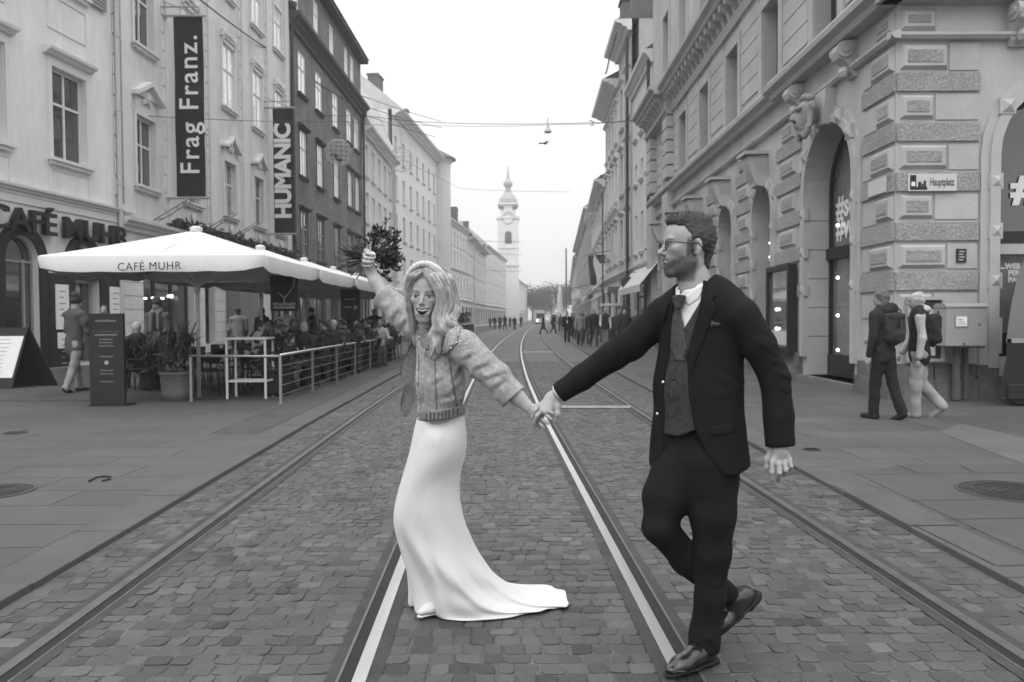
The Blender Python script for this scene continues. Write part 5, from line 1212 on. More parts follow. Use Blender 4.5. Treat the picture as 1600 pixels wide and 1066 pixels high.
# hanging posters
def hang_poster(px, py, d, label, heart):
    a = W(px[0], py[0], d); c = W(px[1], py[1], d); t = thing('hanging_poster', label, 'poster', ((a[0] + c[0]) / 2, d, c[2]), 'black posters hung from the umbrellas')
    mb = MB(); mb.box(a[0], c[0], d, d + .02, c[2], a[2]); mb.build('poster_sheet', black, t)
    mb = MB(); rs = np.random.RandomState(3); w_ = c[0] - a[0]; h_ = a[2] - c[2]; m_ = (a[0] + c[0]) / 2; y = d - .006
    if heart:
        mb.tube([(m_ + .36 * w_, y, c[2] + .92 * h_), (m_ + .36 * w_, y, c[2] + .72 * h_), (m_ + .18 * w_, y, c[2] + .5 * h_), (m_, y, c[2] + .36 * h_), (m_, y, c[2] + .18 * h_)], .012, 6)
        mb.tube([(m_, y, c[2] + .36 * h_), (m_ - .1 * w_, y, c[2] + .46 * h_), (m_ - .2 * w_, y, c[2] + .52 * h_)], .008, 6)
        for z in (.16, .07): scribble(mb, m_, c[2] + z * h_, .8 * w_, .06, y, rs)
    else:
        scribble(mb, m_, c[2] + .62 * h_, .6 * w_, .05, y, rs); scribble(mb, m_ - .1 * w_, c[2] + .36 * h_, .4 * w_, .04, y, rs)
        mb.add([(m_ + .2 * w_, y, c[2] + .46 * h_), (m_ + .2 * w_, y, c[2] + .28 * h_), (m_ + .38 * w_, y, c[2] + .37 * h_)], [(0, 1, 2)])
    mb.build('poster_print', M('chalk print', .4, .7), t)
    for x in (a[0] + .05, c[0] - .05): mb = MB(); mb.tube([(x, d + .01, a[2]), (x, d + .01, a[2] + .25)], .006, 5); mb.build('hanging_cord', ironb, t)
hang_poster((422, 466), (431, 486), 15.4, 'black hanging poster with a curved pale branching line, under the second umbrella', True)
hang_poster((532, 563), (452, 497), 21, 'black hanging poster with a small pale triangle, left of the raised sleeve', False)
# ---------------- banners on the left facades
bn = M('black banner cloth', .022, .85, .1, 3); wt = M('white print', .72, .8)
def banner(name, label, d, px, py, txt, size, bold, sp, th, wfrac):
    a, c = W(px[0], py[0], d), W(px[1], py[1], d); t = thing(name, label, 'banner', (a[0], d, c[2]), 'tall black banners hung from the left facades')
    mb = MB(); n = 14
    for i in range(n):
        z0, z1 = c[2] + (a[2] - c[2]) * i / n, c[2] + (a[2] - c[2]) * (i + 1) / n; w0, w1 = .02 * math.sin(i * .8), .02 * math.sin((i + 1) * .8)
        mb.hexa([(a[0], d + w0, z0), (c[0], d + w0, z0), (c[0], d + w0 + .01, z0), (a[0], d + w0 + .01, z0), (a[0], d + w1, z1), (c[0], d + w1, z1), (c[0], d + w1 + .01, z1), (a[0], d + w1 + .01, z1)])
    mb.build('banner_cloth', bn, t)
    for z in (a[2] + .04, c[2] - .05): mb = MB(); mb.tube([(a[0] - .55, d, z), (c[0] + .12, d, z)], .045, 8); mb.build('banner_rod', M('banner rod', .4, .4, metal=.6), t)
    mb = MB(); mb.tube([(a[0] - .5, d, a[2] + .6), (c[0] - .2, d, a[2] + .08)], .02, 6); mb.tube([(a[0] - .55, d - .12, a[2] + .3), (c[0] - .1, d - .12, a[2] + .3)], .03, 6); mb.build('bracket', M('banner rod', .4, .4, metal=.6), t)
    H_ = a[2] - c[2]; W_ = c[0] - a[0]
    text_mesh(txt, size, .006, 'banner_lettering', wt, t, basis((a[0] + W_ * wfrac, d - .035, c[2] + H_ * th[0]), (0, 0, 1), (-1, 0, 0)), bold=bold, spacing=sp, width=H_ * (th[1] - th[0]))
d1, d2 = 26.4, 36.6
banner('vertical_banner', 'tall black vertical banner reading Frag Franz. on the pale stucco house', d1, (271, 321.5), (27, 307), 'Frag Franz.', .92, .008, 1.15, (.12, .885), .80)
banner('vertical_banner', 'black vertical banner with heavy white capitals before the dark weathered house', d2, (426, 459), (170, 364), 'HUMANIC', 1.02, .045, .95, (.115, .875), .86)
# ---------------- overhead wires, wire globes, lamps
wire_m = M('overhead wire', .03, .6)
def wire(label, pts, r=.014, group='overhead wires'):
    mb = MB(); P = []
    for a, b_ in zip(pts[:-1], pts[1:]):
        for k in range(8): q = k / 8; P.append(A3(a) * (1 - q) + A3(b_) * q + A3((0, 0, -.10 * math.sin(math.pi * q))))
    P.append(A3(pts[-1])); mb.tube(P, r, 5); o = mb.build('overhead_wire', wire_m); o['label'] = label; o['category'] = 'wire'; o['group'] = group; return o
wire('long span wire from the café building across to the corner palace', [W(172, 178, 23.5), W(540, 190, 40), W(640, 195, 46), W(870, 195, 46), W(1015, 184, 36)], .012)
wire('slack garland cable sloping from the upper left down to the dark house corner', [W(300, -10, 27), W(440, 90, 40), W(565, 172, 57)], .03)
wire('span wire between the dark house corner and the right row houses', [W(460, 176, 42), W(565, 180, 57), W(690, 192, 60), W(925, 192, 50), W(1018, 183, 37)], .022)
wire('thin span wire from the weathered house to the far left bay', [W(565, 215, 58), W(720, 295, 90), W(890, 300, 90)], .018)
wire('short cable fixed to the right palace between two first floor windows', [W(1106, 170, 30), W(1205, 151, 21)], .012)
wire('short thick dark cable end hanging against the sky at the upper right', [W(963, 52, 30), W(952, 90, 30), W(946, 116, 30)], .028)
for k, (a, b_) in enumerate((((565, 150, 58), (690, 190, 88)), ((565, 165, 58), (690, 200, 88)), ((565, 178, 58), (680, 214, 88)))):
    wire(('upper', 'middle', 'lower')[k] + ' tangled cable running past the plain townhouse gable', [W(*a), W(*b_)], .03)
for k, (y, d) in enumerate(((378, 120), (398, 140), (424, 150))): wire(('upper', 'middle', 'lowest')[k] + ' far span wire crossing in front of the church tower', [W(690, y - 4, d), W(815, y, d)], .03)
def span_lamp(px, py, d, label, r=.22):
    c = W(px, py, d); t = thing('street_lamp', label, 'lamp', c, 'lamps hung on span wires')
    mb = MB(); mb.lathe((c[0], c[1], c[2]), [(.05, r * 2.2), (.08, r * 1.4), (r, r * .4), (r * 1.05, 0), (r * .4, -.05)], 14); mb.build('lamp_shade', M('pale lamp shade', .5, .5), t)
    mb = MB(); mb.tube([c + A3((0, 0, r * 2.2)), c + A3((0, 0, r * 4))], .02, 6); mb.build('lamp_stem', wire_m, t)
span_lamp(856, 207, 46, 'bell shaped lamp hanging on the span wire against the sky')
c = W(851, 224, 46); mb = MB(); mb.tube([c + A3((-.35, 0, 0)), c, c + A3((.1, 0, .1)), c + A3((.25, 0, .05))], .04, 6); mb.ball(c + A3((.05, 0, 0)), .09, 8); tag(mb.build('wire_clamp', wire_m), 'small dark contact wire clamp just below the hanging lamp', 'clamp')
c = W(925, 192, 46); mb = MB(); mb.tube([c + A3((-.15, 0, .15)), c + A3((.1, 0, .05)), c + A3((.05, 0, -.15)), c + A3((-.1, 0, -.12))], .03, 6); tag(mb.build('wire_clamp', wire_m), 'small curled wire clamp on the span wire near the right houses', 'clamp')
wg = M('globe wire', .5, .5)
def wire_globe(px, py, d, rpx, label):
    c = W(px, py, d); r = rpx * d / FPX; t = thing('wire_globe', label, 'ornament', c, 'wire globes hung over the street')
    for k in range(7):
        mb = MB(); a = math.pi * k / 7; mb.tube([c + r * A3((math.cos(q) * math.cos(a), math.cos(q) * math.sin(a), math.sin(q))) for q in np.linspace(0, 6.283, 25)], .012, 5, caps=False); mb.build('meridian', wg, t)
    for zz in (-.6, -.25, .1, .45, .75):
        mb = MB(); q = math.sqrt(1 - zz * zz); mb.tube([c + r * A3((q * math.cos(s_), q * math.sin(s_), zz)) for s_ in np.linspace(0, 6.283, 25)], .012, 5, caps=False); mb.build('hoop', wg, t)
    mb = MB(); mb.tube([c + A3((0, 0, r)), c + A3((0, 0, r + 1.2))], .012, 5); mb.build('hanging_cord', wire_m, t)
wire_globe(529, 238, 44, 20, 'pale wire globe hanging before the dark weathered house')
wire_globe(627, 250, 62, 19, 'pale wire globe hanging before the tall stucco house')
wire_globe(927, 345, 62, 13, 'pale wire globe hanging before the right row house cornice')
wire_globe(956, 408, 50, 11, 'low pale wire globe beside the round dark sign on the right')
# ---------------- right side signs, flags and awning
t = thing('round_sign', 'round dark shop sign on a wall bracket at the right', 'sign', W(980, 442, 40)); c = W(980, 442, 40)
mb = MB(); mb.lathe((0, 0, 0), [(.32, 0), (.34, .03), (.32, .06)], 24); mb.v = [(c[0] + p[0], c[1] - p[2], c[2] + p[1]) for p in mb.v]; mb.build('sign_disc', M('dark sign', .04, .5), t)
mb = MB(); mb.tube([c + A3((0, .03, .3)), c + A3((0, .03, .55)), c + A3((.75, .03, .55))], .025, 6); mb.build('bracket', ironb, t)
t = thing('awning', 'long pale shop awning on the plain house at the right', 'awning', W(1015, 440, 37)); A_ = [A3((6.65, 34.5, 4.0)), A3((6.65, 41.5, 4.0)), A3((5.75, 41.5, 2.9)), A3((5.75, 34.5, 2.9))]
mb = MB(); mb.hexa([A_[3], A_[2], A_[1], A_[0]] + [p + A3((0, 0, .03)) for p in (A_[3], A_[2], A_[1], A_[0])]); mb.build('awning_cloth', M('awning cloth', .55, .8, .05, 2), t)
mb = MB(); mb.box(5.73, 5.75, 34.5, 41.5, 2.6, 2.92); mb.build('valance', M('awning cloth', .55, .8, .05, 2), t)
def flag(px, y0, y1, d, wd, label, v, lean=0):
    a = W(px, y0, d); c = W(px, y1, d); t = thing('flag', label, 'flag', a, 'flags along the right facades'); mb = MB(); n = 8
    for i in range(n):
        q0, q1 = i / n, (i + 1) / n; f = lambda q, s_: (a[0] + lean * q + wd * s_ * (1 - .2 * math.sin(q * 6)), d + .12 * math.sin(q * 5 + s_ * 2), a[2] + (c[2] - a[2]) * q)
        mb.hexa([f(q1, 0), f(q1, 1), tuple(A3(f(q1, 1)) + A3((0, .02, 0))), tuple(A3(f(q1, 0)) + A3((0, .02, 0))), f(q0, 0), f(q0, 1), tuple(A3(f(q0, 1)) + A3((0, .02, 0))), tuple(A3(f(q0, 0)) + A3((0, .02, 0)))])
    mb.build('flag_cloth', M('flag cloth %g' % v, v, .85), t); mb = MB(); mb.tube([a + A3((-.1, 0, .05)), a + A3((1.6, 0, .4))], .03, 6); mb.build('flag_pole', ironb, t)
flag(919, 400, 446, 58, .42, 'long dark flag hanging from a facade pole at the right', .06, .15); flag(930, 398, 412, 54, .8, 'short dark flag on a slanted pole beside the long dark one', .07, .3); flag(893, 452, 470, 70, .9, 'small pale flag over the far pavement', .5)
t = thing('shop_sign', 'small dark rectangular shop sign jutting out at the right', 'sign', W(963, 452, 46)); a, c = W(950, 448, 46), W(972, 458, 46); mb = MB(); mb.box(a[0], c[0], 46, 46.1, c[2], a[2]); mb.build('sign_panel', M('grey sign', .14, .5), t); mb = MB(); mb.box(c[0], c[0] + .4, 46.02, 46.06, a[2] - .1, a[2] - .05); mb.build('bracket', ironb, t)
for k, (px, y0, y1, d, l) in enumerate(((938, 452, 460, 60, 'slanted dark awning over a far right shop'), (925, 458, 466, 66, 'slanted white awning over a far right shop'))):
    a, c = W(px - 12, y1, d), W(px + 10, y0, d); t = thing('awning', l, 'awning', a, 'small shop awnings at the far right'); mb = MB(); mb.hexa([(a[0], d, a[2]), (c[0], d, c[2]), (c[0], d + 4, c[2]), (a[0], d + 4, a[2]), (a[0], d, a[2] + .06), (c[0], d, c[2] + .06), (c[0], d + 4, c[2] + .06), (a[0], d + 4, a[2] + .06)]); mb.build('awning_cloth', M('dark awning', .06, .8) if k == 0 else M('awning cloth', .55, .8), t); mb = MB(); mb.box(a[0], a[0] + .03, d, d + 4, a[2] - .3, a[2]); mb.build('valance', M('dark awning', .06, .8) if k == 0 else M('awning cloth', .55, .8), t)
t = thing('market_kiosk', 'small kiosk with pale roof edge behind the crowd at the right', 'kiosk', W(958, 510, 48)); a, c = W(943, 477, 48), W(972, 474, 48)
mb = MB(); mb.box(a[0], c[0], 48, 50, c[2] - .15, c[2]); mb.build('kiosk_roof', pl_w, t)
mb = MB(); mb.box(a[0] + .1, c[0] - .05, 48.2, 49.9, PZ, 1.0); mb.build('counter', black, t)
for x in (a[0] + .08, c[0] - .08): mb = MB(); mb.box(x - .03, x + .03, 48.1, 48.16, PZ, c[2] - .15); mb.build('post', pl_w, t)
# poles
def pole(px, py0, py1, d, r, label, v):
    b_, t_ = W(px, py0, d), W(px, py1, d); t = thing('utility_pole', label, 'pole', (b_[0], d, PZ)); mb = MB(); mb.tube([(b_[0], d, 0), (b_[0], d, t_[2])], [r, r * .75], 10); mb.build('pole_shaft', M('pole paint %g' % v, v, .6), t); mb = MB(); mb.tube([(b_[0], d, 0), (b_[0], d, .3)], r * 1.5, 10); mb.build('pole_base', M('pole paint %g' % v, v, .6), t)
pole(741.5, 520, 380, 68, .07, "slim pale pole standing by the kerb right of the bride's head", .5); pole(885, 500, 388, 110, .14, 'slim grey mast at the far end of the right pavement', .2); pole(942, 500, 300, 56, .06, 'thin dark mast in front of the right row houses', .08)
# farther terrace: railing with dark planting
t = thing('terrace_fence', "dark planted fence round the farther terrace right of the bride's hair", 'fence', (-4.6, 57, PZ))
mb = MB(); 
for k in range(40): mb.box(-5.9 + k * .06, -5.87 + k * .06, 56.0, 56.04, PZ, .95)
for k in range(60): mb.box(-3.52, -3.48, 56.1 + k * .25, 56.2 + k * .25, PZ, .95)
mb.build('pickets', M('dark fence', .03, .7), t); mb = MB(); mb.tube([(-6.6, 56, 1.0), (-3.5, 56, 1.0), (-3.5, 71, 1.0)], .05, 8); mb.build('top_rail', M('fence rail', .4, .5), t)
mb = MB(); rs = np.random.RandomState(9)
for k in range(1600):
    o = A3((rs.uniform(-6.5, -3.7), rs.uniform(56.3, 70), rs.uniform(.6, 1.9))); d = rs.normal(size=3) * .1; e = rs.normal(size=3) * .06; mb.face([o - d, o + e, o + d, o - e])
mb.build('hedge', leafm2, t)
# ---------------- end of the street: trees, statue, tram
bark = M('bark', .06, .9); leaf_far = M('far foliage', .07, .8, .4, .6)
def tree(px, d, h, r, label, seed):
    g = W(px, 499, d); t = thing('street_tree', label, 'tree', (g[0], d, 0), 'trees at the end of the street'); rs = np.random.RandomState(seed); x = g[0]
    mb = MB(); mb.tube([(x, d, 0), (x, d, h * .35), (x + .3, d, h * .6)], [.35, .28, .12], 8)
    for k in range(6): a = rs.uniform(0, 6.28); mb.tube([(x, d, h * .35), (x + math.cos(a) * r * .6, d + math.sin(a) * r * .6, h * rs.uniform(.55, .85))], [.16, .05], 6)
    mb.build('trunk', bark, t)
    mb = MB(); cl = [A3((x, d, h * .68)) + rs.normal(size=3) * A3((r * .5, r * .5, h * .14)) for _ in range(16)]
    for k in range(2600):
        o = cl[rs.randint(16)] + rs.normal(size=3) * r * .26; dd = rs.normal(size=3); dd *= .34 / np.linalg.norm(dd); e = np.cross(dd, rs.normal(size=3)); e *= .2 / (np.linalg.norm(e) + 1e-6); mb.face([o - dd, o + e, o + dd, o - e])
    mb.build('crown', leaf_far, t)
for a in ((832, 300, 13, 5, 'leafy tree at the far street end, left beside the church houses', 1), (848, 340, 15, 6, 'pale tree at the street end just left of the middle', 2), (862, 300, 14.5, 5.5, 'leafy tree at the street end just left of the white column', 3), (881, 290, 15.5, 5, 'leafy tree behind the white column', 4), (897, 300, 14, 5, 'leafy tree at the street end behind the right houses', 5), (842, 380, 12, 7, 'low distant tree mass behind the far tram', 6)): tree(*a)
t = thing('statue_column', 'white column with a statue at the end of the street', 'monument', (W(875, 499, 235)[0], 235, 0)); x = W(875, 499, 235)[0]
mb = MB(); mb.box(x - 2.2, x + 2.2, 233, 237.4, 0, 1.2); mb.box(x - 1.5, x + 1.5, 233.6, 236.6, 1.2, 3.4); mb.build('pedestal', pl_w, t)
mb = MB(); mb.lathe((x, 235, 0), [(.95, 3.4), (.85, 4), (.75, 8.4), (1.0, 9.0)], 14); mb.build('column_shaft', pl_w, t)
f = Field((x - 1, 234, 8.8), (x + 1, 236, 12.4), .08); f.cone((x, 235, 9), (x, 235, 10.6), .5, .42, .1); f.ell((x, 235, 11.5), (.25, .25, .32), .1); f.cone((x - .3, 235, 10.6), (x - .6, 234.8, 10), .15, .1, .1); f.cone((x, 235, 10.5), (x, 235, 11.2), .3, .15, .1); v, q = f.mesh(); net_obj('statue', [(v, q, None, 0)], pl_w, t, 1)
t = thing('tram', 'distant oncoming tram with lit headlight on the far curve', 'tram', (float(R3(185)) + .7, 185, 0)); x = float(R3(185)) + .3
tw = M('tram paint', .55, .4)
mb = MB(); mb.fprof(lambda u, w_, z: (x + w_, 184 + u, z), 0, 16, [(-1.15, .35), (1.15, .35), (1.2, 1.6), (1.1, 3.2), (.7, 3.45), (-.7, 3.45), (-1.1, 3.2), (-1.2, 1.6)]); mb.build('car_body', tw, t)
mb = MB(); mb.box(x - .95, x + .95, 183.93, 184.0, 1.5, 2.6); mb.build('windscreen', black, t)
for sx_ in (-1, 1): mb = MB(); mb.ball((x + sx_ * .75, 183.9, .95), .18, 8); mb.build('headlight', M('lit headlight', .9, .4, emit=8) if sx_ < 0 else tw, t)
mb = MB(); mb.box(x - 1.1, x + 1.1, 184.1, 199, .1, .35); mb.build('underframe', black, t)
t = thing('delivery_van', 'distant pale van standing beside the oncoming tram', 'van', (W(866, 499, 200)[0], 200, 0)); x = W(866, 499, 200)[0]
mb = MB(); mb.fprof(lambda u, w_, z: (x + w_, 200 + u, z), 0, 5, [(-1, .4), (1, .4), (1, 1.6), (.9, 2.5), (-.9, 2.5), (-1, 1.6)]); mb.build('van_body', tw, t); mb = MB(); mb.box(x - .8, x + .8, 199.93, 200, 1.5, 2.2); mb.build('windscreen', black, t)
for sx_ in (-1, 1): mb = MB(); mb.tube([(x + sx_ * .95, 200.9, .35), (x + sx_ * .75, 200.9, .35)], .35, 12); mb.build('wheel', black, t)
# ---------------- the parked van cut by the right edge
t = thing('parked_van', 'rear corner of a dark grey parked van cut off by the right edge', 'van', G(1640, 640, 0)); vd = 11.6
vx = lambda px: W(px, 500, vd)[0]; vz = lambda py: W(1590, py, vd)[2]
def van_slab(nm, prof, mat, bev):
    mb = MB(); P = [(vx(a), vz(b_)) for a, b_ in prof]; n = len(P)
    mb.add([(x, vd, z) for x, z in P] + [(x + 1.3, vd + 1.9, z) for x, z in P], [tuple(range(n)), tuple(range(2 * n - 1, n - 1, -1))] + [(i, (i + 1) % n, n + (i + 1) % n, n + i) for i in range(n)]); mb.build(nm, mat, t, bevel=bev)
van_slab('body', [(1577, 531), (1580, 505), (1585, 470), (1594, 430), (1606, 400), (1640, 392), (1760, 392), (1760, 531)], M('van paint', .16, .35, .05, 2, coat=.6), .04)
van_slab('lower_body', [(1571, 618), (1569, 598), (1576, 560), (1577, 533), (1760, 533), (1760, 626), (1590, 628)], M('van plastic', .018, .5), .03)
mb = MB(); mb.box(vx(1574), vx(1760), vd - .04, vd - .002, vz(625), vz(600)); mb.build('bumper', M('van plastic', .02, .6), t, bevel=.03)
mb = MB(); mb.box(vx(1580), vx(1760), vd - .02, vd - .003, vz(536), vz(529)); mb.build('trim_strip', M('van trim', .35, .35, metal=.5), t)
mb = MB(); mb.box(vx(1612), vx(1740), vd - .02, vd - .002, vz(500), vz(420)); mb.build('side_window', gl_d, t)
mb = MB(); mb.tube([(vx(1680), vd - .05, .34), (vx(1680), vd + .2, .34)], .34, 20); mb.build('wheel', M('tyre', .02, .8), t)
# ------------------------------------------------------------------ people
def head_field(h=.0024, smile=False, open_=False, female=False):
    f = Field((-.1, -.13, -.21), (.1, .14, .14), h)
    f.ell((0, -.015, .035), (.074 if female else .077, .095, .088), .01); f.ell((0, .028, -.02), (.060 if female else .063, .066, .086), .03)
    jw = .042 if female else .048
    for s_ in (-1, 1):
        f.cone((s_ * jw, -.002, -.060), (s_ * .014, .064, -.104), .021, .015, .025)
        f.ell((s_ * .040, .060, -.018 + (.005 if smile else 0)), (.023, .024, .019), .018)
    f.ell((0, .071, -.103 if female else -.103), (.018 if female else .025, .018, .016), .016)
    f.ell((0, .042, .052), (.056, .046, .048), .03)
    f.cone((-.034, .081, .025), (.034, .081, .025), .007 if female else .011, k=.016)
    for s_ in (-1, 1): f.ell((s_ * .031, .101, .006), (.018, .017, .0105), .010, 'sub')
    for s_ in (-1, 1): f.ell((s_ * .031, .0800, .004), (.0135, .0115, .0090), .003)
    for s_ in (-1, 1): f.cone((s_ * .018, .088, .0115), (s_ * .045, .080, .0105), .0032, k=.003); f.cone((s_ * .019, .088, -.0045), (s_ * .044, .081, -.003), .0028, k=.003)
    nl = .108 if female else .114
    f.chain([(0, .087, .018), (0, .097, -.004), (0, nl, -.026)], [.0062, .0070, .0080 if female else .0112], .010)
    for s_ in (-1, 1): f.ell((s_ * (.0085 if female else .0115), .096, -.030), (.0062 if female else .0075, .010, .0058), .005)
    if open_:
        lo_ = -.0860 if female else -.0800
        f.ell((0, .083, -.064), (.036, .0135, .028), .02)
        for x in (-.019, 0, .019): f.ell((x, .104, (lo_ - .0500) / 2 + .0065 * (x / .019) ** 2), (.0155, .024, (-.0500 - lo_) / 2 - .001 - .004 * (x / .019) ** 2), .003, 'sub')
        f.chain([(-.034, .077, -.0475), (-.018, .0915, -.0505), (0, .0965, -.0528), (.018, .0915, -.0505), (.034, .077, -.0475)], [.0028, .0042, .0048, .0042, .0028], .004)
        f.chain([(-.034, .077, -.0485), (-.019, .0885, lo_ + .010), (0, .0925, lo_), (.019, .0885, lo_ + .010), (.034, .077, -.0485)], [.0028, .0046, .0056, .0046, .0028], .004)
    else:
        f.chain([(-.024, .088, -.06), (0, .099, -.062), (.024, .088, -.06)], [.004, .006, .004], .006); f.chain([(-.022, .087, -.066), (0, .096, -.071), (.022, .087, -.066)], [.004, .006, .004], .006)
    for s_ in (-1, 1):
        f.ell((s_ * .078, -.012, -.002), (.0085, .020, .033), .006); f.ell((s_ * .088, -.008, .004), (.006, .011, .016), .004, 'sub'); f.ell((s_ * .080, -.004, -.030), (.008, .010, .010), .004)
    if smile:
        for s_ in (-1, 1): f.ridge((s_ * .019, .100, -.026), (s_ * .043, .078, -.060), .006, -.004); f.ridge((s_ * .052, .075, .0), (s_ * .062, .062, .006), .004, -.002)
    f.cone((0, -.018, -.07), (0, -.042, -.22), .044 if female else .056, .048 if female else .062, .03)
    return f
def teeth_mesh(h=.002):
    f = Field((-.04, .05, -.08), (.04, .11, -.03), h); P = [(-.029, .0715, -.0530), (-.016, .0850, -.0568), (0, .0900, -.0590), (.016, .0850, -.0568), (.029, .0715, -.0530)]
    f.chain([A3(p) for p in P], [.0050, .0068, .0074, .0068, .0050], .002); return f.mesh()
def head_colour(skin=.36, female=False, beard=0.0, open_=False, lip=.17):
    def cf(v):
        c = np.full(len(v), skin); mix = lambda c, val, m_: c * (1 - m_) + val * m_; ax = np.abs(v[:, 0])
        c = mix(c, skin * .82, .5 * spot(v, (.045, .06, -.03), (.022, .03, .022), .7) + .5 * spot(v, (-.045, .06, -.03), (.022, .03, .022), .7))
        if beard:
            rs = np.random.RandomState(1)
            m_ = sm(-.030, -.046, v[:, 2] + .10 * np.clip(.05 - v[:, 1], 0, .1)) * sm(-.030, -.012, v[:, 1] + .12 * (v[:, 2] + .06)) * sm(-.150, -.128, v[:, 2])
            m_ = np.maximum(m_, sm(.045, .02, v[:, 2]) * sm(.050, .060, ax) * sm(.024, .012, np.abs(v[:, 1] - .012)) * sm(-.08, -.06, v[:, 2]))
            for s_ in (-1, 1): m_ = m_ * (1 - .9 * spot(v, (s_ * .036, .075, -.036), (.020, .05, .017), .5))
            m_ = m_ * (1 - .9 * spot(v, (0, .12, -.026), (.02, .05, .013), .3))
            c = mix(c, beard * (1 + .4 * rs.normal(size=len(v)).clip(-1, 1)), np.clip(m_, 0, 1) * .95)
        for s_ in (-1, 1):
            c = mix(c, skin * .55, (.65 if female else .45) * spot(v, (s_ * .031, .085, .008), (.019, .03, .010), .6))
            c = mix(c, .40, spot(v, (s_ * .031, .092, .003), (.0115, .012, .0036), .3)); c = mix(c, .025, spot(v, (s_ * .031, .092, .0030), (.0054, .012, .0044), .3))
            c = mix(c, .025, (.95 if female else .7) * spot(v, (s_ * .032, .092, .0080), (.0165, .014, .0034 if female else .0020), .4))
            if female: c = mix(c, .08, .7 * spot(v, (s_ * .032, .092, -.0018), (.0125, .014, .0012), .5))
            bz = .0235 + .0045 * np.clip(1 - ((ax - .034) / .017) ** 2, -1, 1)
            c = mix(c, .10 if female else .07, (.8 if female else .85) * sm(.0034, .0016, np.abs(v[:, 2] - bz)) * sm(.013, .016, ax) * sm(.053, .047, ax) * (v[:, 1] > .05))
        if open_:
            zu = -.0528 + .0053 * (ax / .034) ** 1.6; lo_ = -.0860 if female else -.0800; zl = lo_ + (-.0485 - lo_) * np.clip(ax / .034, 0, 1) ** 1.8
            fr = (v[:, 1] > .070) & (ax < .036)
            c = mix(c, lip, fr * sm(.0055, .0038, np.abs(v[:, 2] - zu))); c = mix(c, lip, fr * sm(.0062, .0045, np.abs(v[:, 2] - zl)))
            ins = (v[:, 2] < zu - .003) & (v[:, 2] > zl + .003) & (ax < .034) & (v[:, 1] > .06); c = np.where(ins, .022, c)
        else: c = mix(c, lip, spot(v, (0, .1, -.0655), (.024, .02, .0105), .3))
        return c
    return cf
skin_m = M('skin', .36, .5, attr=True, var=.05, scale=30, bump=.0008, bscale=300, spec=.4)
def rotz(a): return Matrix.Rotation(a, 3, 'Z')
def frame_xf(c, fwd, up=(0, 0, 1)):   # local y = forward, z = up
    y = Vector(fwd).normalized(); u = Vector(up); x = y.cross(u).normalized(); z = x.cross(y)
    return Matrix(((x.x, y.x, z.x, c[0]), (x.y, y.y, z.y, c[1]), (x.z, y.z, z.z, c[2]), (0, 0, 0, 1)))
PEN = [0]
def cloth(v, fine=False):
    return M(('fine cloth %.3g' if fine else 'cloth %.3g') % v, v, .9, .12, 6, .004 if fine else .006, 25)
def hairm(v): return M('hair %.3g' % v, v, .6, .3, 20, .004, 90, stretch=(1, 1, .25))
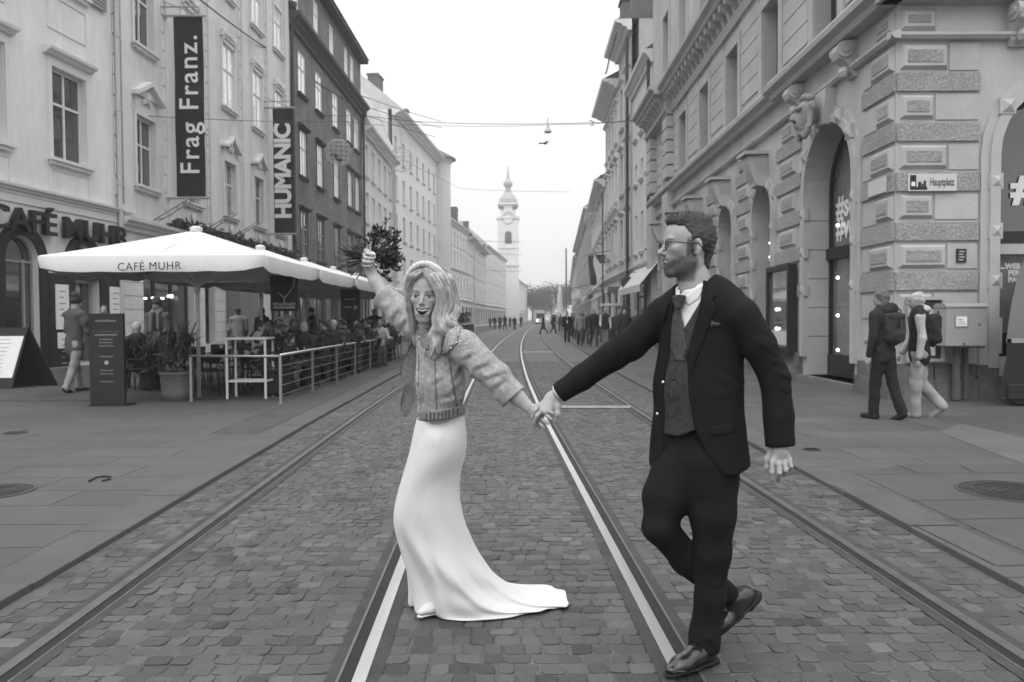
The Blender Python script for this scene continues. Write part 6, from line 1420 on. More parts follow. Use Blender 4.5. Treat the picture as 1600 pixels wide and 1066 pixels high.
def person(label, loc, th, h=1.74, pose='walk', s=1.0, coat=.03, leg=.03, hair=.03, clen=.0, vox=.02, group=None, hairlen=0, b_=1.0, shoe=.02, skirt=0, legs=None, arms=None, lean=.03, hat=0, scarf=0, hood=0, vest=0, female=False, skin=.28, shirt=0, lw=1.0):
    t = thing('person', label, 'person', (0, 0, 0), group); PEN[0] += 1; rs = np.random.RandomState(PEN[0])
    if legs is None: legs = {'walk': ((24 * s, 6), (-16 * s, 26 * s)), 'stand': ((3, 3), (-3, 2)), 'sit': ((86, 84), (82, 78)), 'cross': ((30 * s, 10), (-22 * s, 30 * s))}[pose]
    if arms is None: arms = {'walk': ((-18 * s, 6, 18), (20 * s, 6, 24)), 'cross': ((-22 * s, 6, 20), (24 * s, 6, 26)), 'stand': ((6, 8, rs.uniform(10, 70)), (4, 8, rs.uniform(10, 60))), 'sit': ((28, 12, 70), (24, 12, rs.uniform(55, 95)))}[pose]
    hz = .515 * h if pose != 'sit' else .47 + .05; lt, ls = .24 * h, .24 * h
    L = []
    for k, (a, kn) in zip((-1, 1), legs):
        a, kn = R(a), R(kn); hp = A3((k * .048 * h, 0, hz)); kneep = hp + lt * A3((0, math.sin(a), -math.cos(a))); an = kneep + ls * A3((0, math.sin(a - kn), -math.cos(a - kn))); L.append([hp, kneep, an, a - kn])
    if pose != 'sit':
        dz = min(l[2][2] for l in L) - .045 * h
        for l in L: l[0][2] -= dz; l[1][2] -= dz; l[2][2] -= dz
        hz -= dz
    up = A3((0, lean, 1)); up /= np.linalg.norm(up); P = lambda z, x=0, y=0: A3((x, y, 0)) + A3((0, 0, hz)) + up * (z * h - .515 * h)
    sh = .82; sw = .112 * b_ * (.9 if female else 1)
    Ar = []
    for k, (a, ab, el) in zip((-1, 1), arms):
        a, ab, el = R(a), R(ab), R(el); s0 = P(sh - .015, k * sw * h); d1_ = A3((k * math.sin(ab), math.sin(a) * math.cos(ab), -math.cos(a) * math.cos(ab))); e0 = s0 + d1_ * .17 * h
        d2_ = A3((k * math.sin(ab) * .3, math.sin(a + el), -math.cos(a + el))); w0 = e0 + d2_ * .15 * h; hd = w0 + d2_ * .055 * h; Ar.append((s0, e0, w0, hd))
    hc = P(.932) + A3((0, .015 * h, 0)); sc = h / 1.74
    ex = .45; allp = np.array([p for l in L for p in l[:3]] + [q for a in Ar for q in a] + [hc + (0, 0, .16 * h)]); lo = allp.min(0) - .2; hi = allp.max(0) + .2; lo[2] = -.05
    F_ = lambda: Field(lo, hi, vox)
    # body: one continuous surface
    f = F_(); f.ell(hc + A3((0, 0, .02)) * sc, A3((.078, .098, .105)) * sc, .01); f.ell(hc + A3((0, .035, -.04)) * sc, A3((.06, .062, .08)) * sc, .03); f.cone(hc + A3((0, .085, .0)) * sc, hc + A3((0, .11, -.03)) * sc, .012, .016, .01)
    f.cone(P(.9), P(.80), .036 * h, .045 * h, .03); f.cone(P(.80), P(.54), .06 * h, .06 * h, .03)
    for a in Ar: f.chain([P(.80), a[0], a[1], a[2]], [.04 * h, .02 * h, .017 * h, .016 * h], .01); f.ell(a[3], A3((.022, .028, .048)) * sc, .015)
    for l in L: f.chain([P(.54), l[0], l[1], l[2]], [.05 * h, .035 * h, .024 * h, .018 * h], .01)
    v, q = f.mesh()
    def cf(v):
        lv = (v - hc) / sc; c = np.full(len(v), skin); 
        for k in (-1, 1): c = c * (1 - .75 * spot(lv, (k * .032, .085, .01), (.022, .03, .012), .5))
        return c * (1 - .5 * spot(lv, (0, .09, -.062), (.028, .03, .011), .5))
    net_obj('body', [(v, q, cf, 0)], skin_m, t, 1)
    # trousers
    f = F_()
    if not skirt:
        for l in L: f.chain([l[0], l[1], l[2] + (l[2] - l[1]) * .05], [.056 * h * lw, .043 * h * lw, .035 * h * lw], .02)
        f.ell(P(.525), A3((.095, .07, .075)) * h * b_, .03)
    else:
        f.cone(P(.56), P(.515 - skirt), .085 * h, .11 * h, .02, flat=(0, 1, 0), fr=.8)
        for l in L: f.chain([l[0], l[1], l[2]], [.045 * h, .034 * h, .024 * h], .01)
    f.wrinkle(.009, 26, PEN[0]); v, q = f.mesh(); net_obj('trousers' if not skirt else 'skirt', [(v, q, None, 0)], cloth(leg, vox < .012), t, 1)
    # jacket
    f = F_(); f.cone(P(.78), P(.62), .108 * h * b_, .098 * h * b_, .03, flat=(0, 1, 0), fr=.66); f.cone(P(.62), P(.50 - clen), .098 * h * b_, (.104 + clen * .12) * h * b_, .03, flat=(0, 1, 0), fr=.7)
    f.cone(Ar[0][0] + up * .0, Ar[1][0], .04 * h, k=.03); f.cone(P(.86), P(.80), .04 * h, .05 * h, .03)
    if not vest:
        for a in Ar: f.chain([a[0], a[1], a[1] + (a[2] - a[1]) * .96], [.04 * h, .034 * h, .027 * h], .02)
    if hood: f.ell(P(.845, 0, -.055 * h), A3((.075, .05, .05)) * h, .03)
    f.wrinkle(.010, 24, PEN[0] + 50); v, q = f.mesh(); net_obj('jacket', [(v, q, None, 0)], cloth(coat, vox < .012), t, 1)
    if vest or shirt:
        f = F_()
        if vest:
            for a in Ar: f.chain([P(.8), a[0], a[1], a[1] + (a[2] - a[1]) * .97], [.05 * h, .038 * h, .034 * h, .026 * h], .02)
            f.cone(P(.885), P(.80), .045 * h, .06 * h, .02); f.ell(P(.865, 0, -.04 * h), A3((.07, .05, .035)) * h, .02)
        else: f.cone(P(.84, 0, .035 * h), P(.64, 0, .062 * h), .03 * h, .022 * h, .01)
        f.wrinkle(.005, 24, PEN[0] + 9); v, q = f.mesh(); net_obj('hoodie' if vest else 'shirt_front', [(v, q, None, 0)], cloth(vest or shirt, vox < .012), t, 1)
    f = F_()
    for l in L:
        a = l[3] - (R(8) if l[3] < -.2 else 0); fw = A3((0, math.cos(min(a, 0) * .9), math.sin(min(a, 0) * .9))); dn = A3((0, -math.sin(-min(a, 0)) , -math.cos(min(a, 0))));  b0 = l[2] + A3((0, 0, -.022 * h))
        f.cone(b0 - fw * .02 * h, b0 + fw * .095 * h + A3((0, 0, -.006 * h)), .028 * h, .021 * h, .02); f.cone(l[2] + A3((0, 0, .015 * h)), b0, .026 * h, .028 * h, .02)
    v, q = f.mesh(); net_obj('shoes', [(v, q, None, 0)], cloth(shoe), t, 1)
    if hair is not None:
        f = F_(); f.ell(hc + A3((0, -.018, .04)) * sc, A3((.086, .102, .1)) * sc, .01); f.ell(hc + A3((0, .1, -.03)) * sc, A3((.075, .075, .1)) * sc, .02, 'sub')
        f.ell(hc + A3((0, .02, -.13)) * sc, A3((.12, .1, .07)) * sc, .02, 'sub') if not hairlen else None
        if hairlen: f.cone(hc + A3((0, -.06, .03)) * sc, hc + A3((0, -.075, -hairlen)), .075 * sc, .06 * sc, .03, flat=(0, 1, 0), fr=.6)
        if hat: f.cone(hc + A3((0, .0, .06)) * sc, hc + A3((0, -.01, .12)) * sc, .098 * sc, .085 * sc, .01); f.cone(hc + A3((0, .05, .07)) * sc, hc + A3((0, .15, .06)) * sc, .07, .05, .01, flat=(0, 0, 1), fr=.2) if hat else None
        f.wrinkle(.005, 60, PEN[0] + 3); v, q = f.mesh(); net_obj('hat' if hat else 'hair', [(v, q, None, 0)], hairm(hair), t, 1)
    if scarf:
        f = F_(); f.cone(P(.855, -.03 * h, .01 * h), P(.855, .03 * h, .01 * h), .05 * h, k=.02); f.cone(P(.84, -.04 * h, .06 * h), P(.66, -.05 * h, .085 * h), .025 * h, .02 * h, .02); f.cone(P(.84, .04 * h, .06 * h), P(.62, .05 * h, .085 * h), .025 * h, .02 * h, .02); v, q = f.mesh(); net_obj('scarf', [(v, q, None, 0)], cloth(scarf), t, 1)
    t.location = (loc[0], loc[1], loc[2] if len(loc) > 2 else PZ); t.rotation_euler = (0, 0, th)
    t['back'] = 0; del t['back']
    return t, P, h
def pp(px, d, z=PZ): p = W(px, 505, d); return (p[0], d, z)
# two passers-by on the right pavement
pA = G(1380, 655, PZ)
tA, PA, hA = person('person in dark hooded jacket and black trousers with a backpack, walking away past the corner', pA, R(28), 1.72, legs=((9, 6), (-9, 12)), arms=((-6, 10, 20), (26, 12, 45)), coat=.022, leg=.016, hair=.12, hairlen=.2, hood=1, vox=.0095, female=True, shoe=.02, b_=.98)
pB = G(1436, 652, PZ)
tB, PB, hB = person('blond person in pale hoodie, dark padded vest and light trousers, looking left before the postbox', pB, R(68), 1.68, legs=((8, 8), (-4, 34)), arms=((-4, 6, 12), (10, 8, 20)), coat=.018, leg=.30, hair=.42, vest=.42, vox=.0095, female=True, shoe=.22, b_=1.12, lw=1.1)
def backpack(label, P, h, loc, th, v_, wd=.13, name='backpack'):
    t = thing(name, label, 'backpack', (0, 0, 0), 'backpacks of the passers-by'); f = Field((-.35, -.45, .6), (.35, .3, 1.6), .01)
    c = P(.70, 0, -.10 * h); f.ell(c + A3((0, 0, -.03)), (wd * 1.15, .085, .20), .02); f.box(c + A3((0, .01, .02)), (wd * .8, .035, .15), .04, .04); f.ell(c + A3((0, -.07, -.09)), (wd * .75, .045, .09), .02); f.ell(c + A3((0, -.03, .15)), (wd * .95, .07, .06), .03); f.wrinkle(.006, 35, 4); v, q = f.mesh(); net_obj('bag_body', [(v, q, None, 0)], cloth(v_, True), t, 1)
    for k in (-1, 1):
        mb = MB(); mb.tube([P(.80, k * .07, -.10 * h), P(.845, k * .075, -.02 * h), P(.80, k * .08, .07 * h), P(.70, k * .11, .055 * h), P(.62, k * .12, -.05 * h)], .018, 8); mb.build('strap', cloth(v_ * 1.5, True), t, True)
    mb = MB(); mb.box(c[0] - .02, c[0] + .02, c[1] - .1, c[1] - .088, c[2] - .02, c[2] + .12); mb.tube([c + A3((-.04, -.06, .22)), c + A3((0, -.06, .26)), c + A3((.04, -.06, .22))], .01, 6); mb.build('buckle_strap', cloth(v_ * 1.8, True), t)
    t.location = (loc[0], loc[1], PZ); t.rotation_euler = (0, 0, th)
backpack('dark rucksack on the back of the person in the dark hooded jacket', PA, hA, pA, R(28), .03)
backpack('dark rucksack worn over the padded vest of the blond person', PB, hB, pB, R(68), .022)
# terrace guests
PL = 'guests at the café terrace'
cap = pp(116, 14.9)
person('tall person with dark cap and grey coat walking past the black menu stand', cap, R(-22), 1.86, legs=((12, 4), (-12, 12)), coat=.075, leg=.26, hair=.025, hat=1, clen=.04, vox=.013, arms=((5, 8, 60), (8, 8, 50)))
person('person in open grey jacket and scarf standing behind the big woven planter', pp(247, 17.0), R(175), 1.82, 'stand', coat=.10, leg=.05, hair=.03, scarf=.16, vox=.014, hat=1, shirt=.02)
person('person with dark hair half hidden behind the black menu stand', pp(163, 17.4), R(200), 1.72, 'stand', coat=.05, leg=.04, hair=.03, vox=.016)
seat = [(212, 15.6, 60, .04, .45, 'white haired person seated left of the big woven planter', 0), (402, 14.9, -70, .48, .03, 'dark haired person in a white top seated behind the white bar table', .1), (436, 15.5, 200, .3, .03, 'person with short dark hair and grey pullover seated right of the bar table', 0),
 (474, 15.7, 165, .03, None, 'bald older person in a dark suit seated by the second railing post', 0), (424, 18.3, 150, .03, .03, 'dark clad person seated behind the person in grey pullover', 0), (456, 18.9, 220, .06, .04, 'person in dark jumper seated under the heart poster', 0), (505, 17.4, 120, .03, .04, 'person in black coat seated right of the bald older person', .1),
 (521, 17.9, 185, .05, .5, 'white bearded person seated facing the street by the railing', 0), (541, 19.2, 80, .04, .04, 'person in dark clothes seated below the second hanging poster', 0), (556, 20.4, 190, .08, .06, 'person in grey top seated near the middle of the railing', .12), (577, 21.6, 110, .03, .03, 'person in black seated below the raised sleeve', 0),
 (592, 22.8, 200, .4, .05, 'person in pale shirt seated behind the railing near the bride', 0), (500, 20.6, 90, .07, .03, 'person with dark hair seated in the second row under the third umbrella', .1), (534, 22.6, 160, .05, .03, 'person seated in the second row by the shop wall', 0), (566, 24.3, 230, .04, .03, 'person in dark jacket seated in the back row under the fourth umbrella', 0), (612, 25.4, 100, .05, .04, "person seated at the far end of the terrace by the bride's jacket", 0)]
for i, (px, d, th, co, ha, lb, hl) in enumerate(seat):
    q = pp(px, d); person(lb, q, R(th), 1.70 + .04 * (i % 3), 'sit', coat=co, leg=.03 + .04 * (i % 2), hair=ha, hairlen=hl, vox=.017, group=PL, lean=(-.06, .04, .1)[i % 3], female=hl > 0)
    o = copy_tree(ch0, None, (q[0], q[1], PZ), R(th)); o['label'] = 'black armchair in use by the ' + ' '.join(lb.replace('person', 'guest').split()[:10])
stand = [(410, 22.0, 150, .02, .03, 'dark haired guest in a black jacket standing behind the terrace tables', .12), (448, 21.0, 175, .5, .2, 'long haired guest in a white top standing below the heart poster', .2), (488, 23.2, 100, .02, .02, 'guest in black standing by the pillar right of the heart poster', 0), (548, 25.0, 200, .03, .02, 'guest in dark coat standing behind the second hanging poster', 0), (585, 26.5, 190, .02, .02, "tall guest in black standing behind the bride's raised sleeve", 0), (372, 21.5, 30, .25, .05, 'guest in pale jacket standing beside the grey square pier', .1)]
for px, d, th, co, ha, lb, hl in stand: person(lb, pp(px, d), R(th), 1.72, 'stand', coat=co, leg=.03, hair=ha, hairlen=hl, vox=.018, group=PL)
# people in the street
ST = 'people walking in the street'
crowd = [(849, 70, 70, 'cross', .03, .03, .05, 'person in dark coat crossing the tracks, left of the two crossing people', 0, 0, .1), (865, 72, -55, 'cross', .02, .025, .04, 'person in black crossing the tracks, right of the two crossing people', 0, 0, 0),
 (886, 44, 178, 'walk', .018, .015, .04, 'person in open black suit and white shirt walking towards the camera', .7, 0, 0), (906, 38.5, 176, 'walk', .22, .06, .06, 'person in pale grey shirt walking at the front of the group', 0, 0, 0), (915, 42, 182, 'walk', .04, .035, .05, 'person in dark clothes half hidden behind the pale grey shirt', 0, 0, 0),
 (928, 37.6, 185, 'walk', .025, .05, .05, 'broad person in black jacket and jeans walking in the middle of the group', 0, 0, 0), (945.5, 37.4, 180, 'stand', .03, .2, .2, 'person in dark vest over white sleeves with pale trousers at the right of the group', 0, .55, .05),
 (977, 31.5, 150, 'walk', .02, .03, .03, 'dark haired person in black with a pale shoulder strap, above the extended black sleeve', 0, 0, .12), (992, 33, 200, 'walk', .06, .03, .12, 'person in brown grey coat nearest the awning, above the extended sleeve', 0, 0, 0), (968, 46, 180, 'walk', .05, .04, .2, 'person behind the crowd in front of the kiosk', 0, 0, 0),
 (893, 58, 170, 'walk', .05, .04, .05, 'distant person in dark clothes right of the black suit', 0, 0, 0), (938, 52, 190, 'walk', .3, .06, .25, 'distant pale clad person behind the broad black jacket', 0, 0, 0), (900, 66, 185, 'walk', .12, .05, .05, 'distant person in grey behind the pale grey shirt', 0, 0, 0), (876, 80, 10, 'walk', .06, .04, .06, 'far person on the pavement edge before the white column', 0, 0, 0), (955, 60, 0, 'walk', .04, .04, .05, 'far person by the kiosk counter', 0, 0, 0), (920, 75, 180, 'walk', .08, .04, .05, 'farthest person in the crowd on the right pavement', 0, 0, 0),
 (804, 92, 175, 'walk', .03, .05, .04, 'person walking alone on the left roadway below the church tower', 0, 0, 0), (789, 96, 200, 'walk', .02, .02, .03, 'person in black, nearest the lone walker on the left', 0, 0, .1), (781, 98, 180, 'walk', .05, .03, .2, 'person in black with pale top on the far left pavement', .5, 0, 0), (773, 100, 150, 'walk', .03, .03, .03, 'person in dark clothes beside the far planted fence', 0, 0, 0), (766, 104, 170, 'walk', .15, .04, .2, 'grey clad person at the far corner of the planted fence', 0, 0, 0), (910, 48, 178, 'walk', .05, .03, .04, 'person in dark jacket between the pale grey shirt and the broad black jacket', 0, 0, 0), (936, 45, 182, 'walk', .09, .05, .2, 'person in grey jacket just behind the broad black jacket', .5, 0, 0), (897, 51, 175, 'walk', .03, .03, .05, 'person in black right behind the open black suit', 0, 0, 0), (962, 40, 165, 'walk', .04, .05, .04, 'person in dark clothes right of the vest wearer', 0, 0, .1), (985, 50, 5, 'walk', .08, .04, .06, 'person walking away under the shop awning', 0, 0, 0), (925, 62, 190, 'walk', .05, .03, .1, 'distant dark figure above the broad black jacket', 0, 0, 0), (1003, 38, 200, 'walk', .05, .04, .08, "person by the awning wall, close to the groom's shoulder", 0, 0, 0), (797, 118, 0, 'walk', .06, .04, .05, 'small far person between the church house and the lone walker', 0, 0, 0), (814, 125, 180, 'walk', .05, .05, .05, 'small far person at the bend of the tram track', 0, 0, 0)]
for i, (px, d, th, po, co, lg, ha, lb, shr, ve, hl) in enumerate(crowd):
    z = PZ if not (840 < px < 870 or px in (804,)) else 0
    person(lb, pp(px, d, z), R(th), 1.70 + .05 * ((i * 7) % 4), po, coat=co, leg=lg, hair=ha, hairlen=hl, shirt=shr, vest=ve, vox=.02 if d < 50 else .03, group=ST, s=.8 + .1 * (i % 3), b_=1.12 if i == 5 else 1.0, clen=.12 if i in (0, 1) else 0)
# ------------------------------------------------------------------ the couple
def PX(pts, d): return [W(a, b_, d) for a, b_ in pts]
def xz(pts, d): return [(p[0], p[2]) for p in PX(pts, d)]
def patch(base, poly, off, y0, y1, grow=0.0):
    """a thin layer lying on the surface of another field, inside an outline"""
    f = Field.__new__(Field); f.h, f.lo, f.n, f.ax = base.h, base.lo, base.n, base.ax; f.d = np.full(base.n, 1.0, np.float32)
    f.prism(poly, y0, y1); f.d = np.maximum(f.d - grow, base.d - off).astype(np.float32); return f
def surf(verts, pts):
    r_ = (np.linalg.inv(_M3) @ (verts - np.array([0, 0, CAMZ])).T).T; sx_ = CX + FPX * r_[:, 0] / -r_[:, 2]; sy_ = CY - FPX * r_[:, 1] / -r_[:, 2]; out = []
    for a, b_ in pts:
        m_ = np.where((np.abs(sx_ - a) < 2.2) & (np.abs(sy_ - b_) < 2.2))[0]
        out.append(verts[m_[np.argmin(verts[m_, 1])]] if len(m_) else None)
    return out
def jit(n, s_): return np.random.RandomState(n).normal(size=3) * s_
suit = M('black wool suit', .011, .85, .15, 8, .0015, 160, spec=.15); vestm = M('patterned waistcoat', .024, .6, .55, 45, .002, 120, spec=.4); shirtm = M('white shirt', .74, .8, .02, 5)
tiem = M('dark patterned tie', .05, .5, .6, 60, .001, 120); leather = M('black leather', .012, .28, .1, 10, .0006, 90, spec=.6, coat=.3)
# ============ groom
D = 3.1
gl = G(1085, 1050); groom = thing('person', 'bearded groom with glasses in a black three piece suit, striding left and holding hands', 'person', (gl[0], gl[1], 0))
hx = frame_xf(W(1073.6, 387, 3.12), (-.985, -.17, .03), (.03, 0, 1))
hf = head_field(.0024, True, True); hv, hq = hf.mesh(); tv_, tq_ = teeth_mesh()
hcol = head_colour(.32, False, .085, True, .2)
def xform(v, m_): return v @ np.array(m_.to_3x3()).T + np.array(m_.translation)
def inv(v, m_): return (v - np.array(m_.translation)) @ np.array(m_.to_3x3())
hl = (lambda v: hcol(inv(v, hx)))
# body under the clothes, and the hands
bf = Field(W(850, 760, 3.5) + (-.15, -.75, -.2), W(1250, 400, 3.0) + (.1, .6, .1), .0075)
neck0 = xform(A3([(0, -.03, -.1)]), hx)[0]; chest = W(1097, 520, 3.12); pel = W(1085, 690, 3.12)
bf.cone(neck0, W(1092, 455, 3.13), .058, .064, .02); bf.cone(W(1095, 490, 3.12), W(1086, 640, 3.12), .11, .11, .04, flat=(-.6, -.8, 0), fr=.6)
SHR, ELR, WRR = W(1036, 492, 3.22), W(958, 556, 3.29), W(872, 616, 3.36); SHL, ELL, WRL = W(1160, 494, 3.0), W(1211, 592, 2.97), W(1218, 694, 2.94)
bf.chain([W(1095, 478, 3.12), SHR, ELR, WRR], [.06, .045, .037, .028], .02); bf.chain([W(1095, 478, 3.12), SHL, ELL, WRL], [.06, .045, .037, .028], .02)
bv, bq = bf.mesh()
def fingers(f, chains, rads, k=.004):
    for c, r in zip(chains, rads):
        for i in range(len(c) - 1): f.cone(c[i], c[i + 1], r * (1 - .10 * i), r * (1 - .10 * (i + 1)), k)
def hand_box(c, s_, h=.0028): return Field(A3(c) - s_, A3(c) + s_, h)
q = lambda a, b_, d: W(a, b_, d)
# hanging left hand
hf1 = hand_box(W(1218, 722, 2.93), .13)
hf1.cone(WRL, W(1219, 704, 2.93), .028, .031, .01, flat=(.2, 1, 0), fr=.8)
for a in ((1208, 722), (1217, 723), (1226, 721), (1233, 718)): hf1.cone(W(1218, 700, 2.93), q(*a, 2.925), .017, .0125, .010)
fingers(hf1, [[q(1207, 722, 2.92), q(1206, 738, 2.915), q(1207, 748, 2.925), q(1209, 756, 2.94)], [q(1217, 724, 2.915), q(1218, 739, 2.905), q(1217, 747, 2.93), q(1216, 752, 2.95)], [q(1226, 722, 2.915), q(1228, 735, 2.905), q(1226, 741, 2.935), q(1224, 743, 2.955)], [q(1233, 719, 2.92), q(1236, 729, 2.912), q(1234, 735, 2.94), q(1231, 736, 2.955)]], [.0105, .0108, .0102, .009])
fingers(hf1, [[q(1205, 704, 2.95), q(1199, 718, 2.955), q(1199, 730, 2.955), q(1202, 738, 2.955)]], [.0135], .010)
h1 = hf1.mesh()
# right hand closing over the bride's hand
Dh = 3.40
hf2 = hand_box(W(850, 636, Dh), .15)
hf2.cone(WRR, W(862, 623, 3.375), .028, .032, .01, flat=(0, 1, 0), fr=.75)
for a, d in (((845, 634), 3.37), ((848, 640), 3.355), ((852, 643), 3.345), ((858, 644), 3.34)): hf2.cone(W(862, 623, 3.37), q(*a, d), .022, .014, .012)
fingers(hf2, [[q(844, 633, 3.375), q(836, 642, 3.37), q(832, 652, 3.385), q(834, 659, 3.40)], [q(848, 640, 3.355), q(839, 650, 3.355), q(835, 660, 3.375), q(838, 666, 3.395)], [q(851, 644, 3.365), q(844, 655, 3.385), q(841, 663, 3.41), q(843, 668, 3.42)]], [.0108, .0112, .0105])
fingers(hf2, [[q(868, 622, 3.36), q(872, 634, 3.35), q(871, 647, 3.345), q(866, 657, 3.35)]], [.0150], .012)
h2 = hf2.mesh()
def skinc(val):
    def cf(v):
        return np.full(len(v), val) * (1 + .06 * np.sin(v[:, 0] * 90) * np.sin(v[:, 2] * 110))
    return cf
net_obj('body', [(xform(hv, hx), hq, hl, 0), (xform(tv_, hx), tq_, lambda v: np.full(len(v), .62), 0), (bv, bq, skinc(.34), 0), (*h1, skinc(.36), 0), (*h2, skinc(.40), 0)], skin_m, groom, 1)
mb = MB(); c = W(1229, 731, 2.915); mb.lathe((0, 0, 0), [(.0118, -.002), (.0125, 0), (.0118, .002)], 14); mb.v = [(c[0] + p[0], c[1] - .0 + p[1], c[2] + p[2]) for p in mb.v]; mb.build('ring', M('silver', .8, .2, metal=1.0), groom, True)
# trousers
lo, hi = W(985, 1060, 3.1) + (-.05, -.5, -.06), W(1200, 640, 3.1) + (.1, .5, .1)
tf = Field(lo, hi, .0065)
tf.cone(W(1086, 688, 3.13), W(1090, 735, 3.12), .150, .158, .05, flat=(-.5, -.8, 0), fr=.62)
tf.chain([W(1112, 725, 3.08), W(1113, 800, 3.07), W(1113, 862, 3.07), W(1110, 930, 3.08), W(1101, 992, 3.09)], [.108, .090, .071, .059, .060], .03)
tf.cone(W(1101, 985, 3.09), W(1100, 1010, 3.09), .058, .064, .02)
tf.chain([W(1058, 722, 3.16), W(1040, 780, 3.13), W(1030, 822, 3.11)], [.100, .090, .066], .03)
tf.chain([W(1030, 822, 3.11), W(1072, 872, 3.17), W(1140, 936, 3.28)], [.066, .063, .056], .03)
tf.cutat(W(1140, 936, 3.28) - W(1072, 872, 3.17), W(1136, 931, 3.275), .10)
tf.wrinkle(.0020, 30, 3, aniso=(.7, .7, 1))
for a, b_, d, am in (((1090, 980), (1122, 1000), 3.03, .012), ((1080, 992), (1118, 975), 3.03, .010), ((1086, 1000), (1120, 1012), 3.03, .008), ((1085, 870), (1140, 850), 3.0, .006), ((1040, 838), (1070, 830), 3.05, .006), ((1060, 745), (1085, 800), 3.02, .006), ((1075, 840), (1110, 890), 3.1, .007), ((1095, 900), (1130, 905), 3.1, .006)):
    tf.crease(W(*a, 3.1), W(*b_, 3.1), .014, am * .5)
p0 = W(1100, 1013, 3.09)
f_ = tf.d; Zc = tf.ax[2][None, None, :]; Xc = tf.ax[0][:, None, None]; m_ = Xc < W(1128, 1000, 3.1)[0]
tf.d = np.where(m_ & (Zc < W(1100, 1017, 3.09)[2]), np.maximum(f_, .01), f_).astype(np.float32)
v, fq = tf.mesh(); net_obj('trousers', [(v, fq, None, 0)], suit, groom, 2)
# jacket, waistcoat, shirt, tie
lo, hi = W(855, 760, 3.2) + (-.03, -.5, -.05), W(1250, 425, 3.1) + (.05, .5, .05)
jf = Field(lo, hi, .0055)
fl = (-.55, -.83, 0)
def torso(f, g):
    f.cone(W(1100, 492, 3.12), W(1090, 605, 3.12), .172 + g, .178 + g, .04, flat=fl, fr=.62); f.cone(W(1090, 605, 3.12), W(1091, 720, 3.12), .178 + g, .210 + g, .04, flat=fl, fr=.60)
    f.cone(W(1052, 482, 3.19), W(1145, 486, 3.04), .062 + g, .066 + g, .05)
torso(jf, 0); base_torso = jf.d.copy()
jf.cone(W(1088, 452, 3.15), W(1096, 480, 3.13), .066, .12, .03, flat=fl, fr=.7)
jf.cone(W(1045, 490, 3.2), SHR, .066, .066, .03); jf.chain([SHR, W(985, 539, 3.26), ELR, W(910, 590, 3.33), W(874, 614, 3.355)], [.068, .065, .061, .053, .046], .02)
jf.cone(W(1150, 496, 3.02), SHL, .063, .062, .03); jf.chain([SHL, W(1186, 540, 2.98), ELL, W(1217, 650, 2.95), W(1219, 690, 2.94)], [.066, .064, .057, .053, .052], .02)
jf.cone(W(1212, 600, 2.968), W(1219, 700, 2.94), .054, .053, .01)
jf.wrinkle(.0012, 32, 11)
for a, b_, d, am in (((1150, 520), (1205, 560), 2.94, .008), ((1165, 505), (1200, 530), 2.93, .007), ((1192, 575), (1228, 590), 2.92, .008), ((1195, 600), (1230, 608), 2.92, .006), ((1180, 556), (1222, 570), 2.92, .007), ((1000, 500), (1040, 560), 3.12, .008), ((960, 530), (985, 580), 3.2, .009), ((940, 540), (962, 590), 3.22, .008), ((975, 520), (1010, 570), 3.18, .007), ((905, 575), (925, 605), 3.28, .005), ((1110, 560), (1160, 600), 2.95, .007), ((1105, 585), (1165, 612), 2.95, .006), ((1100, 620), (1160, 600), 2.95, .005), ((1140, 640), (1172, 700), 2.95, .006), ((1030, 520), (1036, 600), 3.02, .006)):
    jf.crease(W(*a, d + .1), W(*b_, d + .1), .011, am * .5)
    jf.crease(W(a[0] + 6, a[1] + 9, d + .1), W(b_[0] + 6, b_[1] + 9, d + .1), .009, -am * .42)
# collar opening at the neck, hem, cutaway front
jf.cone(W(1083, 452, 3.12), W(1083, 420, 3.12), .070, .085, .01, 'sub')
jf.prism(xz([(1056, 462), (1080, 444), (1104, 433), (1100, 470), (1088, 520), (1078, 560), (1078, 610), (1086, 668), (1104, 712), (1132, 747), (1128, 775), (1012, 775), (1024, 708), (1031, 640), (1036, 590), (1036, 560), (1042, 500)], 3.0), 2.2, 3.11, .004, 'sub')
jf.cut((0, 0, -1), W(1100, 743, 3.0)); 
jf.prism(xz([(960, 727), (1030, 735), (1030, 790), (960, 790)], 3.15), 2.2, 3.6, .004, 'sub'); jf.prism(xz([(1150, 740), (1190, 724), (1195, 790), (1150, 790)], 3.0), 2.6, 3.6, .003, 'sub')
jf.cutat(WRR - ELR, W(873, 614, 3.355), .12); jf.cutat(W(1219, 700, 2.94) - W(1213, 620, 2.96), W(1219, 698, 2.94), .12)
v, fq = jf.mesh(); jac_v = v
# drop the sleeve below the left cuff is handled by its end cap; lapels ride on the front
lap1 = patch(jf, xz([(1104, 436), (1112, 440), (1122, 462), (1112, 470), (1120, 480), (1098, 540), (1080, 590), (1076, 560), (1086, 520), (1098, 470)], 3.0), .010, 2.4, 3.12)
lap2 = patch(jf, xz([(1054, 462), (1050, 470), (1030, 490), (1034, 500), (1024, 505), (1034, 575), (1038, 560), (1044, 500)], 3.05), .009, 2.4, 3.14)
l1, l2 = lap1.mesh(), lap2.mesh()
pock = patch(jf, xz([(1102, 504), (1112, 494), (1118, 503), (1128, 505), (1127, 510), (1104, 510)], 2.97), .006, 2.4, 3.1).mesh()
flap = patch(jf, xz([(1108, 668), (1152, 660), (1154, 676), (1112, 684)], 2.97), .006, 2.4, 3.1).mesh()
pocket_line = patch(jf, xz([(1100, 510), (1130, 506), (1130, 512), (1100, 516)], 2.97), .005, 2.4, 3.1).mesh()
jo = net_obj('jacket', [(v, fq, None, 0), (*l1, None, 0), (*l2, None, 0), (*flap, None, 0), (*pocket_line, None, 0)], suit, groom, 2)
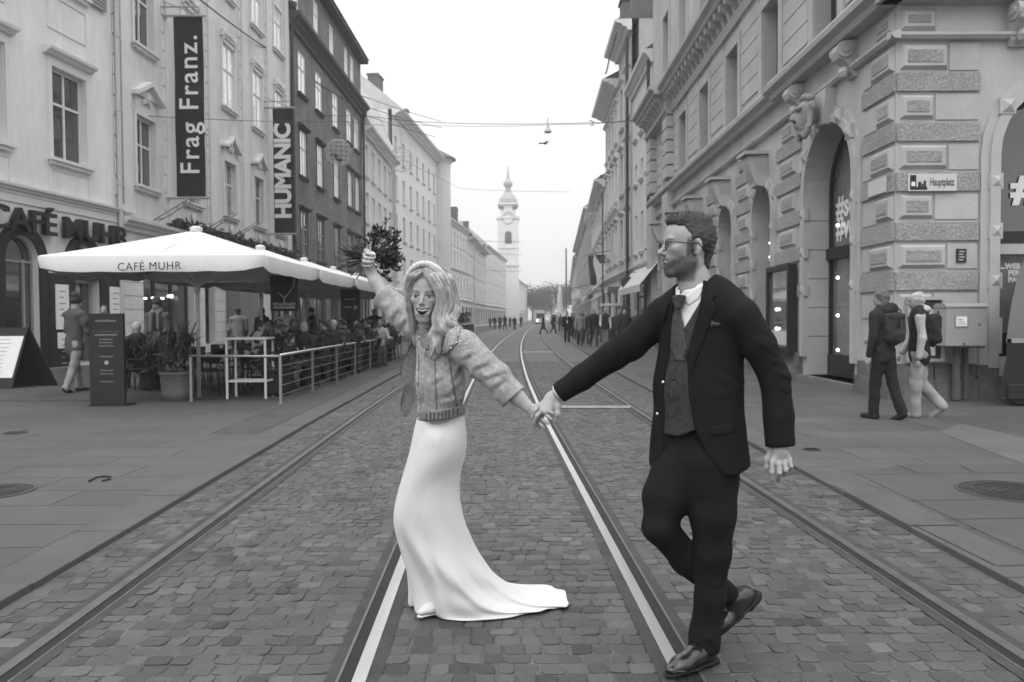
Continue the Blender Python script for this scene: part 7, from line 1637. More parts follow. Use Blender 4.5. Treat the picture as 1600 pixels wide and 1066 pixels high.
net_obj('pocket_square', [(*pock, None, 0)], M('dark satin', .05, .5), jo, 0)
vf = Field(lo, W(1180, 425, 3.1) + (.05, .5, .05), .0055); torso(vf, -.014)
vf.prism(xz([(1046, 455), (1108, 425), (1098, 470), (1071, 522), (1062, 500), (1054, 478)], 3.0), 2.2, 3.12, .003, 'sub'); vf.cone(W(1083, 462, 3.12), W(1083, 420, 3.12), .080, .1, .01, 'sub')
vf.cut((0, 0, -1), W(1060, 686, 3.0)); vf.prism(xz([(1058, 690), (1090, 672), (1150, 660), (1150, 720), (1058, 720)], 3.0), 2.2, 3.12, .002, 'sub')
vf.wrinkle(.0018, 28, 21); v, fq = vf.mesh(); vo = net_obj('waistcoat', [(v, fq, None, 0)], vestm, groom, 2)
for p in surf(v, [(1052, 560), (1050, 590), (1048, 620), (1047, 650)]):
    if p is not None: mb = MB(); mb.ball(p + A3((0, -.003, 0)), .006, 10); mb.build('button', leather, vo, True)
for p in ((1034, 597), (1025, 645)):
    r_ = surf(jac_v, [p])[0]
    if r_ is not None: mb = MB(); mb.ball(r_ + A3((0, -.003, 0)), .0075, 10); mb.build('button', M('bright button', .6, .25, metal=.8), jo, True)
for a in ((1239, 676), (1240, 682), (1240, 688)): mb = MB(); mb.ball(W(a[0], a[1], 2.93), .006, 8); mb.build('cuff_button', M('bright button', .6, .25, metal=.8), jo, True)
sf = Field(lo, W(1180, 420, 3.1) + (.05, .5, .05), .005); torso(sf, -.024)
sf.cone(W(1090, 470, 3.13), W(1083, 441, 3.12), .085, .073, .02); 
sf.cone(W(1083, 462, 3.12), W(1082, 420, 3.12), .058, .060, .004, 'sub'); sf.prism(xz([(1052, 430), (1086, 430), (1070, 464), (1064, 464)], 3.0), 2.4, 3.1, .004, 'sub')
fr_ = sf.d.copy(); 
sf.cut((-.35, -.25, 1), W(1078, 452, 3.06)); sf.cut((0, 0, -1), W(1070, 560, 3.0))
v, fq = sf.mesh()
col1 = patch(sf, xz([(1057, 470), (1060, 452), (1078, 462), (1106, 434), (1109, 440), (1096, 466), (1082, 478), (1070, 464), (1062, 482)], 3.0), .006, 2.4, 3.2).mesh()
cuffs = Field(W(872, 614, 3.36) - .1, W(872, 614, 3.36) + .1, .004); dv = (WRR - ELR) / np.linalg.norm(WRR - ELR); cuffs.cone(W(874, 614, 3.355) - dv * .03, W(874, 614, 3.355) + dv * .006, .040, k=0); cuffs.cut(dv, W(873, 614, 3.355) + dv * .007); cv = cuffs.mesh()
net_obj('shirt', [(v, fq, None, 0), (*col1, None, 0)], shirtm, groom, 1); net_obj('shirt_cuff', [(*cv, None, 0)], shirtm, groom, 1)
tie = patch(sf, xz([(1062, 470), (1073, 470), (1070, 482), (1074, 505), (1078, 545), (1068, 590), (1056, 545), (1058, 505), (1063, 482)], 3.0), .017, 2.4, 3.12)
kn = patch(sf, xz([(1058, 463), (1066, 459), (1077, 461), (1071, 482), (1063, 483)], 3.0), .026, 2.4, 3.12)
tp = [tie.mesh(), kn.mesh()]
net_obj('tie', [(a, b_, None, 0) for a, b_ in tp], tiem, groom, 1)
# shoes
def shoe(toe, heel, ankle, up, h=.0045, w_=.041):
    toe, heel, ankle, up = A3(toe), A3(heel), A3(ankle), A3(up); up = up / np.linalg.norm(up); ax_ = (toe - heel) / np.linalg.norm(toe - heel); L_ = np.linalg.norm(toe - heel); sd = np.cross(ax_, up)
    lo = np.minimum(np.minimum(toe, heel), ankle) - .12; hi = np.maximum(np.maximum(toe, heel), ankle) + .12; P = lambda a, u, s_=0: heel + ax_ * a * L_ + up * u + sd * s_
    f = Field(lo, hi, h); f.cone(P(.12, .045), P(.45, .045), w_ * .85, w_ * .95, .02); f.cone(P(.45, .042), P(.72, .032), w_ * .95, w_ * .98, .02, flat=up, fr=.85); f.cone(P(.72, .032), P(.93, .026), w_ * .98, w_ * .6, .02, flat=up, fr=.62)
    f.cone(P(.2, .06), ankle, .042, .044, .025); f.cut(-up, P(0, .012))
    for k in range(4): f.ridge(P(.42 + .05 * k, .085 - .012 * k, -.03), P(.42 + .05 * k, .085 - .012 * k, .03), .006, .004)
    f.ridge(P(.72, .06, -.04), P(.72, .06, .04), .005, .003); f.ridge(P(.36, .03, w_), P(.5, .09, w_ * .6), .006, .003); f.ridge(P(.36, .03, -w_), P(.5, .09, -w_ * .6), .006, .003)
    s_ = Field(lo, hi, h); s_.cone(P(.08, .006), P(.5, .006), w_ * .92, w_ * .94, .01, flat=up, fr=.2); s_.cone(P(.5, .006), P(.95, .008), w_ * 1.02, w_ * .68, .01, flat=up, fr=.2); s_.cone(P(.06, -.004), P(.2, -.004), w_ * .85, k=.005, flat=up, fr=.4)
    return f.mesh(), s_.mesh()
def put_shoe(nm, toe, heel, ankle, up, par, mat=leather, sole=None, w_=.041):
    (a, b_), (c, d) = shoe(toe, heel, ankle, up, w_=w_); o = net_obj(nm, [(a, b_, None, 0)], mat, par, 1); net_obj('sole', [(c, d, None, 0)], sole or M('shoe sole', .015, .7), o, 1)
t_, h_ = G(1043, 1058, .012), G(1116, 1030, .012); put_shoe('shoe', t_, h_, W(1102, 1004, 3.1), (0, 0, 1), groom)
heel = W(1182, 930, 3.36); toe = W(1118, 996, 3.24); put_shoe('shoe', toe, heel, W(1144, 936, 3.28), (-.62, -.25, .55), groom, w_=.046)
# glasses
mb = MB(); gm = M('dark spectacle frame', .012, .3, spec=.6); X_ = lambda x, y, z: xform(A3([(x, y, z)]), hx)[0]
for s_ in (-1, 1):
    P = [X_(s_ * .033 + .024 * math.cos(a) * (1.0 if abs(math.cos(a)) < .8 else .97), .108 - .010 * abs(.033 + .024 * math.cos(a) * s_ * s_) / .05, .004 + .0185 * math.sin(a)) for a in np.linspace(0, 2 * math.pi, 21)]
    mb.tube(P, .0023, 6); mb.tube([X_(s_ * .058, .100, .012), X_(s_ * .076, .088, .013), X_(s_ * .081, .02, .010), X_(s_ * .083, -.012, .012), X_(s_ * .084, -.03, -.008)], .0026, 6)
mb.tube([X_(-.010, .112, .01), X_(0, .115, .013), X_(.010, .112, .01)], .002, 6); go = mb.build('glasses', gm, groom, True)
# short hair with a swept front
gh = Field((-.12, -.15, -.13), (.12, .13, .19), .004)
gh.ell((0, -.020, .043), (.0815, .102, .090), .01); gh.ell((0, .038, .100), (.050, .046, .021), .035); gh.ell((0, -.01, .108), (.058, .08, .026), .03)
gh.cone((0, -.080, -.02), (0, -.070, -.062), .050, .045, .03, flat=(0, 1, 0), fr=.5)
gh.cone((-.12, .084, .018), (.12, .084, .018), .071, k=.008, op='sub'); gh.cone((-.12, .060, -.045), (.12, .060, -.045), .052, k=.01, op='sub')
for s_ in (-1, 1): gh.ell((s_ * .085, -.012, -.012), (.03, .025, .040), .008, 'sub')
gh.ell((0, -.01, -.115), (.12, .065, .065), .02, 'sub')
gh.wrinkle(.0016, 200, 5); gv, gq = gh.mesh()
rs = np.random.RandomState(12)
hm = hairm(.045); ho = net_obj('hair', [(gv, gq, None, 0)], hm, groom, 1, xf=hx)
mb = MB(); mx = np.array(hx.to_3x3())
for k in range(3200):
    i = rs.randint(len(gv)); p = gv[i]
    if p[2] < -.02 and rs.rand() < .6: continue
    n_ = p - A3((0, -.02, .02)); n_ /= np.linalg.norm(n_); d_ = n_ * .5 + A3((rs.normal(0, .35), .25 + rs.normal(0, .4), .3 + rs.normal(0, .3))); d_ /= np.linalg.norm(d_); L_ = rs.uniform(.006, .014) * (1.5 if p[2] > .09 else .6)
    a = p - n_ * .003; s_ = np.cross(d_, n_); s_ /= np.linalg.norm(s_) + 1e-6; w_ = .0016
    Q = xform(A3([a - s_ * w_, a + s_ * w_, a + d_ * L_]), hx); mb.face(Q)
mb.build('hair_tufts', hairm(.085), ho)
mb = MB()   # beard texture
for k in range(1800):
    i = rs.randint(len(hv)); p = hv[i]
    if not (p[2] < -.045 and p[1] > .0 and p[2] > -.135) or hcol(hv[i:i + 1])[0] > .2: continue
    n_ = p - A3((0, .0, -.03)); n_ /= np.linalg.norm(n_); d_ = n_ + A3((0, .2, -.8)) + rs.normal(size=3) * .3; d_ /= np.linalg.norm(d_); s_ = np.cross(d_, n_); s_ /= np.linalg.norm(s_) + 1e-6
    mb.face(xform(A3([p - s_ * .0013, p + s_ * .0013, p + d_ * rs.uniform(.006, .013)]), hx))
mb.build('beard', hairm(.06), groom)
# ============ bride
D = 3.6
bl = G(660, 968); bride = thing('person', 'laughing blonde bride in denim jacket and long white dress, raising a bouquet', 'person', (bl[0], bl[1], 0))
bx = frame_xf(W(668.5, 463.5, 3.56), (-.16, -.98, -.05), (.04, 0, 1))
hf = head_field(.0024, True, True, True); hv, hq = hf.mesh(); bcol = head_colour(.37, True, 0, True, .21)
b1 = Field(W(560, 760, 3.7) + (-.05, -.5, -.1), W(850, 385, 3.6) + (.1, .5, .05), .0065)
S_R, E_R, W_R = W(652, 512, 3.70), W(601, 462, 3.76), W(576, 421, 3.80); S_L, E_L, W_L = W(726, 540, 3.48), W(776, 590, 3.44), W(826, 637, 3.41)
b1.cone(xform(A3([(0, -.03, -.1)]), bx)[0], W(685, 520, 3.62), .046, .06, .02); b1.cone(W(690, 540, 3.61), W(688, 650, 3.63), .10, .095, .04, flat=(-.75, -.65, 0), fr=.7); b1.cone(W(688, 650, 3.63), W(680, 720, 3.64), .095, .11, .04)
b1.chain([W(690, 525, 3.6), S_R, E_R, W(588, 441, 3.78), W_R], [.05, .04, .034, .034, .026], .015); b1.chain([W(690, 525, 3.6), S_L, E_L, W(808, 620, 3.42), W_L], [.05, .042, .036, .036, .027], .015)
bvv, bqq = b1.mesh()
hb1 = hand_box(W(840, 648, 3.40), .13, .0026)
hb1.cone(W_L, W(834, 643, 3.405), .026, .027, .01, flat=(0, 1, 0), fr=.75)
for a in ((841, 643), (842, 648), (841, 653), (839, 657)): hb1.cone(W(832, 641, 3.405), q(*a, 3.40), .017, .011, .010)
fingers(hb1, [[q(841, 643, 3.395), q(850, 640, 3.375), q(858, 643, 3.325), q(864, 646, 3.318)], [q(842, 648, 3.395), q(851, 647, 3.37), q(856, 651, 3.325), q(861, 655, 3.322)], [q(841, 653, 3.395), q(847, 655, 3.365), q(852, 659, 3.335), q(856, 662, 3.332)], [q(838, 657, 3.40), q(843, 661, 3.375), q(847, 665, 3.355), q(850, 668, 3.352)]], [.0092, .0096, .0092, .0082])
fingers(hb1, [[q(833, 637, 3.40), q(842, 633, 3.40), q(851, 634, 3.41)]], [.0115], .01)
hm1 = hb1.mesh()
hb2 = hand_box(W(574, 408, 3.79), .13, .0026); Dq = 3.78
hb2.cone(W_R, W(574, 413, 3.795), .026, .028, .01, flat=(0, 1, 0), fr=.8)
for a in ((567, 412), (567, 405), (569, 399), (572, 395)): hb2.cone(W(575, 412, 3.80), q(*a, 3.775), .016, .0115, .010)
fingers(hb2, [[q(567, 413, 3.775), q(569, 416, 3.745), q(576, 416, 3.73), q(581, 414, 3.745)], [q(567, 406, 3.775), q(569, 409, 3.738), q(577, 410, 3.722), q(583, 409, 3.74)], [q(569, 400, 3.775), q(571, 403, 3.738), q(578, 404, 3.722), q(584, 404, 3.74)], [q(572, 395, 3.775), q(575, 397, 3.745), q(580, 398, 3.73), q(585, 399, 3.745)]], [.0092, .0098, .0098, .0088])
fingers(hb2, [[q(580, 414, 3.80), q(583, 404, 3.79), q(577, 394, 3.77), q(571, 391, 3.765)]], [.0115], .01)
hm2 = hb2.mesh()
net_obj('body', [(xform(hv, bx), hq, lambda v: bcol(inv(v, bx)), 0), (xform(tv_, bx), tq_, lambda v: np.full(len(v), .88), 0), (bvv, bqq, skinc(.38), 0), (*hm1, skinc(.38), 0), (*hm2, skinc(.4), 0)], skin_m, bride, 1)
# denim jacket
denim = M('faded denim', .24, .92, .1, 7, .0022, 210, attr=True, var2=.14, scale2=120, stretch=(1, 1, .6))
lo, hi = W(560, 672, 3.75) + (-.08, -.5, -.03), W(815, 440, 3.5) + (.06, .5, .02)
jf = Field(lo, hi, .0048); fb = (-.75, -.65, 0)
jf.cone(W(690, 545, 3.61), W(689, 600, 3.61), .140, .132, .04, flat=fb, fr=.74); jf.cone(W(689, 600, 3.61), W(688, 646, 3.62), .132, .119, .03, flat=fb, fr=.78); jf.cone(W(688.5, 644, 3.62), W(688.5, 664, 3.62), .123, .124, .006, flat=fb, fr=.84)
jf.cone(W(662, 523, 3.70), W(718, 535, 3.52), .066, .064, .04)
jf.chain([S_L + A3((-.01, 0, 0)), W(752, 570, 3.46), E_L, W(797, 613, 3.43)], [.078, .066, .060, .054], .025)
jf.cone(W(792, 608, 3.432), W(804, 620, 3.425), .064, .066, .006)
jf.chain([W(655, 512, 3.68), W(628, 490, 3.73), W(604, 467, 3.757)], [.076, .064, .052], .03)
jf.cone(W(607, 470, 3.755), W(594, 456, 3.765), .056, .068, .006)
jf.wrinkle(.0040, 36, 31); jf.cutat(W(594, 456, 3.765) - W(628, 490, 3.73), W(598, 460, 3.763), .12); jf.cutat(W(804, 620, 3.425) - W(776, 590, 3.44), W(804, 620, 3.425), .12)
for a, b_, d, am in (((735, 575), (768, 560), 3.36, .009), ((748, 590), (790, 575), 3.35, .009), ((765, 605), (792, 585), 3.35, .007), ((715, 560), (745, 545), 3.38, .008), ((640, 490), (622, 512), 3.62, .010), ((625, 478), (610, 500), 3.66, .009), ((655, 500), (640, 520), 3.60, .008), ((612, 470), (600, 485), 3.70, .007), ((662, 570), (680, 640), 3.45, .008), ((672, 575), (690, 645), 3.45, -.006), ((700, 600), (725, 560), 3.42, .008), ((690, 620), (725, 590), 3.42, .006), ((655, 600), (662, 650), 3.5, .006), ((738, 545), (728, 600), 3.42, -.010), ((702, 590), (716, 640), 3.42, .006), ((645, 520), (640, 545), 3.6, -.008), ((745, 552), (760, 590), 3.38, .006), ((757, 566), (778, 600), 3.38, -.006), ((770, 575), (800, 600), 3.36, .006), ((781, 588), (792, 630), 3.36, .007), ((740, 600), (780, 620), 3.36, -.006), ((660, 565), (658, 640), 3.5, .006), ((668, 600), (700, 580), 3.45, .007), ((676, 625), (720, 615), 3.45, -.006), ((690, 575), (700, 640), 3.45, -.007), ((705, 545), (728, 590), 3.4, .009), ((632, 485), (640, 512), 3.6, -.008), ((618, 472), (625, 505), 3.6, .008)):
    jf.crease(W(*a, d + .08), W(*b_, d + .08), .012, am * .85); jf.crease(W(a[0] + 5, a[1] + 6, d + .08), W(b_[0] + 5, b_[1] + 6, d + .08), .009, -am * .65)
# open neck, arm holes of the cuffs
jf.cone(W(688, 530, 3.56), W(682, 480, 3.55), .052, .075, .012, 'sub'); jf.prism(xz([(668, 500), (702, 500), (694, 545), (683, 556), (676, 540)], 3.5), 2.6, 3.57, .004, 'sub')
jf.cone(W(804, 620, 3.425), W(812, 629, 3.42), .052, .060, .004, 'sub'); jf.cone(W(595, 457, 3.764), W(588, 448, 3.77), .050, .060, .004, 'sub')
jf.cut((0, 0, -1), W(688, 664, 3.6)); jf.prism(xz([(600, 661), (650, 660), (728, 649), (760, 649), (760, 690), (600, 690)], 3.55), 2.8, 4.2, .002, 'sub')
jv, jq = jf.mesh()
poly = lambda pts, off, d=3.5: patch(jf, xz(pts, d), off, 2.6, 3.78).mesh()
parts = [(jv, jq, None, 0)]
seams = [poly([(648, 646), (727, 635), (728, 651), (649, 661)], .007), poly([(644, 545), (650, 545), (654, 658), (648, 659)], .0055), poly([(661, 548), (692, 545), (693, 551), (683, 562), (677, 564), (663, 556)], .007), poly([(678, 562), (681, 562), (684, 640), (680, 640)], .004), poly([(700, 560), (703, 560), (716, 636), (712, 636)], .004), poly([(660, 540), (725, 533), (725, 536), (660, 544)], .004)]
collar = poly([(650, 505), (662, 498), (672, 520), (676, 540), (664, 548), (650, 532)], .012); collar2 = poly([(702, 502), (722, 512), (716, 535), (700, 552), (690, 556), (694, 540)], .012)
fp = Field(W(615, 665, 3.76) - .05, W(665, 500, 3.7) + .08, .0045); fp.prism(xz([(653, 512), (643, 540), (628, 566), (627, 575), (630, 608), (627, 640), (633, 655), (641, 645), (646, 628), (647, 580), (650, 545)], 3.72), 3.705, 3.722, .006, rnd=.004); fp.wrinkle(.004, 40, 8); fpm = fp.mesh()
def dcol(v):
    rs_ = np.random.RandomState(4); c = np.full(len(v), .33); n_ = sum(np.sin(v @ (rs_.normal(size=3) * s_) + rs_.uniform(0, 6)) for s_ in list(np.linspace(45, 170, 30)) + [220, 260, 300] * 4) / 3.9; c *= 1 + .085 * n_
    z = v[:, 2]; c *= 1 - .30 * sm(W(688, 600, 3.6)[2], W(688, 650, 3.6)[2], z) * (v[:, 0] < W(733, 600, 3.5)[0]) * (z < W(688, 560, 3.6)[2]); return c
sc_ = lambda k: (lambda v: dcol(v) * k)
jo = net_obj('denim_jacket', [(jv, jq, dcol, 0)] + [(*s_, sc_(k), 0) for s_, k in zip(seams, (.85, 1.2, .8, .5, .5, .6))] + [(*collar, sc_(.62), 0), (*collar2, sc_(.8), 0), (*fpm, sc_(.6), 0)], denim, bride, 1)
rs = np.random.RandomState(6); allv = np.concatenate([jv, collar[0], collar2[0], seams[2][0]]); spots = []
for _ in range(46): spots.append((rs.uniform(700, 738), rs.uniform(508, 548)))
for _ in range(26): spots.append((rs.uniform(649, 668), rs.uniform(505, 545)))
for _ in range(12): spots.append((rs.uniform(661, 692), rs.uniform(545, 556)))
mb = MB()
for p in surf(allv, spots):
    if p is not None and p[2] > W(700, 560, 3.6)[2]: mb.ball(p + A3((0, -.003, .001)), rs.uniform(.0018, .0034), 8)
mb.build('pearl_studs', M('pearl', .8, .15, spec=.7), jo, True)
mb = MB()
for p in surf(np.concatenate([jv, seams[0][0], seams[1][0]]), [(651, 575), (651.5, 600), (652, 625), (653, 652), (676, 559), (723, 645)]):
    if p is not None: mb.ball(p + A3((0, -.002, 0)), .0062, 10)
mb.build('jacket_buttons', M('brass button', .3, .35, metal=.9), jo, True)
mb = MB()   # stitched belt loops along the hem
for k in range(9):
    p = surf(np.concatenate([jv, seams[0][0]]), [(664 + 6.6 * k, 651.5 - 1.0 * k)])[0]
    if p is not None: mb.box(p[0] - .003, p[0] + .003, p[1] - .004, p[1] + .01, p[2] - .018, p[2] + .018)
mb.build('hem_loops', M('dark stitching', .07, .9), jo)
# dress: rings of its outline from hip to train
sat = M('white crepe', .63, .62, .015, 6, .0006, 260, sheen=.2, spec=.35)
rows = [(640, 656, 721, 3.62, .075), (654, 651.5, 726.5, 3.62, .086), (664, 649, 728, 3.62, .094), (678, 646, 729.5, 3.62, .108), (694, 643, 730, 3.625, .118), (710, 639, 728, 3.63, .122), (726, 634, 723, 3.64, .122), (745, 628, 718, 3.65, .120), (768, 621, 717, 3.655, .12), (790, 615.5, 719.5, 3.655, .122), (812, 614, 724, 3.66, .125), (832, 618, 732, 3.67, .13), (852, 624, 740, 3.68, .14), (870, 630, 750, 3.69, .15), (886, 635, 761, 3.70, .16), (900, 639, 772, 3.71, .172), (912, 642, 786, 3.72, .185), (924, 645, 802, 3.735, .20), (934, 648, 822, 3.75, .21), (944, 650, 848, 3.76, .22), (952, 652, 872, 3.765, .225), (958, 654, 885, 3.77, .23), (963, 656, 888, 3.77, .23)]
n = 180; V, Fc = [], []
zmin = .008
for i, (py, xa, xb, dc, ry) in enumerate(rows):
    a, c = W(xa, py, dc), W(xb, py, dc); z = a[2] * .5 + c[2] * .5; t_ = i / (len(rows) - 1)
    z = max(zmin + (len(rows) - 1 - i) * .003, z)
    cx_, rx = (a[0] + c[0]) / 2, (c[0] - a[0]) / 2; e = 2.0 + 2.2 * sm(.7, 1, t_)
    for j in range(n):
        an = 2 * math.pi * j / n; ca, sa = math.cos(an), math.sin(an); ux = np.sign(ca) * abs(ca) ** (2 / e); uy = np.sign(sa) * abs(sa) ** (2 / e)
        x = cx_ + rx * ux; fr = (ux + 1) / 2; tr = sm(.55, 1, t_)
        yr = ry * (1 - tr * .30 * sm(.45, 1.0, fr)); yoff = tr * .035 * fr
        y = dc + yoff + yr * uy
        fo = 0.0; dt = sm(.25, .95, t_)
        fo += .020 * dt * math.sin(an * 5 + 1.0 + t_ * 2.4) + .012 * dt * math.sin(an * 9 + 2.2 - t_ * 3) + .006 * dt * math.sin(an * 17 + t_ * 4)
        fo += -.006 * (1 - dt) * math.sin(an * 3 + 12 * t_)
        y += fo * sa * 1.0; x += fo * ca * .25
        V.append([x, y, z + .010 * tr * fr * math.sin(an * 4) ** 2])
V = A3(V); bz = V[:, 2]
# small creases over hip and drag lines towards the train
for (a, b_, r, am) in (((650, 672), (700, 690), .012, .006), ((655, 688), (690, 682), .010, .005), ((660, 700), (705, 672), .012, .005), ((650, 665), (668, 700), .012, -.005), ((640, 780), (700, 745), .03, -.008), ((618, 815), (700, 930), .025, .014), ((625, 830), (672, 960), .022, -.014), ((650, 850), (760, 950), .03, .016), ((700, 830), (800, 940), .035, -.012), ((720, 900), (850, 935), .03, .016), ((690, 940), (800, 960), .03, .012), ((760, 925), (880, 945), .025, -.012), ((640, 720), (636, 800), .03, .006)):
    A_, B_ = W(*a, 3.55), W(*b_, 3.55); P2 = V[:, [0, 2]]; a2, b2 = A_[[0, 2]], B_[[0, 2]]; e = b2 - a2; tt = np.clip(((P2 - a2) @ e) / (e @ e), 0, 1); dd = np.linalg.norm(P2 - a2 - tt[:, None] * e, axis=1)
    V[:, 1] -= 1.7 * am * np.exp(-(dd / r) ** 2) * np.sin(np.pi * np.clip(tt, .1, .9)) * (V[:, 1] < 3.72 + .1 * (V[:, 0] > 0))
for i in range(len(rows) - 1):
    for j in range(n): Fc.append((i * n + j, i * n + (j + 1) % n, (i + 1) * n + (j + 1) % n, (i + 1) * n + j))
mb = MB(); mb.v = V.tolist(); mb.f = Fc; mb.m = [0] * len(Fc)
# under layer showing behind the front edge
n2 = 60; base = len(mb.v); rr = [(830, 620, 668), (870, 632, 676), (905, 637, 682), (930, 638, 684), (946, 637, 684), (957, 640, 684)]
for i, (py, xa, xb) in enumerate(rr):
    for j in range(n2):
        an = 2 * math.pi * j / n2; a, c = W(xa, py, 3.74), W(xb, py, 3.74); x = (a[0] + c[0]) / 2 + (c[0] - a[0]) / 2 * math.cos(an); y = 3.745 + .07 * math.sin(an) + .012 * math.sin(an * 6 + i * .4) * i / 5
        mb.v.append((x, y, max(a[2], .012)))
for i in range(len(rr) - 1):
    for j in range(n2): mb.f.append((base + i * n2 + j, base + i * n2 + (j + 1) % n2, base + (i + 1) * n2 + (j + 1) % n2, base + (i + 1) * n2 + j)); mb.m.append(0)
do = mb.build('dress', sat, bride, True); ss = do.modifiers.new('smooth', 'SUBSURF'); ss.levels = ss.render_levels = 1
top = Field(W(640, 600, 3.6) - .12, W(700, 520, 3.6) + .14, .006); top.cone(W(684, 585, 3.62), W(684, 630, 3.62), .105, .1, .03, flat=fb, fr=.78); tv = top.mesh(); net_obj('bodice', [(*tv, None, 0)], sat, bride, 1)
put_shoe('shoe', G(655, 966, .01), G(676, 955, .01) + A3((.10, .06, 0)), W(676, 944, 3.7), (0, 0, 1), bride, M('ivory satin shoe', .6, .5), M('ivory satin shoe', .6, .5), .034)
# hair: cap and long waves
bh = Field((-.16, -.16, -.32), (.17, .15, .18), .0045)
bh.ell((0, -.02, .042), (.086, .106, .098), .01); bh.cone((0, -.075, .02), (-.01, -.085, -.16), .080, .07, .04, flat=(0, 1, 0), fr=.6)
bh.ell((.012, .125, -.02), (.074, .088, .098), .012, 'sub'); bh.ell((.008, .118, .045), (.066, .078, .058), .02, 'sub'); bh.cone((0, 0, -.1), (0, .06, -.25), .07, .07, .01, 'sub')
def lock(f, pts, rad):
    f.chain([A3(p) for p in pts], rad, .012)
# local x > 0 lies to the photo's left
L1 = [[(-.004, .078, .118), (-.042, .092, .090), (-.070, .088, .045), (-.082, .080, -.005), (-.076, .080, -.050), (-.068, .086, -.095), (-.084, .092, -.140), (-.122, .075, -.158), (-.150, .055, -.150)],
      [(-.008, .055, .135), (-.064, .058, .092), (-.092, .050, .03), (-.104, .045, -.03), (-.088, .060, -.075), (-.098, .066, -.112), (-.135, .050, -.128), (-.150, .03, -.165)],
      [(-.02, .01, .140), (-.085, .0, .08), (-.108, -.01, .0), (-.122, .0, -.06), (-.108, .025, -.100), (-.128, .03, -.140), (-.152, .02, -.172)],
      [(.006, .078, .118), (.040, .088, .096), (.066, .066, .060), (.080, .040, .012), (.084, .022, -.04), (.080, .006, -.09), (.074, .0, -.14)],
      [(.012, .045, .134), (.064, .035, .096), (.084, .012, .03), (.088, .0, -.04), (.080, -.01, -.11), (.074, -.01, -.17)],
      [(-.066, .062, -.09), (-.062, .085, -.135), (-.046, .096, -.175), (-.056, .104, -.22), (-.044, .107, -.27)],
      [(-.070, .05, -.09), (-.085, .07, -.15), (-.072, .09, -.20), (-.082, .095, -.25)]]
RD = [[.010, .020, .020, .017, .018, .022, .022, .016, .005], [.012, .024, .025, .024, .024, .028, .022, .008], [.015, .03, .03, .03, .03, .026, .01], [.008, .014, .012, .011, .012, .012, .006], [.010, .020, .017, .016, .016, .008], [.014, .016, .014, .012, .005], [.02, .022, .018, .006]]
for p, r in zip(L1, RD): lock(bh, p, r)
bvh, bqh = bh.mesh()
def hc_(v):
    rs_ = np.random.RandomState(2); n_ = sum(np.sin(v @ (rs_.normal(size=3) * A3((1, 1, .3)) * s_) + rs_.uniform(0, 6)) for s_ in (60, 110, 170)) / 1.7; c = .40 * (1 + .22 * n_); return c * (1 - .55 * spot(v, (0, .07, .125), (.035, .05, .03), .6))
blond = M('blond hair', .45, .45, .1, 25, .0015, 160, attr=True, stretch=(1, 1, .2), spec=.5)
bho = net_obj('hair', [(bvh, bqh, lambda v: hc_(v), 0)], blond, bride, 1, xf=None)
me = bho.data; co = np.empty(len(me.vertices) * 3); me.vertices.foreach_get('co', co); co = xform(co.reshape(-1, 3) + np.array(bride.location), bx) - np.array(bride.location); me.vertices.foreach_set('co', co.ravel().astype(np.float32)); me.update()
mb = MB(); rs = np.random.RandomState(3); mb.c = []
for k in range(950):
    i = (0, 1, 2, 3, 4, 0, 1, 2, 5, 6)[k % 10]; P = A3(L1[i]); r = A3(RD[i]); o = rs.normal(size=3) * .75; pts = []
    m_ = len(P); ts = np.linspace(0, m_ - 1.001, 16)
    for t_ in ts:
        j = int(t_); q_ = t_ - j; p0_, p1_, p2_, p3_ = P[max(j - 1, 0)], P[j], P[min(j + 1, m_ - 1)], P[min(j + 2, m_ - 1)]
        p = .5 * ((2 * p1_) + (-p0_ + p2_) * q_ + (2 * p0_ - 5 * p1_ + 4 * p2_ - p3_) * q_ ** 2 + (-p0_ + 3 * p1_ - 3 * p2_ + p3_) * q_ ** 3); rr_ = r[j] * (1 - q_) + r[min(j + 1, m_ - 1)] * q_
        oo = o / np.linalg.norm(o); ph = k * 2.4 + t_ * 1.1; pts.append(p + oo * rr_ * (1.0 + .10 * (k % 3)) + .003 * A3((math.sin(ph), math.cos(ph), 0)) * (t_ / m_))
    w_ = rs.uniform(.0008, .0016); mb.tube(xform(A3(pts), bx), [w_ * .6] + [w_] * 13 + [w_ * .7, w_ * .3], 5, caps=False); cvv = rs.uniform(.26, .62); mb.c += [cvv] * (16 * 5)
mb.build('hair_strands', blond, bho, True)
mb = MB(); pts, rad = [], []
for k in range(64):
    a = math.pi * (.02 + .96 * k / 63); pts.append(xform(A3([(.106 * math.cos(a), .020 + .034 * math.sin(a), .020 + .130 * math.sin(a))]), bx)[0]); rad.append((.0145 + .0012 * math.sin(k * 1.57)) * (.55 + .45 * math.sin(a)))
mb.tube(pts, rad, 10); mb.build('headband', M('cream knotted band', .62, .75, .25, 70, .006, 90), bride, True)
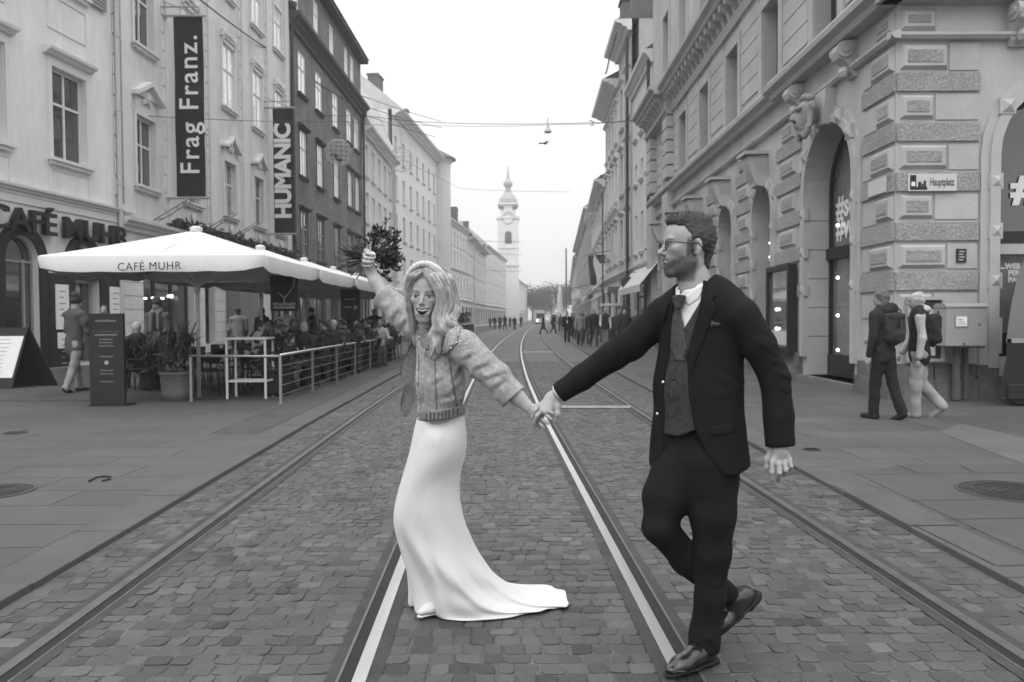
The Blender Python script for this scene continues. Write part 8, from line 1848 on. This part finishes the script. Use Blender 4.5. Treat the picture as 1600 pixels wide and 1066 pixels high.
# ============ bouquet
bq_ = thing('bouquet', 'leafy dark green bouquet with long cut stems, held up in the raised hand', 'bouquet', W(590, 400, 3.78)); rs = np.random.RandomState(15)
c0 = W(599, 392, 3.86); mb = MB(); lv = M('bouquet leaves', .045, .5, .35, 20, spec=.45)
hub = W(578, 404, 3.79); tips = []
for k in range(46):
    d_ = rs.normal(size=3); d_[0] = abs(d_[0]) * .7 + .1 if rs.rand() < .6 else d_[0]; d_[1] *= .7; d_ /= np.linalg.norm(d_); tips.append(c0 + d_ * A3((.095, .085, .118)) * rs.uniform(.55, 1.0) + (A3((0, 0, .035)) if d_[2] > .3 else 0))
tips += [W(598, 356, 3.86), W(590, 362, 3.85), W(612, 364, 3.86), W(622, 378, 3.86), W(628, 402, 3.86), (W(625, 418, 3.87)), W(605, 436, 3.86), W(618, 392, 3.84), W(580, 368, 3.85), W(573, 380, 3.84), W(560, 386, 3.83)]
stem_m = M('stems', .04, .7, .3, 10)
sb = MB()
for tp_ in tips:
    mid = hub * .45 + tp_ * .55 + rs.normal(size=3) * .012; sb.tube([hub, mid, tp_], [.0026, .0022, .0012], 5)
    ax_ = tp_ - mid; ax_ /= np.linalg.norm(ax_)
    for j in range(15):
        q_ = rs.uniform(.0, 1.1); p = mid * (1 - q_) + tp_ * q_; d_ = ax_ * .6 + rs.normal(size=3) * .65; d_ /= np.linalg.norm(d_); s_ = np.cross(d_, rs.normal(size=3)); s_ /= np.linalg.norm(s_); n_ = np.cross(d_, s_); L_ = rs.uniform(.02, .036); w_ = L_ * rs.uniform(.17, .24)
        Pm = [p, p + d_ * L_ * .3 + s_ * w_, p + d_ * L_ * .65 + s_ * w_ * .85, p + d_ * L_ + n_ * L_ * .12, p + d_ * L_ * .65 - s_ * w_ * .85, p + d_ * L_ * .3 - s_ * w_]; md = p + d_ * L_ * .5 - n_ * w_ * .35
        b0 = len(mb.v); mb.v += [tuple(x) for x in Pm] + [tuple(md)]; mb.f += [(b0 + a, b0 + (a + 1) % 6, b0 + 6) for a in range(6)]; mb.m += [0] * 6
mb.build('leaves', lv, bq_); sb.build('branches', stem_m, bq_)
sb = MB()
for k in range(46):
    e = W(rs.uniform(530, 552), 0, 3.76) * 0 + W(rs.uniform(528, 556), rs.uniform(383, 420), rs.uniform(3.70, 3.82)); sb.tube([hub + rs.normal(size=3) * .012, (hub + e) / 2 + rs.normal(size=3) * .006, e], [.0035, .0032, .003], 6)
for a in ((548, 431), (556, 430), (557, 437)): e = W(*a, 3.77); sb.tube([hub, (hub + e) / 2 + A3((0, 0, .01)), e], .0028, 5)
sb.build('stems', stem_m, bq_)
mb = MB(); mb.ball(W(582, 400, 3.765), (.0165, .015, .021), 14); mb.build('white_bloom', M('white petals', .8, .6), bq_, True)
# ------------------------------------------------------------------ air
hz = bpy.data.materials.new('haze air'); hz.use_nodes = True; t = hz.node_tree; t.nodes.clear(); o_ = t.nodes.new('ShaderNodeOutputMaterial'); pv = t.nodes.new('ShaderNodeVolumePrincipled')
pv.inputs['Color'].default_value = (1, 1, 1, 1); pv.inputs['Density'].default_value = .0013; pv.inputs['Anisotropy'].default_value = .2; t.links.new(pv.outputs[0], o_.inputs['Volume'])
mb = MB(); mb.box(-405, 405, -65, 905, -1.2, 62); o = mb.build('haze', hz); tag(o, kind='stuff')
